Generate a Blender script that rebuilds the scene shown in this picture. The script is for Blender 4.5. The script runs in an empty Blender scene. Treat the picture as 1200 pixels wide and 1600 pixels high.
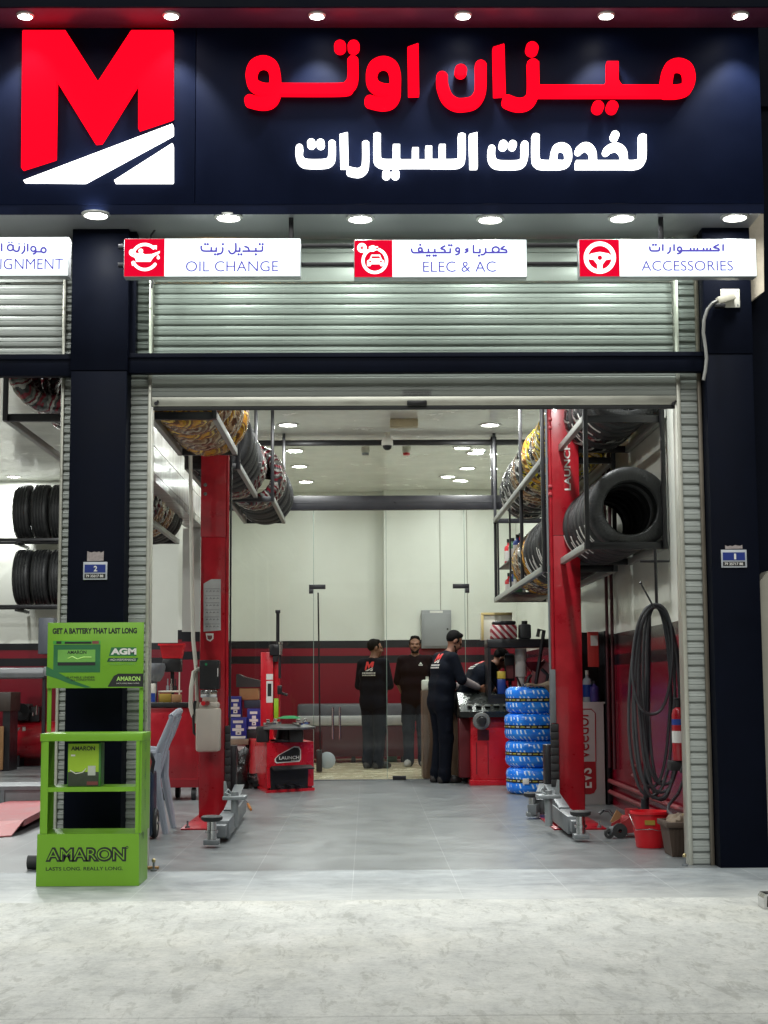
import bpy, bmesh, math, random
import numpy as np
from mathutils import Vector, Matrix
from mathutils.bvhtree import BVHTree
from math import radians as R, sin, cos, pi, tau, atan, sqrt

random.seed(7)
rng = np.random.default_rng(7)
SC = bpy.context.scene
COL = SC.collection

# ------------------------------------------------------------------ camera
F_PX, W_PX, H_PX, EYE = 2400.0, 1200.0, 1600.0, 1.15
VPX, VPY, ROLL = 572.0, 1068.0, 0.0055
cam_d = bpy.data.cameras.new('camera')
cam = bpy.data.objects.new('camera', cam_d)
COL.objects.link(cam)
cam_d.sensor_fit = 'VERTICAL'
cam_d.sensor_height = 36.0
cam_d.sensor_width = 27.0
cam_d.lens = F_PX / H_PX * 36.0
cam_d.clip_start = 0.1
cam_d.clip_end = 500
PITCH, YAW = atan((VPY - 800) / F_PX), atan((600 - VPX) / F_PX)
CM = Matrix.Rotation(-YAW, 3, 'Z') @ Matrix.Rotation(pi / 2 + PITCH, 3, 'X') @ Matrix.Rotation(-ROLL, 3, 'Z')
cam.matrix_world = Matrix.Translation((0, 0, EYE)) @ CM.to_4x4()
SC.camera = cam

# ------------------------------------------------------------------ night sky, faint ambient, exposure
wd = bpy.data.worlds.new("World")
SC.world = wd
wd.use_nodes = True
wn = wd.node_tree
bg = wn.nodes['Background']
sky = wn.nodes.new('ShaderNodeTexSky')
sky.sky_type = 'NISHITA'
sky.sun_disc = False
sky.sun_elevation = R(4)
sky.sun_rotation = R(170)
wn.links.new(sky.outputs[0], bg.inputs[0])
bg.inputs[1].default_value = 0.0025
street_fill_d = bpy.data.lights.new('sun', 'SUN')  # added broad fill for the street glow; no sun shines at night
street_fill_d.energy = 2.25
street_fill_d.angle = R(50)
street_fill_d.color = (0.98, 1.0, 0.97)
sun = bpy.data.objects.new('sun', street_fill_d)
COL.objects.link(sun)
sun.location = (0, -6, 14)
sun.rotation_euler = (R(45), R(-5), 0)
SC.view_settings.view_transform = 'Standard'
SC.view_settings.look = 'None'
SC.view_settings.exposure = 0.0
SC.view_settings.gamma = 1.0
SC.view_settings.use_curve_mapping = False
try:
    SC.cycles.use_denoising = True
    SC.cycles.max_bounces = 7
    SC.cycles.transparent_max_bounces = 12
    SC.cycles.glossy_bounces = 3
    SC.cycles.diffuse_bounces = 4
    SC.cycles.sample_clamp_indirect = 6.0
    SC.cycles.caustics_reflective = False
    SC.cycles.caustics_refractive = False
except Exception:
    pass


def ray(px, py):
    return CM @ Vector(((px - 600) / F_PX, (800 - py) / F_PX, -1.0))


def P(px, py, Y):
    """the world point on the plane at depth Y seen at a pixel of the photograph"""
    d = ray(px, py)
    return Vector((0, 0, EYE)) + d * (Y / d.y)


def G(px, py, z=0.0):
    d = ray(px, py)
    return Vector((0, 0, EYE)) + d * ((z - EYE) / d.z)


def px_per_m(Y):
    return F_PX / (Y * cos(PITCH) + 0.3 * sin(PITCH))


def s2l(c):
    c = c / 255.0
    return c / 12.92 if c <= 0.04045 else ((c + 0.055) / 1.055) ** 2.4


def S(r, g, b):
    return (s2l(r), s2l(g), s2l(b))


# ------------------------------------------------------------------ materials
MATS = {}


def mat(name, col, rough=0.5, metal=0.0, var=0.15, scale=5.0, bump=0.0, bscale=60.0, emit=0.0, coat=0.0, spec=0.5, stretch=None, ecol=None):
    if name in MATS:
        return MATS[name]
    m = bpy.data.materials.new(name)
    m.use_nodes = True
    nt = m.node_tree
    b = nt.nodes['Principled BSDF']
    b.inputs['Metallic'].default_value = metal
    b.inputs['Specular IOR Level'].default_value = spec
    b.inputs['Coat Weight'].default_value = coat
    if emit > 0:
        b.inputs['Base Color'].default_value = (*col, 1)
        b.inputs['Emission Color'].default_value = (*(ecol or col), 1)
        b.inputs['Emission Strength'].default_value = emit
        b.inputs['Specular IOR Level'].default_value = 0.0
        b.inputs['Roughness'].default_value = rough
        MATS[name] = m
        return m
    tc = nt.nodes.new('ShaderNodeTexCoord')
    src = tc.outputs['Object']
    if stretch:
        mp = nt.nodes.new('ShaderNodeMapping')
        mp.inputs['Scale'].default_value = stretch
        nt.links.new(src, mp.inputs['Vector'])
        src = mp.outputs[0]
    n = nt.nodes.new('ShaderNodeTexNoise')
    n.inputs['Scale'].default_value = scale
    n.inputs['Detail'].default_value = 7
    n.inputs['Roughness'].default_value = 0.65
    nt.links.new(src, n.inputs['Vector'])
    mx = nt.nodes.new('ShaderNodeMix')
    mx.data_type = 'RGBA'
    mx.inputs[6].default_value = (*[c * (1 - var) for c in col], 1)
    mx.inputs[7].default_value = (*[min(1, c * (1 + var)) for c in col], 1)
    rp = nt.nodes.new('ShaderNodeMapRange')
    rp.inputs[1].default_value = 0.3
    rp.inputs[2].default_value = 0.7
    nt.links.new(n.outputs[0], rp.inputs[0])
    nt.links.new(rp.outputs[0], mx.inputs[0])
    nt.links.new(mx.outputs[2], b.inputs['Base Color'])
    rr = nt.nodes.new('ShaderNodeMapRange')
    rr.inputs[3].default_value = max(0.03, rough - 0.08)
    rr.inputs[4].default_value = min(1, rough + 0.1)
    nt.links.new(rp.outputs[0], rr.inputs[0])
    nt.links.new(rr.outputs[0], b.inputs['Roughness'])
    if bump > 0:
        n2 = nt.nodes.new('ShaderNodeTexNoise')
        n2.inputs['Scale'].default_value = bscale
        n2.inputs['Detail'].default_value = 4
        nt.links.new(src, n2.inputs['Vector'])
        bp = nt.nodes.new('ShaderNodeBump')
        bp.inputs['Strength'].default_value = bump
        bp.inputs['Distance'].default_value = 0.01
        nt.links.new(n2.outputs[0], bp.inputs['Height'])
        nt.links.new(bp.outputs[0], b.inputs['Normal'])
    MATS[name] = m
    return m


def node(nt, t, **kw):
    n = nt.nodes.new(t)
    for k, v in kw.items():
        if k.startswith('i_'):
            n.inputs[k[2:].replace('_', ' ')].default_value = v
        else:
            setattr(n, k, v)
    return n


def ramp(nt, stops, interp='LINEAR'):
    r = nt.nodes.new('ShaderNodeValToRGB')
    r.color_ramp.interpolation = interp
    el = r.color_ramp.elements
    while len(el) > 1:
        el.remove(el[0])
    el[0].position = stops[0][0]
    el[0].color = (*stops[0][1], 1)
    for p, c in stops[1:]:
        e = el.new(p)
        e.color = (*c, 1)
    return r


def math_node(nt, op, a, b=None):
    n = nt.nodes.new('ShaderNodeMath')
    n.operation = op
    for i, v in ((0, a), (1, b)):
        if v is None:
            continue
        if isinstance(v, (int, float)):
            n.inputs[i].default_value = v
        else:
            nt.links.new(v, n.inputs[i])
    return n.outputs[0]


def glass_mat(name, tint=(0.96, 0.985, 0.97), refl=0.9, rough=0.0, ior=1.3):
    m = bpy.data.materials.new(name)
    m.use_nodes = True
    nt = m.node_tree
    nt.nodes.remove(nt.nodes['Principled BSDF'])
    out = nt.nodes['Material Output']
    tr = node(nt, 'ShaderNodeBsdfTransparent')
    tr.inputs[0].default_value = (*tint, 1)
    gl = node(nt, 'ShaderNodeBsdfGlossy')
    gl.inputs['Roughness'].default_value = rough
    gl.inputs['Color'].default_value = (refl, refl, refl, 1)
    fr = node(nt, 'ShaderNodeFresnel')
    ge = node(nt, 'ShaderNodeNewGeometry')
    ir = node(nt, 'ShaderNodeMapRange')          # same reflectance from either face of the pane
    ir.inputs[3].default_value = ior
    ir.inputs[4].default_value = 1 / ior
    nt.links.new(ge.outputs['Backfacing'], ir.inputs[0])
    nt.links.new(ir.outputs[0], fr.inputs[0])
    mx = node(nt, 'ShaderNodeMixShader')
    nt.links.new(fr.outputs[0], mx.inputs[0])
    nt.links.new(tr.outputs[0], mx.inputs[1])
    nt.links.new(gl.outputs[0], mx.inputs[2])
    nt.links.new(mx.outputs[0], out.inputs[0])
    MATS[name] = m
    return m


# ------------------------------------------------------------------ objects, labels
def tag(o, label=None, cat=None, group=None, kind=None):
    if label:
        o['label'] = label
    if cat:
        o['category'] = cat
    if group:
        o['group'] = group
    if kind:
        o['kind'] = kind
    return o


def thing(name, label, cat, loc=(0, 0, 0), group=None):
    o = bpy.data.objects.new(name, None)
    o.empty_display_size = 0.1
    COL.objects.link(o)
    o.location = loc
    return tag(o, label, cat, group)


CHILDREN = {}


def set_parent(c, p):
    c.parent = p
    CHILDREN.setdefault(p.name, []).append(c)


def copy_tree(o, parent=None):
    c = o.copy()
    COL.objects.link(c)
    if parent is not None:
        set_parent(c, parent)
    for ch in list(CHILDREN.get(o.name, [])):
        copy_tree(ch, c)
    return c


def root_of(o):
    while o.parent:
        o = o.parent
    return o


class MB:
    def __init__(self):
        self.v, self.f, self.fm, self.fs = [], [], [], []
        self.M = None

    def add(self, verts, faces, m=0, smooth=False):
        n = len(self.v)
        if self.M is not None:
            verts = [self.M @ Vector(p) for p in verts]
        self.v.extend([tuple(p) for p in verts])
        for f in faces:
            self.f.append([i + n for i in f])
            self.fm.append(m)
            self.fs.append(smooth)
        return self

    def box(self, x0, x1, y0, y1, z0, z1, m=0, bev=0.0):
        if x0 > x1: x0, x1 = x1, x0
        if y0 > y1: y0, y1 = y1, y0
        if z0 > z1: z0, z1 = z1, z0
        if bev <= 0:
            vs = [(x, y, z) for z in (z0, z1) for y in (y0, y1) for x in (x0, x1)]
            return self.add(vs, [(0, 2, 3, 1), (4, 5, 7, 6), (0, 1, 5, 4), (2, 6, 7, 3), (0, 4, 6, 2), (1, 3, 7, 5)], m)
        bm = bmesh.new()
        bmesh.ops.create_cube(bm, size=1)
        for v in bm.verts:
            v.co = Vector(((x0 + x1) / 2 + v.co.x * (x1 - x0), (y0 + y1) / 2 + v.co.y * (y1 - y0), (z0 + z1) / 2 + v.co.z * (z1 - z0)))
        b = min(bev, 0.45 * min(x1 - x0, y1 - y0, z1 - z0))
        bmesh.ops.bevel(bm, geom=bm.edges[:], offset=b, segments=2, profile=0.5, affect='EDGES')
        bm.verts.index_update()
        vs = [v.co.copy() for v in bm.verts]
        fs = [[v.index for v in f.verts] for f in bm.faces]
        bm.free()
        return self.add(vs, fs, m, True)

    def obox(self, p0, p1, w, h, m=0, up=(0, 0, 1), bev=0.0):
        """a bar of width w and height h from p0 to p1"""
        p0, p1 = Vector(p0), Vector(p1)
        d = p1 - p0
        L = d.length
        d.normalize()
        u = Vector(up)
        s = d.cross(u)
        if s.length < 1e-4:
            s = d.cross(Vector((1, 0, 0)))
        s.normalize()
        u = s.cross(d)
        old = self.M
        mm = Matrix(((s.x, d.x, u.x, p0.x), (s.y, d.y, u.y, p0.y), (s.z, d.z, u.z, p0.z), (0, 0, 0, 1)))
        self.M = (old @ mm) if old is not None else mm
        self.box(-w / 2, w / 2, 0, L, -h / 2, h / 2, m, bev)
        self.M = old
        return self

    def cyl(self, p0, p1, r0, r1=None, n=16, m=0, caps=True, smooth=True):
        p0, p1 = Vector(p0), Vector(p1)
        r1 = r0 if r1 is None else r1
        d = (p1 - p0).normalized()
        a = d.cross(Vector((0, 0, 1)))
        if a.length < 1e-3:
            a = d.cross(Vector((1, 0, 0)))
        a.normalize()
        b = d.cross(a)
        vs = []
        for p, r in ((p0, r0), (p1, r1)):
            for i in range(n):
                t = tau * i / n
                vs.append(p + a * (r * cos(t)) + b * (r * sin(t)))
        fs = [(i, i + n, (i + 1) % n + n, (i + 1) % n) for i in range(n)]
        self.add(vs, fs, m, smooth)
        if caps:
            self.add(vs[:n], [list(range(n))], m)
            self.add(vs[n:], [list(range(n))[::-1]], m)
        return self

    def tube(self, pts, r, n=8, m=0, closed=False):
        pts = [Vector(p) for p in pts]
        N = len(pts)
        rs = r if isinstance(r, (list, tuple)) else [r] * N
        ref = None
        vs = []
        for i, p in enumerate(pts):
            t = (pts[(i + 1) % N] - pts[i - 1]) if closed else (pts[min(i + 1, N - 1)] - pts[max(i - 1, 0)])
            t.normalize()
            if ref is None:
                a = t.cross(Vector((0, 0, 1)))
                if a.length < 0.1:
                    a = t.cross(Vector((1, 0, 0)))
            else:
                a = ref - t * ref.dot(t)
            a.normalize()
            ref = a
            b = t.cross(a)
            for k in range(n):
                q = tau * k / n
                vs.append(p + a * (rs[i] * cos(q)) + b * (rs[i] * sin(q)))
        fs = []
        for i in range(N if closed else N - 1):
            j = (i + 1) % N
            for k in range(n):
                fs.append((i * n + k, i * n + (k + 1) % n, j * n + (k + 1) % n, j * n + k))
        self.add(vs, fs, m, True)
        if not closed:
            self.add(vs[:n], [list(range(n))[::-1]], m)
            self.add(vs[-n:], [list(range(n))], m)
        return self

    def lathe(self, prof, origin=(0, 0, 0), axis='z', n=24, m=0, closed=False):
        """prof: (radius, height) pairs turned about an axis"""
        o = Vector(origin)
        vs = []
        for r, h in prof:
            for i in range(n):
                t = tau * i / n
                if axis == 'z':
                    vs.append(o + Vector((r * cos(t), r * sin(t), h)))
                elif axis == 'y':
                    vs.append(o + Vector((r * cos(t), h, r * sin(t))))
                else:
                    vs.append(o + Vector((h, r * cos(t), r * sin(t))))
        k = len(prof)
        fs = []
        for j in range(k if closed else k - 1):
            j2 = (j + 1) % k
            for i in range(n):
                fs.append((j * n + i, j * n + (i + 1) % n, j2 * n + (i + 1) % n, j2 * n + i))
        self.add(vs, fs, m, True)
        return self

    def prism(self, poly, dvec, m=0):
        """poly: 3D points of a flat polygon, swept along dvec"""
        d = Vector(dvec)
        a = [Vector(p) for p in poly]
        n = len(a)
        vs = a + [p + d for p in a]
        fs = [list(range(n))[::-1], list(range(n, 2 * n))] + [(i, (i + 1) % n, (i + 1) % n + n, i + n) for i in range(n)]
        return self.add(vs, fs, m)

    def ribs(self, x0, x1, z0, z1, y, pitch, depth, m=0):
        """interlocking curved shutter slats, bulging towards -Y"""
        prof = [(0, 0.0), (0.02, 0.7), (0.1, 0.98), (0.38, 1.0), (0.44, 0.74), (0.5, 0.98), (0.68, 0.92), (0.76, 0.2), (0.97, 0.0)]
        n = max(1, round((z1 - z0) / pitch))
        p = (z1 - z0) / n
        pts = []
        for k in range(n):
            for t, d in prof:
                pts.append((y - d * depth, z0 + (k + t) * p))
        pts.append((y, z1))
        vs = [(x0, a, b) for a, b in pts] + [(x1, a, b) for a, b in pts]
        N = len(pts)
        fs = [(i, i + N, i + 1 + N, i + 1) for i in range(N - 1)]
        self.add(vs, fs, m, True)
        return self.box(x0, x1, y + 0.002, y + 0.012, z0, z1, m)

    def build(self, name, mats, parent=None, world=True, loc=None, angle=38):
        off = Vector((0, 0, 0))
        if parent is not None and world:
            off = root_of(parent).location.copy()
        elif loc is not None:
            off = Vector(loc)
        elif parent is None:
            a = np.array(self.v)
            mn, mxx = a.min(0), a.max(0)
            off = Vector(((mn[0] + mxx[0]) / 2, (mn[1] + mxx[1]) / 2, mn[2]))
        me = bpy.data.meshes.new(name)
        me.from_pydata([(x - off.x, y - off.y, z - off.z) for x, y, z in self.v], [], self.f)
        if not isinstance(mats, (list, tuple)):
            mats = [mats]
        for mm in mats:
            me.materials.append(mm)
        me.polygons.foreach_set('material_index', self.fm)
        me.polygons.foreach_set('use_smooth', self.fs)
        me.update()
        bm = bmesh.new()
        bm.from_mesh(me)
        bmesh.ops.recalc_face_normals(bm, faces=bm.faces)
        bm.to_mesh(me)
        bm.free()
        if any(self.fs):
            try:
                me.set_sharp_from_angle(angle=R(angle))
            except Exception:
                pass
        o = bpy.data.objects.new(name, me)
        COL.objects.link(o)
        if parent is not None:
            set_parent(o, parent)
        else:
            o.location = off
        return o


# ------------------------------------------------------------------ drawn lettering: strokes -> one clean flat-faced solid
def crom(pts, k=6):
    if len(pts) < 3:
        return pts
    out = []
    for i in range(len(pts) - 1):
        p0, p1, p2, p3 = pts[max(i - 1, 0)], pts[i], pts[i + 1], pts[min(i + 2, len(pts) - 1)]
        for j in range(k):
            t = j / k
            out.append(tuple(0.5 * (2 * p1[c] + (p2[c] - p0[c]) * t + (2 * p0[c] - 5 * p1[c] + 4 * p2[c] - p3[c]) * t * t + (3 * p1[c] - p0[c] - 3 * p2[c] + p3[c]) * t ** 3) for c in (0, 1)))
    out.append(pts[-1])
    return out


def glyph_field(shapes, cell):
    xs, ys = [], []
    for s in shapes:
        pad = s[2] if s[0] in 'sc' else (s[3] if s[0] in 'd-' and len(s) > 3 else 0)
        for q in (s[1] if s[0] in 'scp' else [(s[1], s[2])] if s[0] == 'd' else []):
            xs += [q[0] - pad, q[0] + pad]
            ys += [q[1] - pad, q[1] + pad]
    x0, x1, y0, y1 = min(xs) - 2 * cell, max(xs) + 2 * cell, min(ys) - 2 * cell, max(ys) + 2 * cell
    nx, ny = int((x1 - x0) / cell) + 2, int((y1 - y0) / cell) + 2
    gx = x0 + np.arange(nx) * cell
    gy = y0 + np.arange(ny) * cell
    X, Y = np.meshgrid(gx, gy, indexing='ij')
    D = np.full(X.shape, 1e9)

    def poly_sd(pts):
        d = np.full(X.shape, 1e9)
        inside = np.zeros(X.shape, bool)
        n = len(pts)
        for i in range(n):
            ax, ay = pts[i]
            bx, by = pts[(i + 1) % n]
            ex, ey = bx - ax, by - ay
            t = np.clip(((X - ax) * ex + (Y - ay) * ey) / (ex * ex + ey * ey + 1e-12), 0, 1)
            d = np.minimum(d, np.hypot(X - ax - t * ex, Y - ay - t * ey))
            c = ((ay > Y) != (by > Y)) & (X < (bx - ax) * (Y - ay) / ((by - ay) if abs(by - ay) > 1e-12 else 1e-12) + ax)
            inside ^= c
        return np.where(inside, -d, d)
    for s in shapes:
        if s[0] in 'sc':       # stroke with flat ends / curved stroke (Catmull-Rom)
            pts = crom(s[1]) if s[0] == 'c' else s[1]
            h = s[2] / 2
            flat = s[3] if len(s) > 3 else (1, 1)
            n = len(pts) - 1
            for i in range(n):
                ax, ay = pts[i]
                ex, ey = pts[i + 1][0] - ax, pts[i + 1][1] - ay
                L = math.hypot(ex, ey) + 1e-9
                ex, ey = ex / L, ey / L
                u = (X - ax) * ex + (Y - ay) * ey
                t = np.clip(u, 0, L)
                d = np.hypot(X - ax - t * ex, Y - ay - t * ey) - h
                if i == 0 and flat[0]:
                    d = np.maximum(d, -u)
                if i == n - 1 and flat[1]:
                    d = np.maximum(d, u - L)
                D = np.minimum(D, d)
        elif s[0] == 'd':
            D = np.minimum(D, np.hypot(X - s[1], Y - s[2]) - s[3])
        elif s[0] == 'p':
            D = np.minimum(D, poly_sd(s[1]))
        elif s[0] == '-':      # cut out a polygon
            D = np.maximum(D, -poly_sd(s[1]))
        elif s[0] == '-d':
            D = np.maximum(D, -(np.hypot(X - s[1], Y - s[2]) - s[3]))
    return gx, gy, D


def glyph_mesh(shapes, cell, to3, depth):
    """to3(x, y) -> front point; the solid is swept back along +Y by depth. Returns an MB"""
    gx, gy, D = glyph_field(shapes, cell)
    mb = MB()
    idx = {}
    front = []

    def vid(key, x, y):
        if key not in idx:
            idx[key] = len(front)
            front.append((x, y))
        return idx[key]
    faces = []
    nx, ny = D.shape
    ins = D < 0
    act = ins[:-1, :-1] | ins[1:, :-1] | ins[:-1, 1:] | ins[1:, 1:]
    for i, j in zip(*np.nonzero(act)):
        cs = ((i, j), (i + 1, j), (i + 1, j + 1), (i, j + 1))
        poly = []
        for k in range(4):
            a, b = cs[k], cs[(k + 1) % 4]
            da, db = D[a], D[b]
            if da < 0:
                poly.append(vid(a, gx[a[0]], gy[a[1]]))
            if (da < 0) != (db < 0):
                t = da / (da - db)
                key = (a, b) if a < b else (b, a)
                poly.append(vid(key, gx[a[0]] + t * (gx[b[0]] - gx[a[0]]), gy[a[1]] + t * (gy[b[1]] - gy[a[1]])))
        if len(poly) > 2:
            faces.append(poly)
    fv = [to3(x, y) for x, y in front]
    n = len(fv)
    edges = {}
    for f in faces:
        for k in range(len(f)):
            e = (f[k], f[(k + 1) % len(f)])
            edges[e] = 1
    bd = [e for e in edges if (e[1], e[0]) not in edges]
    vs = fv + [p + Vector((0, depth, 0)) for p in fv]
    mb.add(vs, faces, 0)
    mb2 = [(a, b, b + n, a + n) for a, b in bd]
    for f in mb2:
        mb.f.append(list(f))
        mb.fm.append(0)
        mb.fs.append(False)
    return mb


# ------------------------------------------------------------------ plain latin lettering fitted to a box on a plane
FONT_CACHE = {}


def text_mesh(body, bold=0.0):
    key = (body, bold)
    if key in FONT_CACHE:
        return FONT_CACHE[key]
    c = bpy.data.curves.new('lettering', 'FONT')
    c.body = body
    c.offset = bold
    c.resolution_u = 4
    o = bpy.data.objects.new('lettering', c)
    COL.objects.link(o)
    dg = bpy.context.evaluated_depsgraph_get()
    me = bpy.data.meshes.new_from_object(o.evaluated_get(dg))
    vs = np.array([v.co[:] for v in me.vertices])
    fs = [list(p.vertices) for p in me.polygons]
    bpy.data.objects.remove(o)
    bpy.data.curves.remove(c)
    bpy.data.meshes.remove(me)
    FONT_CACHE[key] = (vs, fs)
    return vs, fs


def text(mb, body, o, ux, uy, w, h, bold=0.0, m=0, italic=0.0):
    """lettering with its lower left corner at o, running along ux (length w) and up uy (height h)"""
    vs, fs = text_mesh(body, bold)
    mn, mx = vs.min(0), vs.max(0)
    o, ux, uy = Vector(o), Vector(ux), Vector(uy)
    out = []
    for v in vs:
        a = (v[0] - mn[0]) / (mx[0] - mn[0])
        b = (v[1] - mn[1]) / (mx[1] - mn[1])
        out.append(o + ux * (a * w + italic * b * h) + uy * (b * h))
    mb.add(out, fs, m)
    return mb


def text_px(mb, body, x0, y0, x1, y1, Y, bold=0.0, m=0):
    """lettering in a pixel box on the vertical plane at depth Y"""
    a, b, c = P(x0, y1, Y), P(x1, y1, Y), P(x0, y0, Y)
    return text(mb, body, a, (1, 0, 0), (0, 0, 1), b.x - a.x, c.z - a.z, bold, m)
# ------------------------------------------------------------------ shared materials
NAVY = mat('navy_cladding', S(7, 11, 23), 0.55, var=0.2, scale=3, bump=0.02, bscale=9, spec=0.06)
FASC = mat('fascia_cladding', S(11, 19, 42), 0.5, var=0.2, scale=1.5, bump=0.03, bscale=6, spec=0.07)
BLACKM = mat('black_metal', S(26, 26, 30), 0.35, 0.0, var=0.2, scale=9)
BLACKP = mat('black_plastic', S(24, 24, 26), 0.45, var=0.2, scale=12)
SLAT = mat('galvanised_slat', S(158, 163, 158), 0.4, 0.15, var=0.07, scale=2, stretch=(1, 1, 14), bump=0.03, bscale=8)
COVER = mat('shutter_cover', S(168, 172, 166), 0.42, 0.1, var=0.06, scale=2)
GUIDE = mat('aluminium_guide', S(190, 190, 178), 0.35, 0.6, var=0.08, scale=4)
RED = mat('red_paint', S(160, 16, 32), 0.32, var=0.22, scale=5, coat=0.3, bump=0.02, bscale=30)
REDL = mat('red_enamel', S(196, 22, 38), 0.3, var=0.1, scale=5, coat=0.2)
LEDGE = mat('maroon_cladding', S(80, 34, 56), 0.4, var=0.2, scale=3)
SOFF = mat('soffit_sheet', S(150, 152, 156), 0.35, 0.3, var=0.08, scale=3)
STEEL = mat('grey_painted_steel', S(116, 121, 124), 0.4, 0.15, var=0.14, scale=7, bump=0.03)
CHROME = mat('bright_steel', S(205, 205, 205), 0.2, 1.0, var=0.08, scale=8)
RUBBER = mat('rubber', S(36, 37, 38), 0.62, var=0.25, scale=18, bump=0.12, bscale=90)
WHITEP = mat('white_plastic', S(212, 210, 198), 0.4, var=0.07, scale=6)
PAPER = mat('paper_label', S(215, 213, 208), 0.7, var=0.05, scale=20)
INK = mat('black_ink', S(22, 24, 24), 0.6, var=0.05)
GREYP = mat('grey_plastic', S(150, 156, 164), 0.45, var=0.06, scale=5)
WOOD = mat('dark_wood_laminate', S(98, 74, 60), 0.45, var=0.3, scale=3, stretch=(9, 9, 0.7))
CARD = mat('cardboard', S(150, 112, 74), 0.8, var=0.12, scale=8)
GLASS = glass_mat('clear_glass')
LAMPW = mat('lamp_lens', (1.0, 0.98, 0.94), emit=40)
E_RED = mat('lit_red_acrylic', S(40, 2, 6), 0.4, emit=2.2, ecol=(1.0, 0.001, 0.009))
E_WHITE = mat('lit_white_acrylic', (0.9, 0.9, 0.88), 0.35, emit=3.4, ecol=(1.0, 1.0, 0.97))
E_BOX = mat('lit_white_panel', (0.9, 0.92, 0.92), 0.35, emit=1.0, ecol=(0.84, 1.0, 1.0))
E_BOXR = mat('lit_red_panel', S(40, 2, 8), 0.4, emit=0.85, ecol=(1.0, 0.003, 0.035))
E_INK = mat('violet_lettering', S(90, 80, 180), 0.5, emit=0.35, ecol=S(96, 84, 186))


def floor_mat(name, c1, c2, joint, jx=0.6, jy=1.2, ox=0.0, oy=0.0, rough=0.3, streak=(1.7, 1.5, 1), jw=0.004):
    m = bpy.data.materials.new(name)
    m.use_nodes = True
    nt = m.node_tree
    b = nt.nodes['Principled BSDF']
    tc = node(nt, 'ShaderNodeTexCoord')
    mp = node(nt, 'ShaderNodeMapping')
    mp.inputs['Scale'].default_value = streak
    nt.links.new(tc.outputs['Object'], mp.inputs['Vector'])
    n1 = node(nt, 'ShaderNodeTexNoise', i_Scale=1.6, i_Detail=9.0, i_Roughness=0.7, i_Distortion=0.8)
    nt.links.new(mp.outputs[0], n1.inputs['Vector'])
    cr = ramp(nt, [(0.28, c1), (0.5, tuple((a + b_) / 2 for a, b_ in zip(c1, c2))), (0.72, c2)])
    nt.links.new(n1.outputs[0], cr.inputs[0])
    sep = node(nt, 'ShaderNodeSeparateXYZ')
    nt.links.new(tc.outputs['Object'], sep.inputs[0])

    def line(out, pitch, off):
        a = math_node(nt, 'ADD', out, off + 100 * pitch)
        a = math_node(nt, 'MODULO', a, pitch)
        a = math_node(nt, 'SUBTRACT', a, pitch / 2)
        a = math_node(nt, 'ABSOLUTE', a)
        return math_node(nt, 'GREATER_THAN', a, pitch / 2 - jw / 2)
    lx, ly = line(sep.outputs[0], jx, ox), line(sep.outputs[1], jy, oy)
    ln = math_node(nt, 'MAXIMUM', lx, ly)
    n3 = node(nt, 'ShaderNodeTexNoise', i_Scale=1.3, i_Detail=3.0)
    nt.links.new(tc.outputs['Object'], n3.inputs['Vector'])
    ln = math_node(nt, 'MULTIPLY', ln, n3.outputs[0])
    mx = node(nt, 'ShaderNodeMix', data_type='RGBA')
    nt.links.new(ln, mx.inputs[0])
    nt.links.new(cr.outputs[0], mx.inputs[6])
    mx.inputs[7].default_value = (*joint, 1)
    # scuffs and dried spills
    n4 = node(nt, 'ShaderNodeTexNoise', i_Scale=9.0, i_Detail=8.0, i_Roughness=0.75)
    nt.links.new(tc.outputs['Object'], n4.inputs['Vector'])
    r4 = ramp(nt, [(0.54, (1, 1, 1)), (0.72, (0.7, 0.69, 0.68))])
    nt.links.new(n4.outputs[0], r4.inputs[0])
    mm = node(nt, 'ShaderNodeMix', data_type='RGBA', blend_type='MULTIPLY')
    mm.inputs[0].default_value = 1.0
    nt.links.new(mx.outputs[2], mm.inputs[6])
    nt.links.new(r4.outputs[0], mm.inputs[7])
    nt.links.new(mm.outputs[2], b.inputs['Base Color'])
    n6 = node(nt, 'ShaderNodeTexNoise', i_Scale=0.7, i_Detail=5.0, i_Roughness=0.6)
    nt.links.new(tc.outputs['Object'], n6.inputs['Vector'])
    r6 = ramp(nt, [(0.60, (1, 1, 1)), (0.70, (0.66, 0.65, 0.64))])
    nt.links.new(n6.outputs[0], r6.inputs[0])
    m6 = node(nt, 'ShaderNodeMix', data_type='RGBA', blend_type='MULTIPLY')
    m6.inputs[0].default_value = 0.4
    nt.links.new(mm.outputs[2], m6.inputs[6])
    nt.links.new(r6.outputs[0], m6.inputs[7])
    nt.links.new(m6.outputs[2], b.inputs['Base Color'])
    rr = node(nt, 'ShaderNodeMapRange')
    rr.inputs[3].default_value = rough - 0.08
    rr.inputs[4].default_value = rough + 0.16
    nt.links.new(n1.outputs[0], rr.inputs[0])
    nt.links.new(rr.outputs[0], b.inputs['Roughness'])
    return m


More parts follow.
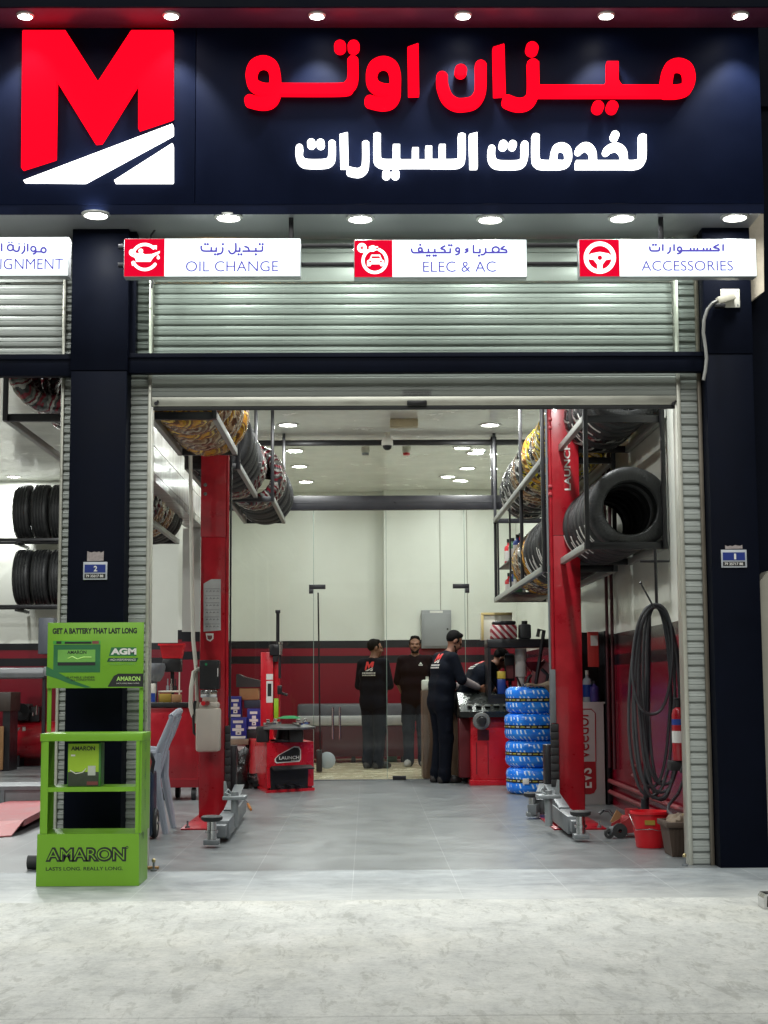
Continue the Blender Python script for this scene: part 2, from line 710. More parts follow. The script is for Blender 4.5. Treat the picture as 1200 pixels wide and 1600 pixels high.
def concrete_mat():
    m = bpy.data.materials.new('pale_stained_concrete')
    m.use_nodes = True
    nt = m.node_tree
    b = nt.nodes['Principled BSDF']
    tc = node(nt, 'ShaderNodeTexCoord')
    mp = node(nt, 'ShaderNodeMapping')
    mp.inputs['Scale'].default_value = (2.4, 1.5, 1)
    mp.inputs['Rotation'].default_value = (0, 0, R(18))
    nt.links.new(tc.outputs['Object'], mp.inputs['Vector'])
    n1 = node(nt, 'ShaderNodeTexNoise', i_Scale=1.3, i_Detail=14.0, i_Roughness=0.8, i_Distortion=0.3)
    nt.links.new(mp.outputs[0], n1.inputs['Vector'])
    cr = ramp(nt, [(0.32, S(178, 181, 177)), (0.43, S(207, 209, 204)), (0.52, S(221, 223, 217)), (0.60, S(231, 232, 226)), (0.70, S(246, 246, 241))])
    nt.links.new(n1.outputs[0], cr.inputs[0])
    n2 = node(nt, 'ShaderNodeTexNoise', i_Scale=3.2, i_Detail=14.0, i_Roughness=0.82, i_Distortion=0.5)
    nt.links.new(mp.outputs[0], n2.inputs['Vector'])
    r2 = ramp(nt, [(0.32, (0.62, 0.62, 0.61)), (0.40, (0.86, 0.86, 0.845)), (0.47, (0.97, 0.97, 0.965)), (0.6, (1, 1, 1))])
    nt.links.new(n2.outputs[0], r2.inputs[0])
    m1 = node(nt, 'ShaderNodeMix', data_type='RGBA', blend_type='MULTIPLY')
    m1.inputs[0].default_value = 1.0
    nt.links.new(cr.outputs[0], m1.inputs[6])
    nt.links.new(r2.outputs[0], m1.inputs[7])
    # trowel and tyre scrapes: stretched thin marks
    mp3 = node(nt, 'ShaderNodeMapping')
    mp3.inputs['Scale'].default_value = (9.0, 2.2, 1)
    mp3.inputs['Rotation'].default_value = (0, 0, R(38))
    nt.links.new(tc.outputs['Object'], mp3.inputs['Vector'])
    n3 = node(nt, 'ShaderNodeTexNoise', i_Scale=1.5, i_Detail=8.0, i_Roughness=0.7, i_Distortion=0.6)
    nt.links.new(mp3.outputs[0], n3.inputs['Vector'])
    r3 = ramp(nt, [(0.555, (1, 1, 1)), (0.59, (0.80, 0.80, 0.78)), (0.8, (0.6, 0.6, 0.58))])
    nt.links.new(n3.outputs[0], r3.inputs[0])
    m2 = node(nt, 'ShaderNodeMix', data_type='RGBA', blend_type='MULTIPLY')
    m2.inputs[0].default_value = 0.8
    nt.links.new(m1.outputs[2], m2.inputs[6])
    nt.links.new(r3.outputs[0], m2.inputs[7])
    # yellowish dust
    n5 = node(nt, 'ShaderNodeTexNoise', i_Scale=0.55, i_Detail=6.0)
    nt.links.new(tc.outputs['Object'], n5.inputs['Vector'])
    r5 = ramp(nt, [(0.5, (1, 1, 1)), (0.75, (1.0, 0.975, 0.90))])
    nt.links.new(n5.outputs[0], r5.inputs[0])
    m3 = node(nt, 'ShaderNodeMix', data_type='RGBA', blend_type='MULTIPLY')
    m3.inputs[0].default_value = 1.0
    nt.links.new(m2.outputs[2], m3.inputs[6])
    nt.links.new(r5.outputs[0], m3.inputs[7])
    # fine grain
    n7 = node(nt, 'ShaderNodeTexNoise', i_Scale=34.0, i_Detail=8.0, i_Roughness=0.8)
    nt.links.new(tc.outputs['Object'], n7.inputs['Vector'])
    r7 = ramp(nt, [(0.34, (0.76, 0.76, 0.75)), (0.5, (0.96, 0.96, 0.955)), (0.66, (1, 1, 1))])
    nt.links.new(n7.outputs[0], r7.inputs[0])
    m7 = node(nt, 'ShaderNodeMix', data_type='RGBA', blend_type='MULTIPLY')
    m7.inputs[0].default_value = 1.0
    nt.links.new(m3.outputs[2], m7.inputs[6])
    nt.links.new(r7.outputs[0], m7.inputs[7])
    # a casting joint across the slab
    sp = node(nt, 'ShaderNodeSeparateXYZ')
    nt.links.new(tc.outputs['Object'], sp.inputs[0])
    jl = math_node(nt, 'ADD', sp.outputs[1], math_node(nt, 'MULTIPLY', n1.outputs[0], 0.05))
    jl = math_node(nt, 'ABSOLUTE', math_node(nt, 'SUBTRACT', jl, G(600, 1588).y + 0.025))
    r8 = ramp(nt, [(0.0, (0.5, 0.5, 0.5)), (0.006, (0.62, 0.62, 0.61)), (0.013, (1, 1, 1))])
    nt.links.new(jl, r8.inputs[0])
    m8 = node(nt, 'ShaderNodeMix', data_type='RGBA', blend_type='MULTIPLY')
    nt.links.new(n5.outputs[0], m8.inputs[0])
    nt.links.new(m7.outputs[2], m8.inputs[6])
    nt.links.new(r8.outputs[0], m8.inputs[7])
    m3 = m8
    # small dark specks
    v = node(nt, 'ShaderNodeTexVoronoi', i_Scale=3.2)
    nt.links.new(tc.outputs['Object'], v.inputs['Vector'])
    r6 = ramp(nt, [(0.0, (0.35, 0.34, 0.33)), (0.018, (0.5, 0.49, 0.48)), (0.03, (1, 1, 1))])
    nt.links.new(v.outputs['Distance'], r6.inputs[0])
    m4 = node(nt, 'ShaderNodeMix', data_type='RGBA', blend_type='MULTIPLY')
    m4.inputs[0].default_value = 1.0
    nt.links.new(m3.outputs[2], m4.inputs[6])
    nt.links.new(r6.outputs[0], m4.inputs[7])
    nt.links.new(m4.outputs[2], b.inputs['Base Color'])
    b.inputs['Roughness'].default_value = 0.62
    bp = node(nt, 'ShaderNodeBump', i_Strength=0.5, i_Distance=0.02)
    nt.links.new(n2.outputs[0], bp.inputs['Height'])
    nt.links.new(bp.outputs[0], b.inputs['Normal'])
    return m


def wall_mat(name, levels, cream=S(222, 224, 215), rough=0.32):
    """cream paint over a dado of red and black bands; levels: heights of the band edges, from the top"""
    m = bpy.data.materials.new(name)
    m.use_nodes = True
    nt = m.node_tree
    b = nt.nodes['Principled BSDF']
    g = node(nt, 'ShaderNodeNewGeometry')
    sep = node(nt, 'ShaderNodeSeparateXYZ')
    nt.links.new(g.outputs['Position'], sep.inputs[0])
    z = math_node(nt, 'MULTIPLY', sep.outputs[2], 0.2)
    red, blk = S(122, 12, 34), S(17, 18, 26)
    a, b_, c, d = levels
    cr = ramp(nt, [(0, red), (d / 5, blk), (c / 5, red), (b_ / 5, blk), (a / 5, cream)], 'CONSTANT')
    nt.links.new(z, cr.inputs[0])
    n1 = node(nt, 'ShaderNodeTexNoise', i_Scale=1.1, i_Detail=6.0)
    nt.links.new(g.outputs['Position'], n1.inputs['Vector'])
    r1 = ramp(nt, [(0.3, (0.9, 0.9, 0.89)), (0.7, (1, 1, 1))])
    nt.links.new(n1.outputs[0], r1.inputs[0])
    mx = node(nt, 'ShaderNodeMix', data_type='RGBA', blend_type='MULTIPLY')
    mx.inputs[0].default_value = 1
    nt.links.new(cr.outputs[0], mx.inputs[6])
    nt.links.new(r1.outputs[0], mx.inputs[7])
    nt.links.new(mx.outputs[2], b.inputs['Base Color'])
    b.inputs['Roughness'].default_value = rough
    bp = node(nt, 'ShaderNodeBump', i_Strength=0.06, i_Distance=0.02)
    n2 = node(nt, 'ShaderNodeTexNoise', i_Scale=14.0, i_Detail=3.0)
    nt.links.new(g.outputs['Position'], n2.inputs['Vector'])
    nt.links.new(n2.outputs[0], bp.inputs['Height'])
    nt.links.new(bp.outputs[0], b.inputs['Normal'])
    return m


WALL_B = wall_mat('back_wall_paint', (1.80, 1.69, 1.57, 1.46))
WALL_R = wall_mat('side_wall_paint', (1.60, 1.50, 1.40, 1.30), rough=0.22)
WALL_C = mat('cream_paint', S(216, 213, 196), 0.34, var=0.05, scale=2, bump=0.02, bscale=10)
CEIL = mat('ceiling_gloss', S(236, 238, 230), 0.2, var=0.05, scale=2)
BEAMW = mat('white_gloss_cladding', S(196, 194, 186), 0.18, var=0.1, scale=2, stretch=(1, 4, 1))

# ------------------------------------------------------------------ key planes
YF = 9.70                                   # front of the pillars
YFASC, YLEDGE = 9.35, 9.05
ZS = P(600, 331, YFASC).z                   # soffit
ZT = P(600, 44, YFASC).z                    # top of the fascia, underside of the ledge
XRW = 2.32                                  # right inner wall
YGL = G(600, 1219).y                        # glass partition
YBW = 24.0
ZC = 4.15
XCOL = -2.12
YEDGE = G(600, 1406).y                      # tile / concrete edge

def dusty(m):
    """concrete dust trodden over the front edge of the apron tiles"""
    nt = m.node_tree
    b = nt.nodes['Principled BSDF']
    src = b.inputs['Base Color'].links[0].from_socket
    tc = node(nt, 'ShaderNodeTexCoord')
    sep = node(nt, 'ShaderNodeSeparateXYZ')
    nt.links.new(tc.outputs['Object'], sep.inputs[0])
    mr = node(nt, 'ShaderNodeMapRange')
    mr.inputs[1].default_value = YEDGE + 0.75
    mr.inputs[2].default_value = YEDGE
    nt.links.new(sep.outputs[1], mr.inputs[0])
    mp = node(nt, 'ShaderNodeMapping')
    mp.inputs['Scale'].default_value = (1.6, 3.0, 1)
    nt.links.new(tc.outputs['Object'], mp.inputs['Vector'])
    n = node(nt, 'ShaderNodeTexNoise', i_Scale=2.2, i_Detail=12.0, i_Roughness=0.75)
    nt.links.new(mp.outputs[0], n.inputs['Vector'])
    f = math_node(nt, 'MULTIPLY', math_node(nt, 'ADD', math_node(nt, 'MULTIPLY', mr.outputs[0], 0.8), math_node(nt, 'MULTIPLY', math_node(nt, 'SUBTRACT', n.outputs[0], 0.5), 1.8)), 0.75)
    f.node.use_clamp = True
    mx = node(nt, 'ShaderNodeMix', data_type='RGBA')
    nt.links.new(f, mx.inputs[0])
    nt.links.new(src, mx.inputs[6])
    mx.inputs[7].default_value = (*S(214, 216, 210), 1)
    nt.links.new(mx.outputs[2], b.inputs['Base Color'])
    return m


# ------------------------------------------------------------------ ground and floors
rg = random.Random(12)
fr_edge = [(-9 + 18 * k / 240, YEDGE + 0.012 * sin(k * .37) + rg.uniform(-.012, .012), 0) for k in range(241)]
gm = MB().add([(-40, -20, 0), (40, -20, 0), (40, YEDGE, 0), (9, YEDGE, 0)] + fr_edge[::-1] + [(-9, YEDGE, 0), (-40, YEDGE, 0)], [list(range(4 + 241 + 2))])
gm.add([(-40, YEDGE - 0.1, -0.02), (40, YEDGE - 0.1, -0.02), (40, 60, -0.02), (-40, 60, -0.02)], [(0, 1, 2, 3)])
tag(gm.build('ground', concrete_mat(), loc=(0, 0, 0)), kind='structure')
jo = 0.6 - (G(465, 1397).x % 0.6)
TILE = floor_mat('grey_tile', S(92, 96, 98), S(124, 128, 129), S(172, 175, 174), ox=jo + 0.3, oy=0.35, rough=0.3)
TILE_LIT = floor_mat('grey_tile_lit', S(104, 110, 114), S(158, 164, 166), S(198, 202, 200), ox=jo + 0.3, oy=0.35, rough=0.4)  # same tile as indoors, with the outdoor light put into its colour
BEIGE = floor_mat('beige_tile', S(178, 168, 140), S(206, 196, 168), S(150, 140, 118), ox=0, oy=0, rough=0.22)
tag(MB().add([(-9, YF + 0.02, 0), (6, YF + 0.02, 0), (6, YGL, 0), (-9, YGL, 0), (-9, 23, 0), (XCOL, 23, 0), (XCOL, YGL, 0)], [(0, 1, 2, 3), (3, 6, 5, 4)]).build('garage_floor', TILE, loc=(0, 0, 0)), kind='structure')
tag(MB().add(fr_edge + [(9, YF + 0.016, 0), (-9, YF + 0.016, 0)], [list(range(243))]).build('apron_pavement', dusty(TILE_LIT), loc=(0, 0, 0)), kind='structure')
tag(MB().add([(XCOL, YGL, 0), (4, YGL, 0), (4, 25, 0), (XCOL, 25, 0)], [(0, 1, 2, 3)]).build('back_room_floor', BEIGE, loc=(0, 0, 0)), kind='structure')

# ------------------------------------------------------------------ the shop building
shop = thing('shop_building', 'single storey garage shopfront with black pillars, raised shutter and bright tiled workshop inside', 'building', (0, YF, 0))


def part(mb, name, m, parent=shop, label=None):
    o = mb.build(name, m, parent)
    if label:
        o['label'] = label
    return o


# pillars: clad in black panels with a seam at the beam
for (xa, xb, pyj, lab) in ((107, 195, 578, 'left black clad pillar'), (1110, 1184, 555, 'right black clad pillar')):
    x0, x1 = P(xa, 800, YF).x, P(xb, 800, YF).x
    zj = P(600, pyj, YF).z
    mb = MB()
    mb.box(x0, x1, YF, YF + 0.45, -0.01, zj, 0, 0.004)
    mb.box(x0 - 0.004, x1 + 0.004, YF - 0.004, YF + 0.45, zj + 0.003, ZS - 0.002, 0, 0.004)
    part(mb, 'pillar', NAVY, label=lab)
XLP0, XLP1, XRP0, XRP1 = [P(x, 800, YF).x for x in (107, 195, 1110, 1184)]
# cross beams
for (x0, x1, pa, pb) in ((XLP1, XRP0, 549, 580), (-8.0, XLP0, 550, 584)):
    za, zb = P(600, pa, YF).z, P(600, pb, YF).z
    part(MB().box(x0 + 0.001, x1 - 0.001, YF + 0.03, YF + 0.105, zb, za, 0, 0.004).box(x0 + 0.001, x1 - 0.001, YF + 0.022, YF + 0.03, (za + zb) / 2 + 0.035, (za + zb) / 2 + 0.04), 'cross_beam', NAVY)
# dark stile beside the left pillar
part(MB().box(XLP1 + 0.002, XLP1 + 0.045, YF + 0.05, YF + 0.15, P(600, 549, YF).z + 0.001, ZS - 0.003), 'stile', NAVY)
# slatted side strips and their light guide channels
YJ = YF + 0.2
def px_x(px, py, Y): return P(px, py, Y).x
zbeam = P(600, 580, YF).z
zup = P(600, 549, YF).z
xs = dict(l0=XLP1, l1=px_x(229, 900, YJ), r0=px_x(1070, 900, YJ), r1=XRP0)
strips = MB()
strips.ribs(xs['l0'] + 0.002, xs['l1'], 0.0, ZS - 0.01, YJ, 0.062, 0.02)
part(strips, 'slatted_jamb', SLAT)
strips = MB()
strips.ribs(xs['r0'], xs['r1'] - 0.002, 0.0, ZS - 0.01, YJ, 0.078, 0.02)
part(strips, 'slatted_jamb', SLAT)
strips = MB()
strips.ribs(px_x(97, 900, YJ), XLP0 - 0.002, 0.0, ZS - 0.01, YJ, 0.062, 0.022)
part(strips, 'slatted_jamb', SLAT)
g = MB()
for a, b in ((xs['l1'], xs['l1'] + 0.024), (xs['r0'] - 0.03, xs['r0'] - 0.002), (px_x(92, 900, YJ), px_x(97, 900, YJ) - 0.001)):
    g = MB()
    g.box(a, b, YJ - 0.035, YJ + 0.1, 0, ZS - 0.012, 0, 0.004)
    for z in np.arange(0.3, 3.8, 0.55):
        g.cyl(((a + b) / 2, YJ - 0.036, z), ((a + b) / 2, YJ - 0.04, z), 0.006, n=8)
    part(g, 'guide_channel', GUIDE)
g = MB()
g.box(XRP0 - 0.028, XRP0 - 0.004, YJ - 0.06, YJ - 0.024, 0, ZS - 0.012, 0, 0.003)
part(g, 'guide_channel', mat('bronze_trim', S(120, 112, 100), 0.4, 0.5, var=0.1))
XO0, XO1 = xs['l1'] + 0.026, xs['r0'] - 0.032       # clear opening between the guides
# upper fixed shutter and its box cover (behind glass)
zc0 = P(600, 440, YJ).z
mb = MB()
mb.ribs(XO0, XO1, zup - 0.05, zc0, YJ + 0.03, 0.071, 0.016)
part(mb, 'upper_shutter_curtain', SLAT)
mb = MB()
for k in range(3):
    h = (ZS - 0.01 - zc0) / 3
    mb.box(XO0, XO1, YJ + 0.002 - 0.004 * (k % 2), YJ + 0.03, zc0 + k * h + 0.003, zc0 + (k + 1) * h, 0, 0.004)
part(mb, 'shutter_box_cover', COVER)
mb = MB()
mb.ribs(-7, px_x(92, 900, YJ) - 0.002, P(600, 555, YF).z - 0.03, zc0, YJ + 0.03, 0.071, 0.016)
mb.box(-7, px_x(92, 900, YJ) - 0.002, YJ, YJ + 0.03, zc0 + 0.004, ZS - 0.01)
part(mb, 'upper_shutter_curtain', SLAT)
# lower rolled-up shutter
zs0, zs1 = P(600, 641, YJ + 0.06).z, P(600, 560, YJ + 0.06).z
YJ -= 0.075
sh = part(MB().ribs(XO0, XO1, zs0 + 0.075, zs1, YJ + 0.06, 0.085, 0.016), 'roller_shutter', SLAT)
part(MB().box(XO0, XO1, YJ + 0.03, YJ + 0.065, zs0 + 0.012, zs0 + 0.073, 0, 0.004), 'bottom_rail', GUIDE, sh)
part(MB().box(XO0 + 0.01, XO1 - 0.01, YJ + 0.036, YJ + 0.06, zs0 - 0.012, zs0 + 0.011, 0, 0.003), 'rubber_seal', RUBBER, sh)
h0, h1 = P(636, 634, YJ + 0.03), P(667, 626, YJ + 0.03)
mb = MB().box(h0.x, h1.x, YJ + 0.012, YJ + 0.029, h0.z, h1.z, 0, 0.006)
part(mb, 'handle', BLACKP, sh)
h0, h1 = P(629, 618, YJ + 0.03), P(674, 611, YJ + 0.03)
mb = MB().box(h0.x, h1.x, YJ + 0.031, YJ + 0.034, h0.z, h1.z)
part(mb, 'maker_plate', mat('tin_plate', S(122, 124, 122), 0.5, 0.4), sh)
mb = MB()
for k in range(2):
    text_px(mb, 'ROLLING SHUTTERS' if k == 0 else 'SALES AND SERVICE', 632, 612 + 3.2 * k, 671, 614.2 + 3.2 * k, YJ + 0.0305)
part(mb, 'plate_lettering', INK, sh)
mb = MB()
for px in (244, 1052):
    c = P(px, 631, YJ + 0.03)
    mb.cyl((c.x, YJ + 0.03, c.z), (c.x, YJ + 0.015, c.z), 0.012, n=10).cyl((c.x + 0.012, YJ + 0.02, c.z + 0.012), (c.x + 0.012, YJ + 0.01, c.z + 0.012), 0.008, n=8)
part(mb, 'lock', BLACKM, sh)
YJ += 0.075
# transom glass in three panes, with the black head rail
zg0, zg1 = zup, P(600, 358, YF + 0.06).z
cuts = [XLP1 + 0.05, px_x(443, 500, YF + 0.07), px_x(865, 500, YF + 0.07), XRP0 - 0.005]
for a, b in zip(cuts[:-1], cuts[1:]):
    part(MB().box(a + 0.002, b - 0.002, YF + 0.07, YF + 0.08, zg0 + 0.002, zg1), 'transom_pane', GLASS)
part(MB().box(cuts[0] - 0.004, cuts[-1], YF + 0.05, YF + 0.1, zg1 + 0.001, P(600, 347, YF + 0.05).z, 0, 0.003), 'head_rail', BLACKM)
part(MB().box(-7, XLP0 - 0.003, YF + 0.05, YF + 0.1, zg1 + 0.001, P(600, 344, YF + 0.05).z, 0, 0.003), 'head_rail', BLACKM)
# soffit, upper wall, roof slab
XFR = P(1190, 200, YFASC).x
part(MB().box(-8, XFR - 0.01, YFASC + 0.012, YF + 0.6, ZS, ZS + 0.05), 'soffit', SOFF)
part(MB().box(-9, XFR - 0.005, YF + 0.1, YF + 0.4, ZS + 0.052, 5.6).box(-9, 6, YF + 0.25, 25, 5.0, 5.2), 'upper_wall', NAVY)
# right return wall beyond the pillar
part(MB().box(XRP1 + 0.002, 6, YF + 0.28, YF + 0.45, -0.01, 5.6), 'side_facade', NAVY)
rw = MB()
a, b, c, d = P(1166, 334, YF + 0.1), P(1193, 334, YF + 0.1), P(1194, 455, YF + 0.1), P(1166, 476, YF + 0.1)
rw.prism([a, b, c, d], (0, 0.15, 0))
part(rw, 'return_panel', mat('cream_return', S(176, 166, 148), 0.5, var=0.2, scale=6))

# interior shell
part(MB().box(XRW, XRW + 0.2, YF + 0.25, YBW, 0.0, ZC + 0.3), 'side_wall', WALL_R)
part(MB().box(-2.3, 4, YBW, YBW + 0.2, 0.0, ZC + 0.3), 'back_wall', WALL_B)
xc = P(600, 900, YBW - 0.2).x
part(MB().box(xc, XRW - 0.001, YBW - 0.25, YBW - 0.001, 0.0, ZC - 0.001), 'wall_recess_panel', WALL_B)
part(MB().box(-9, XCOL - 0.2, 22.5, 22.7, 0.0, ZC + 0.3), 'back_wall', wall_mat('left_bay_paint', (1.75, 1.65, 1.53, 1.42)))
part(MB().box(XCOL - 0.199, XCOL - 0.02, YGL + 0.3, YBW - 0.001, 0.0, ZC - 0.001), 'room_divider_wall', WALL_B)
part(MB().box(-9.2, -9, YF + 0.25, 22.5, 0, ZC + 0.3), 'side_wall', WALL_C)
part(MB().box(-9, XRW - 0.001, YF + 0.42, YBW - 0.001, ZC, ZC + 0.1), 'ceiling', CEIL)
# column at the end of the glass and the long beam between the bays
x0, x1 = P(285, 900, YGL - 0.2).x, P(313, 900, YGL - 0.2).x
part(MB().box(x0, x1, YGL - 0.2, YGL + 0.28, 0, 3.02), 'column', wall_mat('column_paint', (1.77, 1.66, 1.54, 1.43), cream=S(190, 190, 184)))
bm_ = MB().box(x0 + 0.03, x1 + 0.03, 13.2, YGL + 0.3, 3.03, ZC - 0.001)
for k in range(4):
    bm_.box(x1 + 0.03, x1 + 0.035, 13.4, YGL, 3.1 + k * 0.25, 3.11 + k * 0.25)
part(bm_, 'ceiling_beam', BEAMW)
# wall panel joints in the back room
mb = MB()
for px in (688, 730):
    x = P(px, 900, YBW - 0.26).x
    yy = YBW - (0.256 if x > xc else 0.006)
    mb.box(x - 0.006, x + 0.006, yy, yy + 0.004, 1.82, ZC - 0.05)
part(mb, 'panel_joint', mat('joint_line', S(150, 148, 136), 0.6))

# ------------------------------------------------------------------ the big sign
sign = thing('fascia_sign', 'big navy fascia with glowing red M logo and red and white lettering over the workshop', 'shop sign', (P(600, 331, YFASC).x, YFASC, ZS))
mb = MB()
for a, b in ((-8, P(305, 200, YFASC).x), (P(305, 200, YFASC).x + 0.003, XFR)):
    mb.box(a, b, YFASC, YFASC + 0.3, ZS + 0.051, ZT + 0.3, 0, 0.003)
mb.box(-8, XFR - 0.002, YFASC + 0.003, YFASC + 0.01, ZS - 0.012, ZS + 0.05)
mb.build('fascia_board', FASC, sign)
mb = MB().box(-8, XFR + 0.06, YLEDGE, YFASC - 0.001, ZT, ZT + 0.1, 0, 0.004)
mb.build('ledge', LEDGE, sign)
MB().box(-8, XFR + 0.06, YLEDGE - 0.02, YLEDGE - 0.001, ZT - 0.004, ZT + 0.6).build('parapet', NAVY, sign)

YL = YFASC - 0.06


def px_map(ox, oy, sc, Y):
    return lambda x, y: P(ox + x / sc, oy + y / sc, Y)


M_POLY = [(35, 47), (102, 47), (153, 127), (205, 47), (270, 47), (270, 183), (216, 201), (216, 128), (158, 221), (148, 222), (88, 125), (86, 246), (33, 263)]
glyph_mesh([('p', M_POLY)], 1.5, lambda x, y: P(x, y, YL), 0.055).build('logo_letter', E_RED, sign)
glyph_mesh([('p', [(35, 282), (270, 193), (270, 208), (132, 283)]), ('p', [(176, 283), (270, 223), (270, 283)])], 1.5, lambda x, y: P(x, y, YL), 0.055).build('logo_road', E_WHITE, sign)


def waw(dx, dy):
    return [('c', [(238 + dx, 331 + dy), (165 + dx, 331 + dy), (106 + dx, 303 + dy), (90 + dx, 245 + dy), (110 + dx, 184 + dy), (165 + dx, 160 + dy), (218 + dx, 184 + dy), (238 + dx, 245 + dy), (238 + dx, 331 + dy)], 70, (0, 0)),
            ('c', [(238 + dx, 300 + dy), (237 + dx, 365 + dy), (208 + dx, 408 + dy), (150 + dx, 418 + dy), (72 + dx, 400 + dy)], 68, (0, 1))]


A_ = waw(0, 0) + waw(752, 4)
A_ += [('c', [(238, 331), (640, 331), (700, 312), (725, 262), (725, 145)], 68, (0, 1)), ('d', 645, 65, 37), ('d', 730, 65, 37), ('p', [(1068, 72), (1135, 48), (1140, 368), (1072, 370)])]
conv = lambda sh, ox, oy, sc: [(s[0], [(ox + x / sc, oy + y / sc) for x, y in s[1]], s[2] / sc, *(s[3:])) if s[0] in 'sc' else ((s[0], ox + s[1] / sc, oy + s[2] / sc, s[3] / sc) if s[0] in ('d', '-d') else (s[0], [(ox + x / sc, oy + y / sc) for x, y in s[1]])) for s in sh]
B_ = [('c', [(57, 172), (59, 212), (78, 262), (112, 288), (150, 291), (192, 280), (217, 246), (222, 205), (222, 118)], 48), ('d', 137, 148, 26), ('p', [(273, 50), (322, 35), (328, 252), (277, 255)]),
      ('c', [(445, 110), (446, 225), (436, 266), (410, 288), (372, 290), (333, 276)], 50), ('d', 441, 53, 27), ('s', [(445, 234), (1065, 234)], 48), ('s', [(784, 110), (784, 234)], 50), ('p', [(745, 215), (765, 180), (803, 180), (826, 215)]), ('d', 722, 302, 25), ('d', 783, 302, 25),
      ('c', [(1017, 236), (1064, 234), (1100, 220), (1112, 178), (1100, 136), (1064, 121), (1030, 136), (1017, 178), (1010, 236)], 50, (0, 0))]
mb = glyph_mesh(conv(A_, 370, 55, 4) + conv(B_, 670, 55, 1200 / 440), 1.25, lambda x, y: P(x, y, YL), 0.055)
mb.build('red_lettering', E_RED, sign)
C1 = [('c', [(1058, 80), (1058, 215), (1044, 250), (1005, 262), (960, 262)], 45, (1, 0)), ('s', [(980, 262), (640, 262)], 43), ('c', [(828, 182), (862, 157), (905, 154), (936, 182), (943, 225), (943, 262)], 41, (1, 0)), ('d', 885, 82, 26),
      ('c', [(655, 178), (686, 152), (718, 152), (744, 182), (750, 225), (750, 262)], 41, (1, 0)),
      ('c', [(390, 78), (390, 215), (402, 250), (438, 262), (545, 262)], 45, (1, 0)), ('c', [(505, 255), (552, 262), (588, 245), (595, 206), (585, 166), (550, 150), (514, 166), (505, 206), (500, 262)], 41, (0, 0)),
      ('c', [(114, 160), (113, 212), (128, 248), (165, 262), (270, 262), (306, 248), (319, 215), (320, 130)], 43), ('d', 186, 140, 26), ('d', 245, 140, 25)]
C2 = [('p', [(1133, 78), (1183, 65), (1186, 283), (1138, 283)]), ('c', [(1087, 75), (1087, 215), (1074, 246), (1035, 256), (900, 256)], 45, (1, 0)), ('s', [(960, 256), (640, 256)], 41), ('c', [(557, 72), (558, 215), (570, 246), (605, 256), (700, 256)], 45, (1, 0)),
      ('s', [(965, 140), (965, 256)], 40), ('s', [(880, 150), (880, 256)], 40), ('s', [(797, 160), (797, 256)], 40), ('s', [(678, 140), (678, 256)], 43), ('d', 615, 323, 25), ('d', 672, 323, 25),
      ('c', [(485, 125), (485, 240), (476, 288), (440, 312), (380, 302)], 43), ('p', [(322, 78), (373, 65), (378, 280), (328, 281)]),
      ('c', [(71, 155), (69, 205), (86, 242), (122, 255), (222, 255), (260, 242), (274, 208), (275, 125)], 43), ('d', 145, 130, 25), ('d', 203, 132, 25)]
mb = glyph_mesh(conv(C1, 740, 190, 4) + conv(C2, 450, 190, 4), 1.0, lambda x, y: P(x, y, YL - 0.005), 0.06)
mb.build('white_lettering', E_WHITE, sign)

# ------------------------------------------------------------------ lightbox signs on their tube frame
YB = 9.33
D = 8
fr = thing('sign_support', 'black square tube frame hung from the soffit, carrying the lightbox signs', 'sign frame', (P(600, 385, YB + 0.1).x, YB + 0.1, P(600, 385, YB + 0.1).z))
for py in (385.5, 414.5):
    z = P(600, py, YB + 0.12).z
    MB().box(XLP1 - 0.02, XRP0 + 0.15, YB + 0.09, YB + 0.125, z - 0.013, z + 0.013, 0, 0.002).box(-6, XLP0 + 0.02, YB + 0.09, YB + 0.125, z - 0.013, z + 0.013, 0, 0.002).build('rail', BLACKM, fr)
for px in (455, 1033):
    x = P(px, 370, YB + 0.14).x
    MB().box(x - 0.015, x + 0.015, YB + 0.127, YB + 0.155, P(600, 420, YB + .14).z, ZS - 0.001, 0, 0.002).build('hanger', BLACKM, fr)


def arc(cx, cy, r, a0, a1, n=14, ry=None):
    return [(cx + r * cos(R(a0 + (a1 - a0) * i / n)), cy + (ry or r) * sin(R(a0 + (a1 - a0) * i / n))) for i in range(n + 1)]


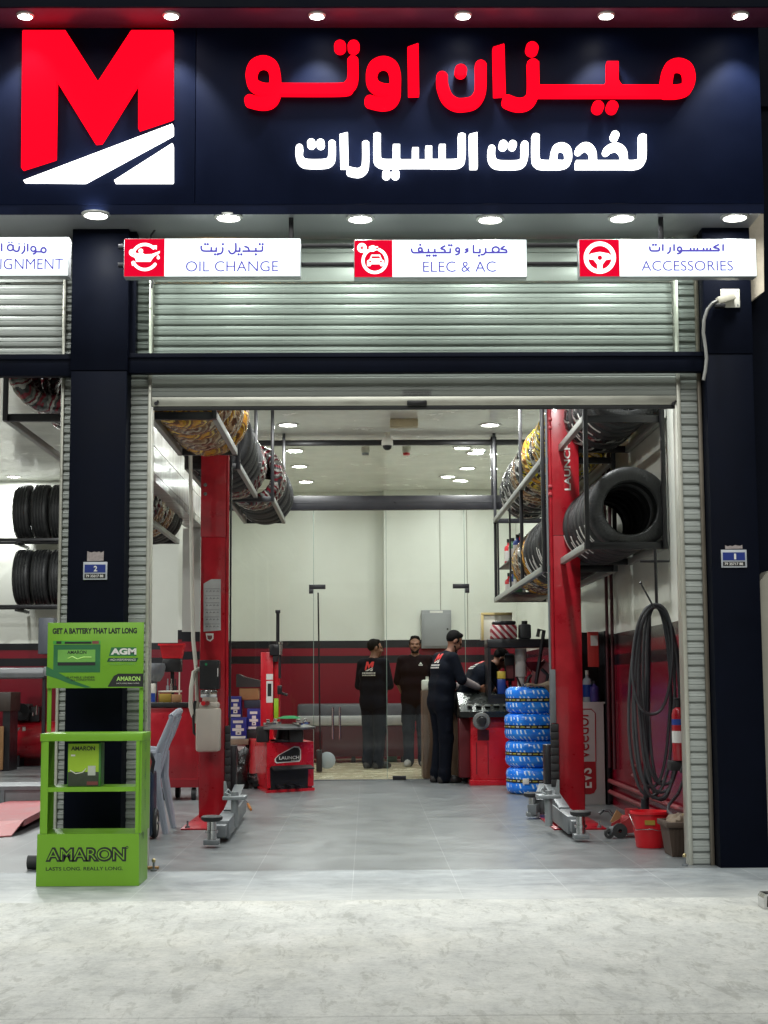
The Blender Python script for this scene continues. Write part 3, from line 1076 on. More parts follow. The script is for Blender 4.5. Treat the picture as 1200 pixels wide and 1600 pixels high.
W = 12
T1 = [('c', [(910, 82), (910, 108), (895, 113)], W), ('s', [(905, 113), (780, 113)], W), ('d', 893, 68, D), ('d', 912, 68, D), ('s', [(868, 90), (868, 113)], W), ('d', 868, 134, D), ('c', [(795, 82), (818, 92), (824, 113)], W), ('s', [(764, 88), (764, 113), (738, 113)], W), ('d', 756, 134, D), ('d', 774, 134, D),
      ('c', [(738, 60), (738, 105), (724, 127), (704, 126), (692, 108)], W), ('c', [(654, 90), (653, 112), (642, 128), (622, 130)], W), ('d', 655, 68, D), ('s', [(612, 88), (612, 113), (540, 113)], W), ('d', 604, 134, D), ('d', 621, 134, D), ('s', [(580, 86), (580, 113)], W), ('c', [(545, 113), (524, 110), (515, 98), (515, 80)], W), ('d', 540, 68, D), ('d', 557, 68, D)]
T2 = [('c', [(1008, 80), (985, 98), (1016, 106), (1022, 122)], W), ('s', [(1022, 122), (884, 122)], W), ('c', arc(950, 104, 22, 0, 360, ry=18), W, (0, 0)), ('c', [(885, 94), (884, 118), (872, 134), (855, 136)], W), ('s', [(848, 96), (848, 122), (806, 122), (806, 72)], W), ('d', 842, 142, D), ('c', [(772, 98), (756, 103), (770, 112), (750, 123)], W),
      ('c', arc(704, 104, 12, 0, 360), W, (0, 0)), ('c', [(716, 104), (712, 128), (690, 137)], W), ('s', [(656, 94), (656, 122), (470, 122)], W), ('d', 648, 75, D), ('d', 664, 75, D), ('c', [(624, 78), (596, 95), (620, 106), (622, 122)], W), ('s', [(556, 96), (556, 122)], W), ('d', 548, 142, D), ('d', 563, 142, D), ('s', [(515, 96), (515, 122)], W), ('d', 506, 142, D), ('d', 522, 142, D),
      ('c', arc(462, 104, 12, 0, 360), W, (0, 0)), ('c', [(474, 104), (474, 120), (440, 123), (412, 120), (405, 98)], W), ('d', 462, 72, D)]
T3 = [('s', [(972, 68), (972, 112)], W), ('c', [(945, 70), (912, 88), (942, 97), (946, 110)], W), ('s', [(946, 110), (700, 110)], W)] + [('s', [(x, 90), (x, 110)], W) for x in (890, 868, 846, 806, 784, 762)] + [('c', arc(690, 100, 13, 0, 360), W, (0, 0)), ('c', [(703, 100), (698, 122), (676, 130)], W), ('s', [(655, 68), (655, 112)], W), ('c', [(630, 88), (628, 114), (612, 128)], W), ('s', [(582, 68), (582, 112)], W), ('c', [(560, 88), (558, 108), (530, 112), (503, 108), (497, 84)], W), ('d', 519, 72, D), ('d', 537, 72, D)]
T0 = [('s', [(25, 150), (25, 275)], 28), ('c', arc(162, 218, 46, 0, 360), 26, (0, 0)), ('d', 140, 135, 14), ('d', 185, 135, 14), ('c', [(205, 180), (208, 245), (250, 276), (290, 262), (302, 195)], 28), ('d', 297, 160, 13), ('c', [(382, 190), (380, 265), (338, 312)], 28), ('d', 378, 160, 13), ('s', [(432, 155), (432, 280)], 28), ('c', arc(520, 238, 38, 0, 360), 26, (0, 0)), ('c', [(558, 240), (552, 300), (515, 318)], 28), ('c', [(560, 282), (640, 284)], 26), ('c', arc(680, 258, 38, 0, 360), 28, (0, 0))]
I1 = [('c', arc(150, 150, 80, 200, 315), 20), ('p', [(196, 78), (226, 106), (228, 76)]), ('c', arc(150, 150, 82, 35, 155), 20), ('p', [(62, 182), (92, 180), (68, 210)]), ('p', [(84, 130), (120, 124), (135, 124), (150, 134), (195, 132), (248, 112), (246, 126), (208, 150), (186, 182), (94, 182), (84, 152)]), ('c', [(96, 152), (60, 135), (56, 115), (72, 108), (90, 130)], 14, (0, 0)), ('d', 124, 112, 15), ('d', 237, 156, 10), ('p', [(228, 152), (246, 152), (237, 134)])]
I2 = [('c', arc(168, 175, 76, 0, 360, 24), 20, (0, 0)), ('p', [(118, 210), (118, 176), (134, 166), (146, 136), (202, 136), (214, 166), (228, 176), (228, 210), (206, 210), (200, 198), (146, 198), (140, 210)]), ('-', [(150, 146), (198, 146), (204, 160), (144, 160)]), ('-d', 138, 180, 7), ('-d', 208, 180, 7), ('-', [(118, 95), (152, 118), (190, 118), (190, 70), (118, 70)]), ('d', 85, 92, 31), ('d', 156, 96, 20), ('p', [(130, 84), (150, 76), (150, 118), (130, 108)]), ('s', [(170, 86), (190, 86)], 7), ('s', [(170, 104), (190, 104)], 7)]
for k in range(3):
    a = R(60 * k)
    w = 2.6
    ux, uy = cos(a), sin(a)
    I2.append(('-', [(85 - 22 * ux - w * uy, 92 - 22 * uy + w * ux), (85 + 22 * ux - w * uy, 92 + 22 * uy + w * ux), (85 + 22 * ux + w * uy, 92 + 22 * uy - w * ux), (85 - 22 * ux + w * uy, 92 - 22 * uy - w * ux)]))
I3 = [('c', arc(175, 155, 90, 0, 360, 28), 28, (0, 0)), ('p', [(88, 150), (120, 128), (175, 118), (230, 128), (262, 150), (258, 164), (215, 170), (192, 200), (192, 245), (158, 245), (158, 200), (135, 170), (92, 164)]), ('-d', 175, 156, 15)]


def lightbox(x0, x1, y0, y1, xr, lab, letters, org, sc, latin, icon=None, iorg=None):
    a, b = P(x0, y1, YB), P(x1, y0, YB)
    r = thing('lightbox_sign', lab, 'lightbox sign', ((a.x + b.x) / 2, YB, a.z), 'lightbox signs under the fascia')
    MB().box(a.x, b.x, YB, YB + 0.085, a.z, b.z, 0, 0.006).build('case', mat('aluminium_trim', S(196, 198, 200), 0.35, 0.6), r)
    xm = P(xr, y0, YB).x if xr else a.x + 0.004
    MB().box(xm, b.x - 0.004, YB - 0.004, YB - 0.001, a.z + 0.004, b.z - 0.004, 0).build('lit_face', E_BOX, r)
    if xr:
        MB().box(a.x + 0.004, xm - 0.001, YB - 0.004, YB - 0.001, a.z + 0.004, b.z - 0.004, 0).build('icon_panel', E_BOXR, r)
        glyph_mesh(conv(icon, iorg[0], iorg[1], 1200 / 290), 0.55, lambda x, y: P(x, y, YB - 0.006), 0.0015).build('icon', E_BOX, r)
    glyph_mesh(conv(letters, org[0], org[1], sc), 0.5, lambda x, y: P(x, y, YB - 0.006), 0.0015).build('arabic_lettering', E_INK, r)
    mb = MB()
    for t, q in latin:
        text_px(mb, t, *q, YB - 0.006, bold=-0.004)
    mb.build('latin_lettering', E_INK, r)
    return r


lightbox(193, 470, 372, 433, 257.5, 'lightbox sign reading OIL CHANGE with a red oil can icon panel', T1, (190, 365), 1200 / 290, [('OIL CHANGE', (290.3, 408, 434.6, 424.4))], I1, (190, 365))
lightbox(553, 823, 374, 434, 613, 'lightbox sign reading ELEC & AC with a red electric car icon panel', T2, (545, 365), 1200 / 290, [('ELEC & AC', (661, 408.5, 775, 425))], I2, (545, 365))
lightbox(905, 1181, 373, 433, 967, 'lightbox sign reading ACCESSORIES with a red steering wheel icon panel', T3, (895, 365), 1200 / 290, [('ACCESSORIES', (1002.5, 407.5, 1145.5, 423.2))], I3, (895, 365))
lightbox(-190, 108, 370, 432, None, 'white lightbox sign over the neighbouring bay, its wording ending in IGNMENT', T0, (0, 365), 10, [('IGNMENT', (0.2, 404, 98.5, 421))])


# ------------------------------------------------------------------ lamps
def lamp(name, label, x, y, z, r, watts, angle, group, cat='downlight', blend=0.7, tilt=(0, 0), lens=LAMPW, col=(0.97, 1.0, 0.985), drop=0.0):
    t = thing(name, label, cat, (x, y, z), group)
    MB().lathe([(r * 1.3, 0), (r * 1.3, -0.008), (r * 1.05, -0.016), (r * 0.98, -0.006), (r * 0.98, 0)], (x, y, z), n=24).build('trim_ring', mat('lamp_trim', S(210, 210, 205), 0.3, 0.5), t)
    MB().lathe([(0.0001, -0.005), (r * 0.6, -0.0125), (r * 0.97, -0.007)], (x, y, z), n=24).build('lens', lens, t)
    ld = bpy.data.lights.new('lamp_beam', 'SPOT' if angle else 'AREA')
    ld.energy = watts
    if angle:
        ld.spot_size = R(angle)
        ld.spot_blend = blend
        ld.shadow_soft_size = 0.05
    else:
        ld.shape = 'DISK'
        ld.size = r * 1.6
    ld.color = col
    lo = bpy.data.objects.new('lamp_beam', ld)
    COL.objects.link(lo)
    lo.parent = t
    lo.location = (0, 0, -0.025)
    lo.rotation_euler = (R(tilt[0]), R(tilt[1]), 0)
    return t


W_SOF, W_FAS, W_INT, W_BACK = 8.5, 64, 58, 19
for px, py, lab in ((150, 334, 'above the black left pillar'), (357, 338, 'above the OIL CHANGE sign'), (563, 340, 'at the left end of the ELEC & AC sign'), (766, 341, 'at the right end of the ELEC & AC sign'), (972, 339, 'above the steering wheel icon'), (1148, 338, 'above the right end of the ACCESSORIES sign'), (-60, 334, 'above the neighbouring bay')):
    d = ray(px, py)
    q = Vector((0, 0, EYE)) + d * ((ZS - EYE) / d.z)
    lamp('soffit_downlight', 'round soffit downlight ' + lab, q.x, q.y, ZS - 0.001, 0.07, W_SOF, 0, 'downlights in the soffit')
for px, lab in ((38, 'over the left stroke of the M logo'), (267, 'over the right stroke of the M logo'), (495, 'over the left end of the red lettering'), (724, 'over the middle of the red lettering'), (948, 'over the right half of the red lettering'), (1158, 'at the right end of the fascia')):
    d = ray(px, 20)
    q = Vector((0, 0, EYE)) + d * ((ZT - EYE) / d.z)
    lamp('fascia_spotlight', 'small spotlight under the red ledge ' + lab, q.x, 9.15, ZT - 0.001, 0.042, W_FAS, 78, 'spotlights under the red ledge', cat='spotlight', tilt=(9, 0), blend=0.5)
zc = ZC - EYE
col_l, col_r = -0.296 * zc, 0.478 * zc
for yy in (11.7, 14.7):
    for x, s in ((col_l, 'left'), (col_r, 'right')):
        lamp('ceiling_downlight', f'ceiling downlight of the {s} row, {"first" if yy < 12 else "second"} behind the shutter', x, yy, ZC - 0.001, 0.075, W_INT, 0, 'ceiling downlights of the workshop')
for px, py, s in ((450, 663, 'left'), (766, 663, 'right')):
    q = ray(px, py)
    q = Vector((0, 0, EYE)) + q * (zc / q.z)
    lamp('ceiling_downlight', f'ceiling downlight of the {s} row, seen just below the shutter edge', q.x, q.y, ZC - 0.001, 0.1, W_INT, 0, 'ceiling downlights of the workshop')
for px, py, s in ((460, 703, 'left row behind the glass, nearest the glass'), (468, 728, 'left row behind the glass, middle one'), (478, 752, 'left row behind the glass, deepest one'), (722, 699, 'right rows behind the glass, added for a near mirrored lamp'), (743, 707, 'right rows behind the glass, beside the black post'), (730, 731, 'right rows behind the glass, middle depth'), (700, 744, 'right rows behind the glass, added for a deep mirrored lamp'), (718, 750, 'right rows behind the glass, second deepest')):  # two right-row lamps are added where the panes only mirror lamps
    q = ray(px, py)
    q = Vector((0, 0, EYE)) + q * (zc / q.z)
    lamp('ceiling_downlight', f'ceiling downlight of the {s}', q.x, min(q.y, YBW - 0.4), ZC - 0.001, 0.1, W_BACK * 0.55, 0, 'ceiling downlights behind the glass')
for k, (x, yy) in enumerate(((-5.0, 11.8), (-3.4, 15), (-5.2, 15), (-3.6, 19.0))):
    lamp('ceiling_downlight', f'ceiling downlight of the neighbouring bay, {["first", "second", "third", "fourth"][k]} from the shutter', x, yy, ZC - 0.001, 0.085, W_INT * 1.8, 0, 'ceiling downlights of the neighbouring bay')
q = ray(25, 746)
q = Vector((0, 0, EYE)) + q * (zc / q.z)
lamp('ceiling_downlight', 'ceiling downlight in view above the tyres of the neighbouring bay', q.x, min(q.y, 22.0), ZC - 0.001, 0.085, W_INT, 0, 'ceiling downlights of the neighbouring bay')
# ------------------------------------------------------------------ tyres
def PZ(px, py, z):
    d = ray(px, py)
    return Vector((0, 0, EYE)) + d * ((z - EYE) / d.z)


def angle_nodes(nt):
    tc = node(nt, 'ShaderNodeTexCoord')
    sep = node(nt, 'ShaderNodeSeparateXYZ')
    nt.links.new(tc.outputs['Object'], sep.inputs[0])
    a = math_node(nt, 'ARCTAN2', sep.outputs[2], sep.outputs[0])
    return tc, sep, math_node(nt, 'MULTIPLY', a, 1 / tau)


def tread_mat():
    m = bpy.data.materials.new('tyre_rubber')
    m.use_nodes = True
    nt = m.node_tree
    b = nt.nodes['Principled BSDF']
    tc, sep, th = angle_nodes(nt)
    y = math_node(nt, 'ABSOLUTE', sep.outputs[1])
    u = math_node(nt, 'ADD', math_node(nt, 'MULTIPLY', th, 64.0), math_node(nt, 'MULTIPLY', y, 9.0))
    fr = math_node(nt, 'FRACT', u)
    g = math_node(nt, 'GREATER_THAN', fr, 0.2)
    n = node(nt, 'ShaderNodeTexNoise', i_Scale=14.0, i_Detail=5.0)
    nt.links.new(tc.outputs['Object'], n.inputs['Vector'])
    cr = ramp(nt, [(0.3, S(30, 31, 33)), (0.7, S(48, 49, 50))])
    nt.links.new(n.outputs[0], cr.inputs[0])
    nt.links.new(cr.outputs[0], b.inputs['Base Color'])
    bp = node(nt, 'ShaderNodeBump', i_Strength=0.9, i_Distance=0.008)
    nt.links.new(g, bp.inputs['Height'])
    nt.links.new(bp.outputs[0], b.inputs['Normal'])
    b.inputs['Roughness'].default_value = 0.5
    return m


def wrap_mat(name, cols, n=26, metal=0.35):
    """spiral packing strip wound round the tyre"""
    m = bpy.data.materials.new(name)
    m.use_nodes = True
    nt = m.node_tree
    b = nt.nodes['Principled BSDF']
    tc, sep, th = angle_nodes(nt)
    nz = node(nt, 'ShaderNodeTexNoise', i_Scale=7.0, i_Detail=5.0)
    nt.links.new(tc.outputs['Object'], nz.inputs['Vector'])
    u = math_node(nt, 'ADD', math_node(nt, 'MULTIPLY', th, float(n)), math_node(nt, 'MULTIPLY', sep.outputs[1], 5.0))
    u = math_node(nt, 'ADD', u, math_node(nt, 'MULTIPLY', nz.outputs[0], 1.6))
    fr = math_node(nt, 'FRACT', u)
    k = len(cols)
    cr = ramp(nt, [(i / k, c) for i, c in enumerate(cols)], 'CONSTANT')
    nt.links.new(fr, cr.inputs[0])
    n2 = node(nt, 'ShaderNodeTexNoise', i_Scale=22.0, i_Detail=4.0)
    nt.links.new(tc.outputs['Object'], n2.inputs['Vector'])
    r2 = ramp(nt, [(0.35, (0.5, 0.48, 0.45)), (0.6, (1, 1, 1))])
    nt.links.new(n2.outputs[0], r2.inputs[0])
    mx = node(nt, 'ShaderNodeMix', data_type='RGBA', blend_type='MULTIPLY')
    mx.inputs[0].default_value = 0.8
    nt.links.new(cr.outputs[0], mx.inputs[6])
    nt.links.new(r2.outputs[0], mx.inputs[7])
    nt.links.new(mx.outputs[2], b.inputs['Base Color'])
    b.inputs['Metallic'].default_value = metal
    b.inputs['Roughness'].default_value = 0.26
    bp = node(nt, 'ShaderNodeBump', i_Strength=0.7, i_Distance=0.012)
    ad = math_node(nt, 'ADD', fr, n2.outputs[0])
    nt.links.new(ad, bp.inputs['Height'])
    nt.links.new(bp.outputs[0], b.inputs['Normal'])
    return m


TYRE = tread_mat()
WRAP_GOLD = wrap_mat('gold_packing_strip', [S(214, 160, 40), S(150, 100, 50), S(226, 190, 90), S(120, 84, 52), S(200, 140, 60)], n=15)
WRAP_YEL = wrap_mat('yellow_packing_strip', [S(236, 216, 40), S(60, 56, 40), S(222, 196, 60), S(150, 130, 70), S(232, 230, 190)], n=13)
WRAP_BRN = wrap_mat('brown_packing_strip', [S(150, 116, 82), S(190, 164, 128), S(110, 76, 56), S(190, 176, 150), S(128, 92, 66)], n=14)
WRAP_RED = wrap_mat('red_silver_packing_strip', [S(128, 130, 126), S(104, 18, 34), S(170, 168, 162), S(60, 62, 62), S(112, 24, 38), S(84, 86, 84)], n=13)
WRAP_ZEB = wrap_mat('black_silver_packing_strip', [S(30, 30, 32), S(30, 30, 32), S(170, 170, 164), S(32, 32, 34)], n=16, metal=0.1)


def tyre_profile(r=0.32, w=0.21, rim=0.205):
    h = w / 2
    side = [(rim, -h * 0.80), (rim + 0.012, -h * 0.93), (rim + 0.05, -h * 1.02), (r - 0.035, -h * 0.99), (r - 0.012, -h * 0.9), (r - 0.002, -h * 0.78)]
    tread = []
    for g in (-0.52, -0.18, 0.18, 0.52):
        tread += [(r + 0.001, h * (g - 0.08)), (r - 0.013, h * (g - 0.06)), (r - 0.013, h * (g + 0.06)), (r + 0.001, h * (g + 0.08))]
    inner = [(rim, h * 0.72), (rim + 0.03, h * 0.8), (r - 0.03, h * 0.78), (r - 0.02, 0), (r - 0.03, -h * 0.78), (rim + 0.03, -h * 0.8), (rim, -h * 0.72)]
    return side + tread + [(a, -b) for a, b in side[::-1]] + inner


def sticker_mb(a0, a1, y, wd, r=0.3245):
    mb = MB()
    n = 8
    vs = []
    for i in range(n + 1):
        a = R(a0 + (a1 - a0) * i / n)
        for yy in (y - wd / 2, y + wd / 2):
            vs.append((r * cos(a), yy, r * sin(a)))
    for i in range(n + 1):
        a = R(a0 + (a1 - a0) * i / n)
        for yy in (y - wd / 2, y + wd / 2):
            vs.append(((r - 0.004) * cos(a), yy, (r - 0.004) * sin(a)))
    k = 2 * (n + 1)
    fs = [(2 * i, 2 * i + 1, 2 * i + 3, 2 * i + 2) for i in range(n)] + [(k + 2 * i, k + 2 * i + 2, k + 2 * i + 3, k + 2 * i + 1) for i in range(n)]
    fs += [(2 * i, 2 * i + 2, k + 2 * i + 2, k + 2 * i) for i in range(n)] + [(2 * i + 1, k + 2 * i + 1, k + 2 * i + 3, 2 * i + 3) for i in range(n)]
    fs += [(0, k, k + 1, 1), (2 * n, 2 * n + 1, k + 2 * n + 1, k + 2 * n)]
    return mb.add(vs, fs, 0, True)


STICK = mat('white_sticker', S(236, 235, 230), 0.55, var=0.04, scale=30)
PROTO = {}


def proto_plain(key, stickers, w=0.21):
    t = MB().lathe(tyre_profile(w=w), axis='y', n=48, closed=True).build('tyre', TYRE, loc=(0, 0, 0), angle=30)
    for s in stickers:
        o = sticker_mb(*s).build('label_sticker', STICK, t, world=False)
    PROTO[key] = t


def proto_wrap(key, m, seed):
    rg = random.Random(seed)
    n, k = 72, 16
    mb = MB()
    vs = []
    for i in range(n):
        t = tau * i / n
        pinch = 1 - 0.06 * (i % 3 == 0) - rg.random() * 0.035
        for j in range(k):
            a = tau * j / k
            c, s_ = cos(a), sin(a)
            e = 2.6
            rr = 0.258 + 0.068 * pinch * math.copysign(abs(c) ** (2 / e), c)
            hh = 0.118 * pinch * math.copysign(abs(s_) ** (2 / e), s_)
            vs.append((rr * cos(t), hh + rg.uniform(-.002, .002), rr * sin(t)))
    fs = [(i * k + j, i * k + (j + 1) % k, ((i + 1) % n) * k + (j + 1) % k, ((i + 1) % n) * k + j) for i in range(n) for j in range(k)]
    t = mb.add(vs, fs, 0, True).build('wrapped_tyre', m, loc=(0, 0, 0), angle=60)
    PROTO[key] = t


proto_plain('plain', [])
proto_plain('s1', [(190, 222, -0.03, 0.034)])
proto_plain('s2', [(196, 222, -0.05, 0.032), (204, 238, 0.035, 0.03)])
proto_plain('s3', [(214, 240, -0.01, 0.036)])
proto_plain('t1', [(-60, -34, 0.0, 0.05)])
for i, (k, m) in enumerate((('gold', WRAP_GOLD), ('yellow', WRAP_YEL), ('brown', WRAP_BRN), ('red', WRAP_RED), ('zebra', WRAP_ZEB))):
    proto_wrap(k, m, i)
PROTO_USED = {}
DESC = {'plain': 'plain black', 's1': 'one white sticker', 's2': 'two white stickers', 's3': 'low white sticker', 't1': 'tread label', 'gold': 'gold strip wrapping', 'yellow': 'yellow strip wrapping', 'brown': 'brown strip wrapping', 'red': 'red and silver wrapping', 'zebra': 'black and silver wrapping'}
ORD = ['first', 'second', 'third', 'fourth', 'fifth', 'sixth', 'seventh', 'eighth', 'ninth', 'tenth', 'eleventh', 'twelfth', 'thirteenth', 'fourteenth', 'fifteenth', 'sixteenth', 'seventeenth', 'eighteenth', 'nineteenth', 'twentieth']


def place_tyre(kind, loc, rot, sc, label, group):
    if kind not in PROTO_USED:
        PROTO_USED[kind] = 1
        o = PROTO[kind]
    else:
        o = copy_tree(PROTO[kind])
    o.location = loc
    o.rotation_euler = rot
    o.scale = (sc, sc, sc) if not isinstance(sc, tuple) else sc
    tag(o, label, 'tyre', group)
    return o


def tyre_row(kinds, x, y0, step, z, r, where, group):
    """tyres standing side by side along the depth of a hanging rack, front one first"""
    rg = random.Random(len(where))
    for i, k in enumerate(kinds):
        sc = r / 0.32
        spin = rg.uniform(-0.14, 0.14) if k[0] in 's' else rg.uniform(0, 6)
        w = step / (0.236 * sc)
        place_tyre(k, (x + rg.uniform(-.012, .012), y0 + i * step, z + rg.uniform(-.006, .006)), (rg.uniform(-.02, .02), spin, rg.uniform(-.03, .03)), (sc, sc * w, sc), f'{ORD[i]} tyre from the front, {where}, {DESC[k]}', group)


RAIL = mat('lit_angle_iron', S(158, 160, 154), 0.45, 0.3, var=0.15, scale=8)  # dark iron; the lamp light on the rails is put into the grey


def rack(label, xl, xr, y0, y1, levels, posts, ztop=ZC - 0.001, low=None, loc=None):
    """hanging tyre rack: pairs of rails along the depth, cross bars, square posts up to the ceiling"""
    zb = min(levels) if low is None else low
    r = thing('tyre_rack', label, 'tyre rack', ((xl + xr) / 2, y0, zb), 'hanging tyre racks')
    for z in levels:
        for x, s in ((xl, 1), (xr, -1)):
            MB().box(x - 0.02, x + 0.02, y0 + 0.018, y1 - 0.018, z - 0.026, z + 0.026, 0, 0.002).build('rail', RAIL, r)
        for y in (y0, y1):
            MB().box(xl - 0.02, xr + 0.02, y - 0.017, y + 0.017, z - 0.028, z + 0.028, 0, 0.002).build('cross_bar', BLACKM, r)
    for x, y in posts:
        MB().box(x - 0.017, x + 0.017, y - 0.036 - 0.0175, y - 0.0175, zb - 0.028, ztop, 0, 0.002).build('post', BLACKM, r)
    return r


# near right rack, the tyres facing the camera
YN = 11.72
xl, xr = P(917, 853, YN).x, P(1038, 853, YN).x
zl, zu = P(917, 853, YN).z, P(912, 655, YN).z
YN1 = PZ(878, 878, zl).y
rack('black hanging rack just inside the right jamb, its tyres facing the entrance', xl, xr, YN, YN1, (zl, zu), ((xl, YN), (xr, YN)))
c = P(981, 796, YN + 0.1)
n = 7
st = (YN1 - YN - 0.1) / (n - 0.4)
tyre_row(['plain', 's2', 's1', 's2', 's3', 's2', 's1'], c.x, YN + 0.13, st, c.z, 66 / px_per_m(YN + .1), 'lower row by right jamb', 'tyres in the rack by the right jamb')
tyre_row(['plain', 'plain', 's3', 's2', 'zebra', 's2', 'zebra'], c.x, YN + 0.13, st, zu + 0.26, 0.295, 'upper row by right jamb', 'tyres in the rack by the right jamb')

# long right rack behind the lift post
Y0 = 13.36
xl, zl, zu = P(850, 889, Y0).x, P(850, 889, Y0).z, P(846, 720, Y0).z
Y1 = PZ(760, 948, zl).y
Y1 = min(Y1, YGL - 0.25)
xr = xl + 0.62
rack('long black hanging rack on the right wall behind the lift post, two mixed rows', xl, xr, Y0, Y1, (zl, zu), ((xl + .0, Y0), (xl, Y0 + 1.9), (xl, Y1), (xr, Y0), (xr, Y1)))
xm, rr = (xl + xr) / 2 + 0.03, 0.335
tyre_row(['s2', 's1', 's3', 's2', 's1', 's2', 'gold', 'gold', 'zebra', 'brown', 'brown', 'gold'], xm, Y0 + 0.45, 0.232, zl + rr - 0.05, rr, 'lower row, long right rack', 'tyres in the long right rack')
tyre_row(['yellow', 'yellow', 'gold', 'zebra', 'yellow', 'gold', 'yellow', 'brown', 'zebra', 'brown', 'brown', 'zebra', 's2', 'zebra', 's2', 'zebra', 's2'], xm, Y0 + 0.45, 0.25, zu + rr - 0.05, rr, 'upper row, long right rack', 'tyres in the long right rack')

# oil shelf at the far end, under the upper tyre row
ys0, ys1 = Y0 + 3.4, Y1 - 0.05
sx = xl + 0.04
bs = thing('bottle_shelf', 'small black shelf of oil bottles hanging at the far end of the long right rack', 'shelf', (sx, ys0, zl - 0.02))
for z in (zl - 0.02, zl + 0.36):
    MB().box(sx, sx + 0.5, ys0, ys1, z, z + 0.02, 0, 0.003).build('shelf_board', BLACKM, bs)
for y in (ys0 + 0.02, ys1 - 0.02):
    MB().box(sx - 0.021, sx - 0.001, y - 0.015, y + 0.015, zl - 0.02, zu - 0.03).build('upright', BLACKM, bs)


def bottle(name, label, x, y, z, r, h, body, cap, group=None, neck=0.35, band=None, cat='bottle', n=14):
    t = thing(name, label, cat, (x, y, z), group)
    nh = h * 0.78
    MB().lathe([(0.001, 0), (r * 0.9, 0), (r, r * 0.15), (r, nh * 0.82), (r * 0.85, nh * 0.92), (r * neck, nh), (r * neck, nh + h * 0.08), (0.001, nh + h * 0.08)], (x, y, z), n=n).build('bottle_body', body, t)
    MB().cyl((x, y, z + nh + h * 0.081), (x, y, z + h), r * neck * 1.15, n=12).build('cap', cap, t)
    if band:
        MB().lathe([(r * 1.012, nh * 0.2), (r * 1.012, nh * 0.7)], (x, y, z), n=n).build('label_band', band, t)
    return t


GRN = mat('green_plastic', S(80, 130, 96), 0.4, var=0.1)
BLU = mat('blue_plastic', S(26, 60, 140), 0.4, var=0.1)
YELP = mat('yellow_plastic', S(206, 180, 70), 0.4, var=0.1)
REDP = mat('red_plastic', S(206, 24, 36), 0.38, var=0.1, scale=6)
rg = random.Random(3)
bots = [(GRN, 'green'), (WHITEP, 'white'), (BLU, 'blue'), (GREYP, 'grey'), (REDP, 'red'), (YELP, 'yellow')]
for lv, z in enumerate((zl, zl + 0.38)):
    for i in range(6):
        m, nm = bots[(i * (1 + lv) + lv * 2) % 6]
        bottle('oil_bottle', f'{nm} oil bottle on the {"lower" if lv == 0 else "upper"} board of the oil shelf, {ORD[i]} from the front', sx + 0.08 + 0.06 * (i % 2), ys0 + 0.12 + i * (ys1 - ys0 - 0.24) / 5, z + 0.001, 0.05, 0.26 + 0.05 * rg.random(), m, BLACKP, 'oil bottles on the oil shelf', band=PAPER if m is not WHITEP else BLU)

# left rack: three units one behind the other
zr = zu
seg = [((337, 650), (366, 706)), ((373, 729), (399, 774)), ((424, 780), (445, 814))]
kinds = [['gold', 'brown', 'gold', 'brown', 'brown', 'gold'], ['plain', 's2', 's2', 's1', 's2', 'red', 'red'], ['red', 'red', 's2', 's2', 's1', 's2', 's2']]
nm = ['nearest', 'middle', 'deepest']
LEFTR = []
for i, (a, b) in enumerate(seg):
    pa, pb = PZ(*a, zr), PZ(*b, zr)
    ya, yb = pa.y, pb.y
    xrr = (pa.x + pb.x) / 2
    xll = xrr - 0.46
    rack(f'{nm[i]} unit of the hanging tyre rack along the left of the bay', xll, xrr, ya, yb, (zr,), ((xrr, ya), (xrr, yb + 0.05), (xll, ya)))
    k = kinds[i]
    st = (yb - ya - 0.06) / len(k)
    r_ = 0.335
    tyre_row(k, (xll + xrr) / 2 + 0.01, ya + st / 2 + 0.03, st, zr + r_ - 0.055, r_, f'{nm[i]} left rack unit', 'tyres in the left rack')
    LEFTR.append((xll, xrr, ya, yb))

# neighbouring bay: rack with red and silver wrapped tyres
ya = PZ(10, 653, zr).y
yb = PZ(93, 722, zr).y
xll = PZ(10, 653, zr).x
rack('black hanging rack over the neighbouring bay, red and silver wrapped tyres facing out', xll, xll + 0.62, ya, yb, (zr,), ((xll, ya), (xll + 0.62, ya), (xll, yb)))
c = P(90, 571, ya + 0.1)
k = ['red'] * 7
tyre_row(k, c.x, ya + 0.13, (yb - ya - 0.1) / 6.6, c.z, 78 / px_per_m(ya), 'rack over neighbouring bay', 'wrapped tyres over the neighbouring bay')
# row hung behind the long beam
z3 = 2.80
pa, pb = PZ(232, 812, z3), PZ(283, 846, z3)
xrr = (pa.x + pb.x) / 2 - 0.02
rack('dark hanging rack seen under the long white beam', xrr - 0.5, xrr, pa.y - 1, pb.y, (z3,), ((xrr - .5, pa.y - 1), (xrr - .5, pb.y)))
tyre_row(['zebra', 's2', 'zebra', 'brown', 'zebra', 'red', 'brown', 'brown', 'zebra', 'brown', 'brown', 'plain', 'plain', 'plain'], xrr - 0.24, pa.y - 0.88, (pb.y - pa.y + 0.8) / 14, z3 + 0.27, 0.33, 'rack under white beam', 'tyres under the long white beam')

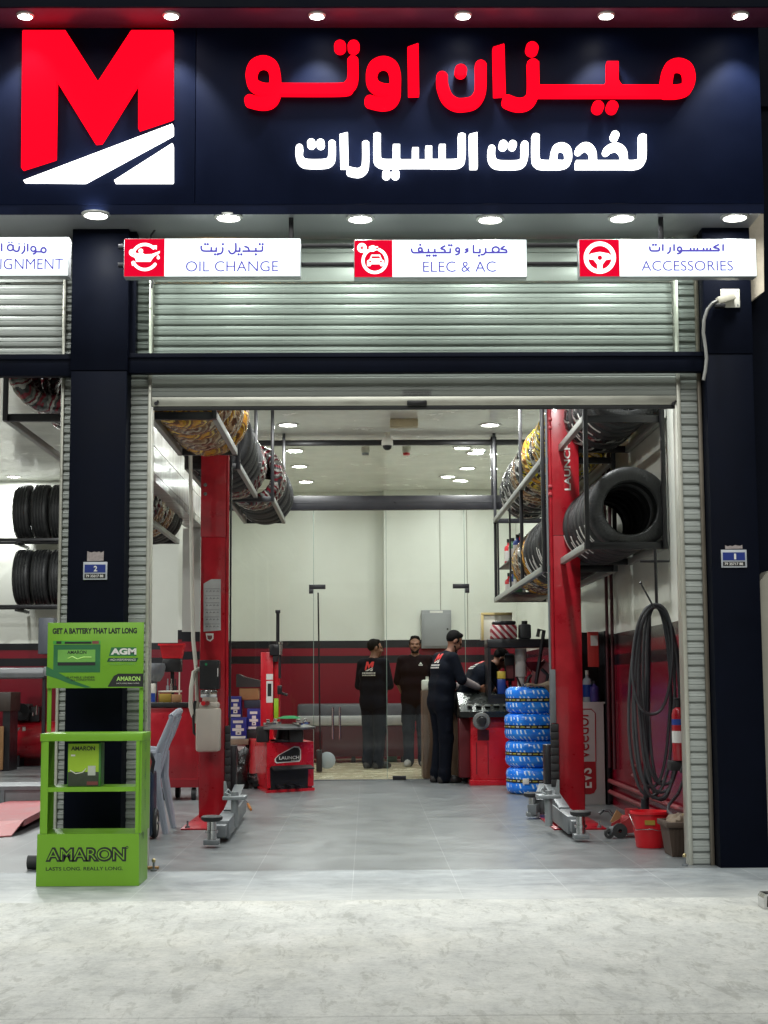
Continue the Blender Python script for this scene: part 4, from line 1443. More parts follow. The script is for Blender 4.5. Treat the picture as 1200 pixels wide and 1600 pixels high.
# tyres standing on wall shelves of the neighbouring bay
YW = 21.9
for lv, (pyb, pyt) in enumerate(((843, 758), (946, 859))):
    zb, zt = P(60, pyb, YW).z, P(60, pyt, YW).z
    r_ = (zt - zb) / 2
    nmz = 'upper' if lv == 0 else 'lower'
    xs0 = P(-60, pyb, YW).x
    xs1 = P(120, pyb, YW).x
    sh_ = thing('tyre_shelf', f'{nmz} black wall shelf carrying upright tyres in the neighbouring bay', 'shelf', ((xs0 + xs1) / 2, YW, zb - 0.04))
    for y in (YW - 0.22, YW + 0.22):
        MB().box(xs0, xs1, y - 0.02, y + 0.02, zb - 0.045, zb - 0.001, 0, 0.003).build('rail', BLACKM, sh_)
    for x in (xs0 + 0.1, (xs0 + xs1) / 2, xs1 - 0.1):
        MB().box(x - 0.02, x + 0.02, YW - 0.2, YW + 0.58, zb - 0.09, zb - 0.046, 0, 0.003).build('bracket', BLACKM, sh_)
    for i, px in enumerate((39, 67, 95)):
        x = P(px, pyb, YW).x
        sc = r_ / 0.32
        place_tyre('t1' if i == 0 else 'plain', (x, YW, zb + r_), (0, 0.3 * i + 0.2 if i else 0.0, R(90)), (sc, sc * 0.9, sc), f'{ORD[i]} upright tyre from the left on the {nmz} neighbouring wall shelf, {"pale tread label" if i == 0 else "plain black"}', 'upright tyres on the wall shelves')

# ------------------------------------------------------------------ stack of blue wrapped tyres
def blue_mat():
    m = bpy.data.materials.new('blue_printed_film')
    m.use_nodes = True
    nt = m.node_tree
    b = nt.nodes['Principled BSDF']
    tc = node(nt, 'ShaderNodeTexCoord')
    sep = node(nt, 'ShaderNodeSeparateXYZ')
    nt.links.new(tc.outputs['Object'], sep.inputs[0])
    th = math_node(nt, 'MULTIPLY', math_node(nt, 'ARCTAN2', sep.outputs[1], sep.outputs[0]), 1 / tau)
    v = math_node(nt, 'MULTIPLY', sep.outputs[2], 15.0)
    row = math_node(nt, 'FLOOR', v)
    u = math_node(nt, 'ADD', math_node(nt, 'MULTIPLY', th, 44.0), math_node(nt, 'MULTIPLY', sep.outputs[2], 8.0))
    u = math_node(nt, 'ADD', u, math_node(nt, 'MULTIPLY', row, 0.37))
    blk = math_node(nt, 'FRACT', math_node(nt, 'MULTIPLY', u, 0.25))
    on = math_node(nt, 'LESS_THAN', blk, 0.62)
    a = math_node(nt, 'LESS_THAN', math_node(nt, 'FRACT', u), 0.36)
    c = math_node(nt, 'LESS_THAN', math_node(nt, 'FRACT', v), 0.62)
    w = math_node(nt, 'MULTIPLY', math_node(nt, 'MULTIPLY', a, c), on)
    n = node(nt, 'ShaderNodeTexNoise', i_Scale=9.0, i_Detail=4.0)
    nt.links.new(tc.outputs['Object'], n.inputs['Vector'])
    w = math_node(nt, 'MULTIPLY', w, math_node(nt, 'GREATER_THAN', n.outputs[0], 0.43))
    cr = ramp(nt, [(0.3, S(20, 112, 230)), (0.7, S(44, 146, 246))])
    nt.links.new(n.outputs[0], cr.inputs[0])
    mx = node(nt, 'ShaderNodeMix', data_type='RGBA')
    nt.links.new(w, mx.inputs[0])
    nt.links.new(cr.outputs[0], mx.inputs[6])
    mx.inputs[7].default_value = (*S(205, 228, 248), 1)
    nt.links.new(mx.outputs[2], b.inputs['Base Color'])
    b.inputs['Roughness'].default_value = 0.22
    bp = node(nt, 'ShaderNodeBump', i_Strength=0.5, i_Distance=0.01)
    n2 = node(nt, 'ShaderNodeTexNoise', i_Scale=18.0, i_Detail=3.0)
    nt.links.new(tc.outputs['Object'], n2.inputs['Vector'])
    nt.links.new(n2.outputs[0], bp.inputs['Height'])
    nt.links.new(bp.outputs[0], b.inputs['Normal'])
    return m


def band_mat():
    m = bpy.data.materials.new('black_yellow_band')
    m.use_nodes = True
    nt = m.node_tree
    b = nt.nodes['Principled BSDF']
    tc = node(nt, 'ShaderNodeTexCoord')
    sep = node(nt, 'ShaderNodeSeparateXYZ')
    nt.links.new(tc.outputs['Object'], sep.inputs[0])
    th = math_node(nt, 'MULTIPLY', math_node(nt, 'ARCTAN2', sep.outputs[1], sep.outputs[0]), 17 / tau)
    fr = math_node(nt, 'FRACT', th)
    zz = math_node(nt, 'LESS_THAN', math_node(nt, 'ABSOLUTE', math_node(nt, 'SUBTRACT', sep.outputs[2], 0.14)), 0.006)
    cr = ramp(nt, [(0, S(170, 160, 60)), (0.4, S(20, 20, 20)), (0.55, S(190, 190, 180)), (0.85, S(20, 20, 20))], 'CONSTANT')
    nt.links.new(fr, cr.inputs[0])
    mx = node(nt, 'ShaderNodeMix', data_type='RGBA')
    nt.links.new(zz, mx.inputs[0])
    mx.inputs[6].default_value = (*S(18, 18, 18), 1)
    nt.links.new(cr.outputs[0], mx.inputs[7])
    nt.links.new(mx.outputs[2], b.inputs['Base Color'])
    b.inputs['Roughness'].default_value = 0.35
    return m


BLUEF, BANDM = blue_mat(), band_mat()
yb = G(830, 1243).y
rb = 0.335
cx, cy = P(790, 1160, yb + rb).x + rb, yb + rb
hb = (P(830, 1073, yb + 0.1).z) / 4
TB = thing('film_wrapped_tyre', '', 'tyre', (0, 0, 0))
h = hb
prof = [(0.19, h * 0.06), (0.24, 0.004), (rb - 0.05, 0.002), (rb - 0.012, h * 0.10), (rb, h * 0.26), (rb - 0.006, h * 0.42), (rb - 0.012, h * 0.5), (rb - 0.006, h * 0.58), (rb, h * 0.74), (rb - 0.012, h * 0.9), (rb - 0.05, h - 0.002), (0.24, h - 0.004), (0.19, h * 0.94)]
mbw = MB()
mbw.lathe(prof, n=56, closed=True)
rg = random.Random(5)
mbw.v = [(x * (1 + rg.uniform(-.008, .008)), y * (1 + rg.uniform(-.008, .008)), z) for x, y, z in mbw.v]
mbw.build('film_cover', BLUEF, TB, world=False, angle=70)
MB().lathe([(rb - 0.002, h * 0.44), (rb - 0.0015, h * 0.5), (rb - 0.002, h * 0.57)], n=56).build('band', BANDM, TB, world=False)
mbs = MB()
for a in (-118,):
    q = R(a)
    mbs.M = Matrix.Translation((cos(q) * (rb + .003), sin(q) * (rb + .003), h * 0.5)) @ Matrix.Rotation(q - pi / 2, 4, 'Z')
    mbs.box(-0.035, 0.035, -0.004, 0.002, -0.028, 0.03, 0, 0.002)
mbs.build('paper_tag', PAPER, TB, world=False)
for i in range(4):
    t = TB if i == 0 else copy_tree(TB)
    t.location = (cx + (0, -0.006, -0.012, 0.004)[i], cy + (0, 0.006, -.004, 0)[i], i * hb + 0.001)
    t.rotation_euler = (0, 0, (0.0, 1.9, 4.1, 2.6)[i])
    tag(t, f'blue film wrapped tyre with black label band, {["lowest", "second from the floor", "third from the floor", "topmost under the rag"][i]} in the stack', 'tyre', 'stack of blue wrapped tyres')
# ------------------------------------------------------------------ workshop equipment
def pbox(mb, x0, x1, y0, y1, Y, dep, m=0, bev=0.0):
    a, b = P(x0, y1, Y), P(x1, y0, Y)
    return mb.box(a.x, b.x, Y, Y + dep, a.z, b.z, m, bev)


def PX(px, py, X):
    d = ray(px, py)
    return Vector((0, 0, EYE)) + d * (X / d.x)


def one(mb, name, m, label, cat, group=None):
    return tag(mb.build(name, m), label, cat, group)


# ---- glass partition with black frame, doors and patch fittings
YG = YGL
gp = thing('glass_partition', 'full height clear glass partition with black transom beam and frameless double door', 'glass partition', ((XCOL + XRW) / 2, YG, 0))
xg0, xg1 = P(314, 900, YG).x, XRW - 0.002
xp = P(771, 700, YG).x
zt0, zt1 = P(600, 797, YG).z, P(600, 775, YG).z
MB().box(xg0, xg1, YG - 0.05, YG + 0.05, zt0, zt1, 0, 0.004).box(xg0, xg1, YG - 0.056, YG - 0.051, (zt0 + zt1) / 2 - 0.004, (zt0 + zt1) / 2 + 0.02).build('transom_beam', BLACKM, gp)
MB().box(xg0, xg1, YG - 0.04, YG + 0.04, P(600, 696, YG).z, P(600, 688, YG).z, 0, 0.003).build('top_rail', BLACKM, gp)
MB().box(xp - 0.035, xp + 0.035, YG - 0.045, YG + 0.045, zt1 + 0.001, ZC - 0.002, 0, 0.003).build('post', BLACKM, gp)
d0, d1 = P(490, 1000, YG).x, P(727, 1000, YG).x
for a, b in ((xg0, d0), (d0, P(604, 1000, YG).x), (P(604, 1000, YG).x, d1), (d1, xg1)):
    MB().box(a + 0.004, b - 0.004, YG - 0.006, YG + 0.006, 0.012, zt0 - 0.001).build('glass_pane', GLASS, gp)
for xe in (d0, P(604, 1000, YG).x, d1):
    MB().box(xe - 0.003, xe + 0.003, YG - 0.006, YG + 0.006, 0.012, zt0 - 0.001).build('pane_edge', mat('glass_edge', S(120, 140, 130), 0.2), gp)
xm = P(602, 700, YG).x
for a, b in ((xg0, xm), (xm, xp - 0.036), (xp + 0.036, xg1)):
    MB().box(a + 0.003, b - 0.003, YG - 0.006, YG + 0.006, zt1 + 0.001, P(600, 696, YG).z - 0.001).build('glass_pane', GLASS, gp)
for s, x in ((1, d0), (-1, d1)):
    za, zb_, zc_ = P(600, 913, YG).z, P(600, 920, YG).z, P(600, 927, YG).z
    w = 0.2
    m1 = MB().box(x - 0.055 if s > 0 else x - w + 0.055, x + w - 0.055 if s > 0 else x + 0.055, YG - 0.02, YG + 0.02, zb_, za, 0, 0.002)
    m1.box(x - 0.055 if s > 0 else x + 0.005, x - 0.005 if s > 0 else x + 0.055, YG - 0.02, YG + 0.02, zc_, zb_ - 0.001, 0, 0.002)
    m1.build('patch_fitting', BLACKM, gp)
a = G(622, 1213)
MB().box(a.x - 0.08, a.x + 0.08, YG - 0.03, YG + 0.03, 0.004, 0.05, 0, 0.003).build('floor_patch', BLACKM, gp)
for px in (520, 531):
    q0, q1 = P(px, 1155, YG - 0.07), P(px, 1105, YG - 0.07)
    MB().cyl((q0.x, YG - 0.07, q0.z), (q0.x, YG - 0.07, q1.z), 0.014, n=12).cyl((q0.x, YG - 0.07, q0.z + .04), (q0.x, YG - 0.007, q0.z + .04), 0.008, n=8).cyl((q0.x, YG - 0.07, q1.z - .04), (q0.x, YG - 0.007, q1.z - .04), 0.008, n=8).build('pull_handle', CHROME, gp)
MB().box(xg0, xg1, YG - 0.02, YG + 0.02, 0.001, 0.01).build('floor_channel', STEEL, gp)

# ---- ceiling fittings
q = PZ(631, 656, ZC)
one(MB().box(q.x - 0.16, q.x + 0.16, q.y - 0.1, q.y + 0.06, ZC - 0.09, ZC - 0.001, 0, 0.01), 'emergency_light', mat('cream_plastic', S(196, 184, 150), 0.5), 'cream rectangular emergency light on the ceiling near the shutter', 'ceiling light')
q = PZ(605, 676, ZC)
t = thing('dome_camera', 'white dome security camera hanging from the workshop ceiling', 'camera', (q.x, q.y, ZC))
MB().cyl((q.x, q.y, ZC - 0.001), (q.x, q.y, ZC - 0.06), 0.03, n=14).lathe([(0.001, -.05), (.05, -.06), (.068, -.1), (.07, -.15), (.06, -.16)], (q.x, q.y, ZC), n=20).build('housing', WHITEP, t)
MB().lathe([(.058, -.155), (.05, -.19), (.03, -.21), (.001, -.216)], (q.x, q.y, ZC), n=20).build('lens_dome', BLACKP, t)
for px, lab in ((571, 'pale grey smoke detector on the ceiling left of the dome camera'), (635, 'smoke detector with a red underside on the ceiling right of the dome camera')):
    q = PZ(px, 699, ZC)
    t = thing('smoke_detector', lab, 'smoke detector', (q.x, q.y, ZC), 'smoke detectors')
    MB().lathe([(.055, 0), (.055, -.05), (.045, -.07), (.001, -.07)], (q.x, q.y, ZC - .001), n=18).build('base', WHITEP, t)
    MB().lathe([(.044, -.071), (.042, -.1), (.001, -.104)], (q.x, q.y, ZC - .001), n=18).build('sensor_head', REDP if px > 600 else GREYP, t)

# ---- two post lift
def lift(side):
    s = 1 if side == 'right' else -1              # +1: post on the right, open towards the middle
    bp = G(900 if s > 0 else 330, 1297)
    fp = G(900 if s > 0 else 330, 1280)
    Yp = fp.y
    if s > 0:
        x0, x1 = P(869, 1100, Yp).x, P(911, 1100, Yp).x
    else:
        x0, x1 = P(312, 1100, Yp).x, P(351, 1100, Yp).x
    lab = 'right hand red lift post with grey swing arms beside the blue tyre stack' if s > 0 else 'left hand red lift post carrying a black motor and pale oil tank'
    t = thing('car_lift_post', lab, 'car lift', ((x0 + x1) / 2, Yp + 0.15, 0), 'red car lift posts')
    ztop = ZC - 0.35
    zj = P(600, 838, Yp).z
    mb = MB().box(x0, x1, Yp, Yp + 0.012, 0.012, zj, 0, 0.003).box(x0 - 0.003, x1 + 0.003, Yp - 0.005, Yp + 0.012, zj + 0.002, ztop, 0, 0.003)
    xo = x1 if s > 0 else x0
    mb.box(xo - 0.01 * (s > 0), xo + 0.01 * (s < 0), Yp + 0.013, Yp + 0.32, 0.012, ztop)
    mb.box(x0, x1, Yp + 0.321, Yp + 0.333, 0.012, ztop)
    mb.build('column', RED, t)
    xi = x0 if s > 0 else x1
    MB().cyl((xi - s * 0.014, Yp + 0.016, 0.02), (xi - s * 0.014, Yp + 0.016, ztop), 0.016, n=14).build('edge_lip', RED, t)
    MB().box(xi - s * 0.05, xi - s * 0.035, Yp + 0.02, Yp + 0.05, 0.7, ztop - .1).build('cable_guard', BLACKM if s < 0 else STEEL, t)
    # base plate with bolts and gussets
    bx0, bx1 = (P(866, 1297, bp.y).x, P(948, 1297, bp.y).x) if s > 0 else (P(282, 1297, bp.y).x, P(353, 1297, bp.y).x)
    MB().box(bx0, bx1, bp.y, Yp + 0.5, 0.0, 0.014, 0, 0.004).build('base_plate', RED, t)
    for (gx, dx) in ((x1 + 0.001, 1),) if s > 0 else ((x0 - 0.001, -1),):
        w = (bx1 - 0.05 - x1) if s > 0 else (x0 - bx0 - 0.05)
        for yy in (Yp + 0.02, Yp + 0.3):
            MB().prism([(gx, yy, 0.015), (gx + dx * w, yy, 0.015), (gx + dx * 0.01, yy, 0.36), (gx, yy, 0.36)], (0, 0.012, 0)).build('gusset', RED, t)
    for bx in (bx0 + 0.05, bx1 - 0.05):
        MB().cyl((bx, bp.y + 0.05, 0.014), (bx, bp.y + 0.05, 0.03), 0.02, n=6).cyl((bx, bp.y + 0.05, 0.03), (bx, bp.y + 0.05, 0.07), 0.008, n=8).build('anchor_bolt', STEEL, t)
    # carriage with rubber door guard
    if s > 0:
        ga, gb = 861, 874
    else:
        ga, gb = 351, 360
    za, zb_ = P(865, 1243, Yp - .03).z, P(865, 1131, Yp - .03).z
    mb = MB()
    xa, xb = P(ga, 1180, Yp - .03).x, P(gb, 1180, Yp - .03).x
    n = 9
    for k in range(n):
        h = (zb_ - za) / n
        mb.box(xa, xb, Yp - 0.03, Yp - 0.006, za + k * h + 0.004, za + (k + 1) * h, 0, 0.006)
    mb.box(xa + .004, xb - .004, Yp - 0.012, Yp - 0.005, za, zb_)
    mb.build('door_guard', RUBBER, t)
    if s > 0:
        pbox(MB(), 861, 868, 1046, 1130, Yp - 0.02, 0.012, 0, 0.002).build('carriage_strip', STEEL, t)
    xc = xi - s * 0.02
    MB().box(xi - s * 0.09, xi - s * 0.02, Yp + 0.12, Yp + 0.28, 0.16, 0.62, 0, 0.006).build('carriage', BLACKM, t)
    # swing arms
    if s > 0:
        arms = [((858, 1258), (899, 1290), (907, 1270)), ((850, 1256), (838, 1262), (832, 1241))]
        pv = (858, 1246)
    else:
        arms = [((374, 1258), (346, 1297), (331, 1278))]
        pv = (366, 1248)
    for a, b, d in arms:
        p0, p1 = PZ(*a, 0.11), PZ(*b, 0.09)
        dr = (p1 - p0).normalized()
        ar = MB().obox(p0 - dr * 0.06, p1 - dr * 0.03, 0.11, 0.13, 0, bev=0.006).obox(p0 + dr * 0.2, p1 + dr * 0.10, 0.08, 0.085, 0, bev=0.004).build('swing_arm', STEEL, t)
        e = p1 + dr * 0.09
        e.z = 0.03
        pt = PZ(*d, 0.205)
        MB().box(pt.x - 0.055, pt.x + 0.055, pt.y - 0.055, pt.y + 0.055, 0.02, 0.055, 0, 0.005).build('arm_end', STEEL, ar)
        MB().cyl((pt.x, pt.y, 0.056), (pt.x, pt.y, 0.18), 0.034, n=18).cyl((pt.x, pt.y, 0.10), (pt.x, pt.y, 0.12), 0.045, n=18).build('pad_screw', CHROME, ar)
        MB().lathe([(0.001, 0), (0.055, 0), (0.075, 0.012), (0.078, 0.032), (0.066, 0.04), (0.001, 0.036)], (pt.x, pt.y, 0.181), n=22).build('lifting_pad', RUBBER, ar)
        # sloped cover plate on the arm
        q0, q1 = p0 + Vector((0, 0, 0.17)), p0 + (p1 - p0) * 0.62 + Vector((0, 0, 0.07))
        MB().obox(q0, q1, 0.085, 0.014, 0, bev=0.003).build('arm_stay', STEEL, ar)
    v = PZ(*pv, 0.27)
    mb = MB().box(v.x - 0.09, v.x + 0.09, v.y - 0.02, v.y + 0.16, 0.26, 0.29, 0, 0.006).cyl((v.x, v.y + .05, 0.05), (v.x, v.y + .05, 0.32), 0.03, n=16)
    mb.prism([(v.x + s * 0.05, v.y + 0.03, 0.291), (v.x + s * 0.085, v.y + 0.03, 0.291), (v.x + s * 0.085, v.y + 0.03, 0.4), (v.x + s * 0.07, v.y + 0.03, 0.4)], (0, 0.03, 0))
    mb.tube([(v.x - .02, v.y + .04, .3), (v.x - .05, v.y + .02, .34), (v.x - .07, v.y, .315), (v.x - .03, v.y - .01, .3)], 0.008, 6)
    mb.build('arm_bracket', mat('pale_steel', S(146, 152, 154), 0.35, 0.3), t)
    return t, Yp, x0, x1


lr, YPR, rx0, rx1 = lift('right')
ll, YPL, lx0, lx1 = lift('left')
a, b = P(882, 766, YPR - 0.008), P(892, 766, YPR - 0.008)
mb = MB()
text(mb, 'LAUNCH', (b.x, YPR - 0.0085, a.z - 0.0), (0, 0, 1), (-1, 0, 0), 0.42, 0.055, bold=0.02)
mb.build('post_lettering', PAPER, lr)
# capped lock fittings along the right post
mb = MB()
for py in (655, 668, 760, 772):
    c = P(860, py, YPR)
    mb.box(c.x - 0.02, c.x + 0.012, YPR - 0.02, YPR - 0.006, c.z - 0.012, c.z + 0.012, 0, 0.003)
mb.build('latch_bracket', mat('old_rose_paint', S(176, 60, 66), 0.4), lr)
# stickers on the left post
mb = MB()
a, b, c, d, e = P(318, 987, YPL), P(345, 985, YPL), P(345, 905, YPL), P(330, 905, YPL), P(318, 912, YPL)
mb.prism([Vector((q.x, YPL - 0.0015, q.z)) for q in (a, b, c, d, e)], (0, 0.001, 0))
sk = mb.build('instruction_sticker', mat('silver_label', S(176, 176, 174), 0.5), ll)
mb = MB()
for k, py in enumerate((920, 931, 942, 953, 964, 975)):
    u, v = P(320, py, YPL), P(343, py, YPL)
    mb.box(u.x, v.x, YPL - 0.0026, YPL - 0.0018, u.z - 0.001, u.z + 0.001)
    for j in range(4):
        w_ = P(322 + j * 5.6, py + 5, YPL)
        mb.tube([(w_.x, YPL - 0.002, w_.z), (w_.x + 0.006, YPL - 0.002, w_.z + 0.012), (w_.x + 0.016, YPL - 0.002, w_.z + 0.004)], 0.0016, 4)
mb.build('printed_diagram', INK, sk)
c = P(327.5, 996, YPL)
mb = MB().prism([(c.x + u * 0.034, YPL - 0.002, c.z + v * 0.036) for u, v in ((-1, 1), (1, 1), (1, -.3), (0.2, -1), (-.7, -.6))], (0, 0.001, 0))
sk2 = mb.build('shield_sticker', PAPER, ll)
MB().prism([(c.x + u * 0.022, YPL - 0.003, c.z + v * 0.022) for u, v in ((-1, .8), (1, .8), (1, -.3), (0.2, -1), (-.7, -.6))], (0, 0.0008, 0)).build('shield_print', mat('dark_red_print', S(120, 60, 60), 0.5), sk2)
mb = MB()
for py in (758, 772):
    c = P(321, py, YPL)
    mb.cyl((c.x, YPL - 0.012, c.z), (c.x, YPL - 0.005, c.z), 0.016, n=12)
mb.build('cover_screws', CHROME, ll)
# power pack
YM = YPL - 0.2
mot = pbox(MB(), 311, 342, 1031, 1077, YM, 0.19, 0, 0.012)
mo = mot.build('motor', BLACKP, ll)
pbox(MB(), 339.5, 341, 1044, 1057, YM - 0.003, 0.002).build('motor_label', PAPER, mo)
c = P(322, 1038, YM)
MB().cyl((c.x, YM - 0.004, c.z), (c.x, YM + 0.001, c.z), 0.011, n=14).build('start_button', mat('green_button', S(30, 130, 80), 0.4), mo)
mb = pbox(MB(), 313, 339, 1078, 1090, YM + 0.02, 0.12, 0, 0.006)
for px in (318, 327, 334):
    c = P(px, 1080, YM)
    mb.cyl((c.x, YM - 0.02, c.z), (c.x, YM + 0.03, c.z), 0.014, n=10)
mb.build('valve_block', CHROME, ll)
za, zb_, zn = P(325, 1175, YM).z, P(325, 1106, YM).z, P(325, 1088, YM).z
tx0, tx1 = P(306, 1130, YM).x, P(343, 1130, YM).x
cxm, hw = (tx0 + tx1) / 2, (tx1 - tx0) / 2
mb = MB().box(tx0, tx1, YM - 0.02, YM + 0.17, za, zb_, 0, 0.025)
mb.box(tx0 + 0.025, tx1 - 0.01, YM, YM + 0.15, zb_ - 0.01, zb_ + 0.05, 0, 0.02).box(tx0 + 0.05, tx1 - 0.03, YM + 0.02, YM + 0.13, zb_ + 0.045, zn, 0, 0.01)
mb.build('oil_tank', mat('milky_tank', S(184, 176, 164), 0.45, var=0.08, scale=3), ll)
for px, m in ((318, REDP), (324.5, mat('rust_cap', S(120, 40, 40), 0.5))):
    c = P(px, 1099, YM)
    MB().cyl((c.x, YM - 0.03, c.z), (c.x, YM + 0.03, c.z), 0.019, n=14).build('tank_cap', m, ll)
hose = [P(*q) for q in ((297, 640, YPL - .02), (298, 760, YPL - .02), (300, 900, YPL - .03), (302, 1000, YPL - .06), (307, 1050, YPL - .1), (308, 1100, YPL - .12), (306, 1130, YPL - .1))]
MB().tube(hose, 0.017, 8).build('white_hose', WHITEP, ll)
hose = [P(*q) for q in ((312, 1045, YPL - .1), (303, 1050, YPL - .14), (299, 1075, YPL - .16), (298, 1105, YPL - .16), (301, 1118, YPL - .14), (308, 1110, YPL - .12))]
MB().tube(hose, 0.02, 8).build('white_hose', WHITEP, ll)
hose = [P(*q) for q in ((305, 1095, YPL - .14), (302, 1120, YPL - .15), (303, 1145, YPL - .14), (308, 1150, YPL - .1))]
MB().tube(hose, 0.012, 8).build('black_hose', RUBBER, ll)

# ---- tyre changer
A, B, C = G(389, 1225), G(417, 1239), G(490, 1235)
Dq = A + (C - B)
tc_ = thing('tyre_changer', 'red tyre changer with round turntable, tall black shaft and pedal box at the front', 'tyre changer', ((A.x + C.x) / 2, B.y, 0))
zt = P(440, 1161, B.y).z
poly = lambda pts, z: [Vector((p.x, p.y, z)) for p in pts]


def inset(pts, k):
    c = sum(pts, Vector()) / len(pts)
    return [c + (p - c) * k for p in pts]


MB().prism(poly((A, B, C, Dq), 0.05), (0, 0, zt - 0.05)).prism(poly(inset([A, B, C, Dq], 0.96), 0.03), (0, 0, 0.019)).prism(poly(inset([A, B, C, Dq], 1.03), 0.0), (0, 0, 0.029)).build('cabinet', REDL, tc_)
ux = (C - B).normalized()
nf = Vector((ux.y, -ux.x, 0))
wf = (C - B).length


def onface(u, z, off=0.002):
    p = B + ux * (u * wf) + nf * off
    return Vector((p.x, p.y, z))


pz = lambda py: P(450, py, B.y).z
MB().prism([onface(0.06, pz(1199)), onface(0.88, pz(1199)), onface(0.86, pz(1235), 0.012), onface(0.08, pz(1235), 0.012)], nf * -0.05).prism([onface(.06, pz(1199), .02), onface(.9, pz(1199), .02), onface(.92, pz(1204), .09), onface(.06, pz(1204), .09)], (0, 0, 0.014)).build('pedal_box', BLACKP, tc_)
for u in (0.2, 0.42, 0.6):
    MB().obox(onface(u, pz(1228), 0.0), onface(u, pz(1230), 0.12), 0.045, 0.02, 0, bev=0.004).build('pedal', BLACKM, tc_)
mb = MB()
for u in (0.15, 0.3, 0.45, 0.6, 0.75):
    mb.obox(onface(u, pz(1198.5), 0.02), onface(u, pz(1203), 0.088), 0.05, 0.004)
mb.build('tread_plate', CHROME, tc_)
# emblem: white outlined black shield with the maker's lettering
em = [(0.16, 1191), (0.16, 1186), (0.24, 1180), (0.58, 1167), (0.68, 1168), (0.72, 1173), (0.72, 1188), (0.69, 1192), (0.2, 1193)]
cen = (0.45, 1182)
MB().prism([onface(u, pz(v), 0.002) for u, v in em], nf * 0.002).build('emblem_border', PAPER, tc_)
MB().prism([onface(cen[0] + (u - cen[0]) * 0.92, pz(cen[1] + (v - cen[1]) * 0.86), 0.0045) for u, v in em], nf * 0.001).build('emblem_field', INK, tc_)
mb = MB()
text(mb, 'LAUNCH', onface(0.25, pz(1187.5), 0.006), ux, (0, 0, 1), wf * 0.43, 0.034, bold=0.02)
text(mb, 'TWC-502', onface(0.5, pz(1190.6), 0.006), ux, (0, 0, 1), wf * 0.18, 0.011, bold=0.01)
mb.build('emblem_lettering', PAPER, tc_)
# turntable with clamps
tcn = P(448, 1136, B.y + 0.25)
tcn.z = P(448, 1137, B.y + 0.25).z
rt = 45 / px_per_m(B.y + .25)
MB().lathe([(0.001, -0.01), (rt * 0.55, -0.01), (rt, -0.012), (rt, 0.008), (rt * 0.62, 0.035), (0.001, 0.04)], tcn, n=32).build('turntable', mat('worn_steel', S(120, 122, 122), 0.35, 0.7, var=0.3, scale=14), tc_)
MB().cyl((tcn.x, tcn.y, zt), (tcn.x, tcn.y, tcn.z - 0.012), 0.13, 0.1, n=24).cyl((tcn.x, tcn.y, zt + 0.01), (tcn.x, tcn.y, zt + 0.03), 0.18, n=24).build('turntable_neck', BLACKM, tc_)
for k in range(4):
    a = R(35 + 90 * k)
    e = tcn + Vector((cos(a), sin(a), 0)) * rt * 0.75
    MB().obox((e.x - cos(a) * .09, e.y - sin(a) * .09, tcn.z + 0.045), (e.x + cos(a) * .05, e.y + sin(a) * .05, tcn.z + 0.045), 0.05, 0.03, 0, bev=0.005).box(e.x - .02, e.x + .02, e.y - .02, e.y + .02, tcn.z + 0.055, tcn.z + 0.095, 0, 0.006).build('clamp_jaw', CHROME, tc_)
pbox(MB(), 400, 420, 1135, 1160, B.y + 0.05, 0.16, 0, 0.015).build('tray', BLACKP, tc_)
pbox(MB(), 452, 473, 1140, 1160, B.y + 0.05, 0.2, 0, 0.01).build('tray', BLACKP, tc_)
# column, head, shaft
Yc = B.y + 0.75
cb = pbox(MB(), 407, 427, 1019, 1160, Yc, 0.22, 0, 0.008)
pbox(cb, 428, 437, 1019, 1130, Yc + 0.05, 0.14, 0, 0.006)
cb.build('column', REDL, tc_)
pbox(MB(), 416, 426.5, 1053, 1062, Yc - 0.003, 0.002).build('warning_label', PAPER, tc_)
pbox(MB(), 416, 426.5, 1064, 1098, Yc - 0.003, 0.002).build('warning_label', PAPER, tc_)
mb = MB()
pbox(mb, 418, 424, 1068, 1088, Yc - 0.0045, 0.001)
mb.build('label_print', INK, tc_)
c0, c1 = P(434, 1012, Yc), P(434, 958, Yc)
MB().cyl(c0, (c0.x, c0.y, c1.z), 0.022, n=6).box(c0.x - .028, c0.x + .028, Yc - .028, Yc + .028, c1.z - 0.001, c1.z + 0.035, 0, 0.006).build('shaft', BLACKM, tc_)
hb_ = pbox(MB(), 421, 440, 1007, 1024, Yc - 0.06, 0.16, 0, 0.01)
pbox(hb_, 426, 434, 1024, 1034, Yc - 0.03, 0.06, 0, 0.004)
hb_.build('head', BLACKM, tc_)
c = P(438.5, 1013, Yc - 0.08)
MB().cyl((c.x, c.y, c.z + .04), (c.x, c.y, c.z - .07), 0.016, n=14).lathe([(0.001, .04), (.026, .045), (.026, .07), (.001, .075)], c, n=14).build('lock_knob', CHROME, tc_)
c0, c1 = P(437, 1024, Yc - .04), P(433, 1085, Yc - .04)
MB().cyl(c0, (c0.x, c0.y, P(437, 1060, Yc).z), 0.016, n=10).box(c0.x - .025, c0.x + .025, Yc - .07, Yc - .01, c1.z, c1.z + .1, 0, .008).obox((c0.x, Yc - .04, c1.z + .02), (c0.x + .09, Yc - .05, c1.z - .01), .03, .03, 0, bev=.006).build('mounting_arm', BLACKM, tc_)
pbox(MB(), 428, 435, 1091, 1124, Yc - 0.02, 0.03, 0, 0.004).build('lube_bottle', mat('lime_plastic', S(150, 190, 40), 0.4), tc_)
e = P(452, 1124, B.y + .2)
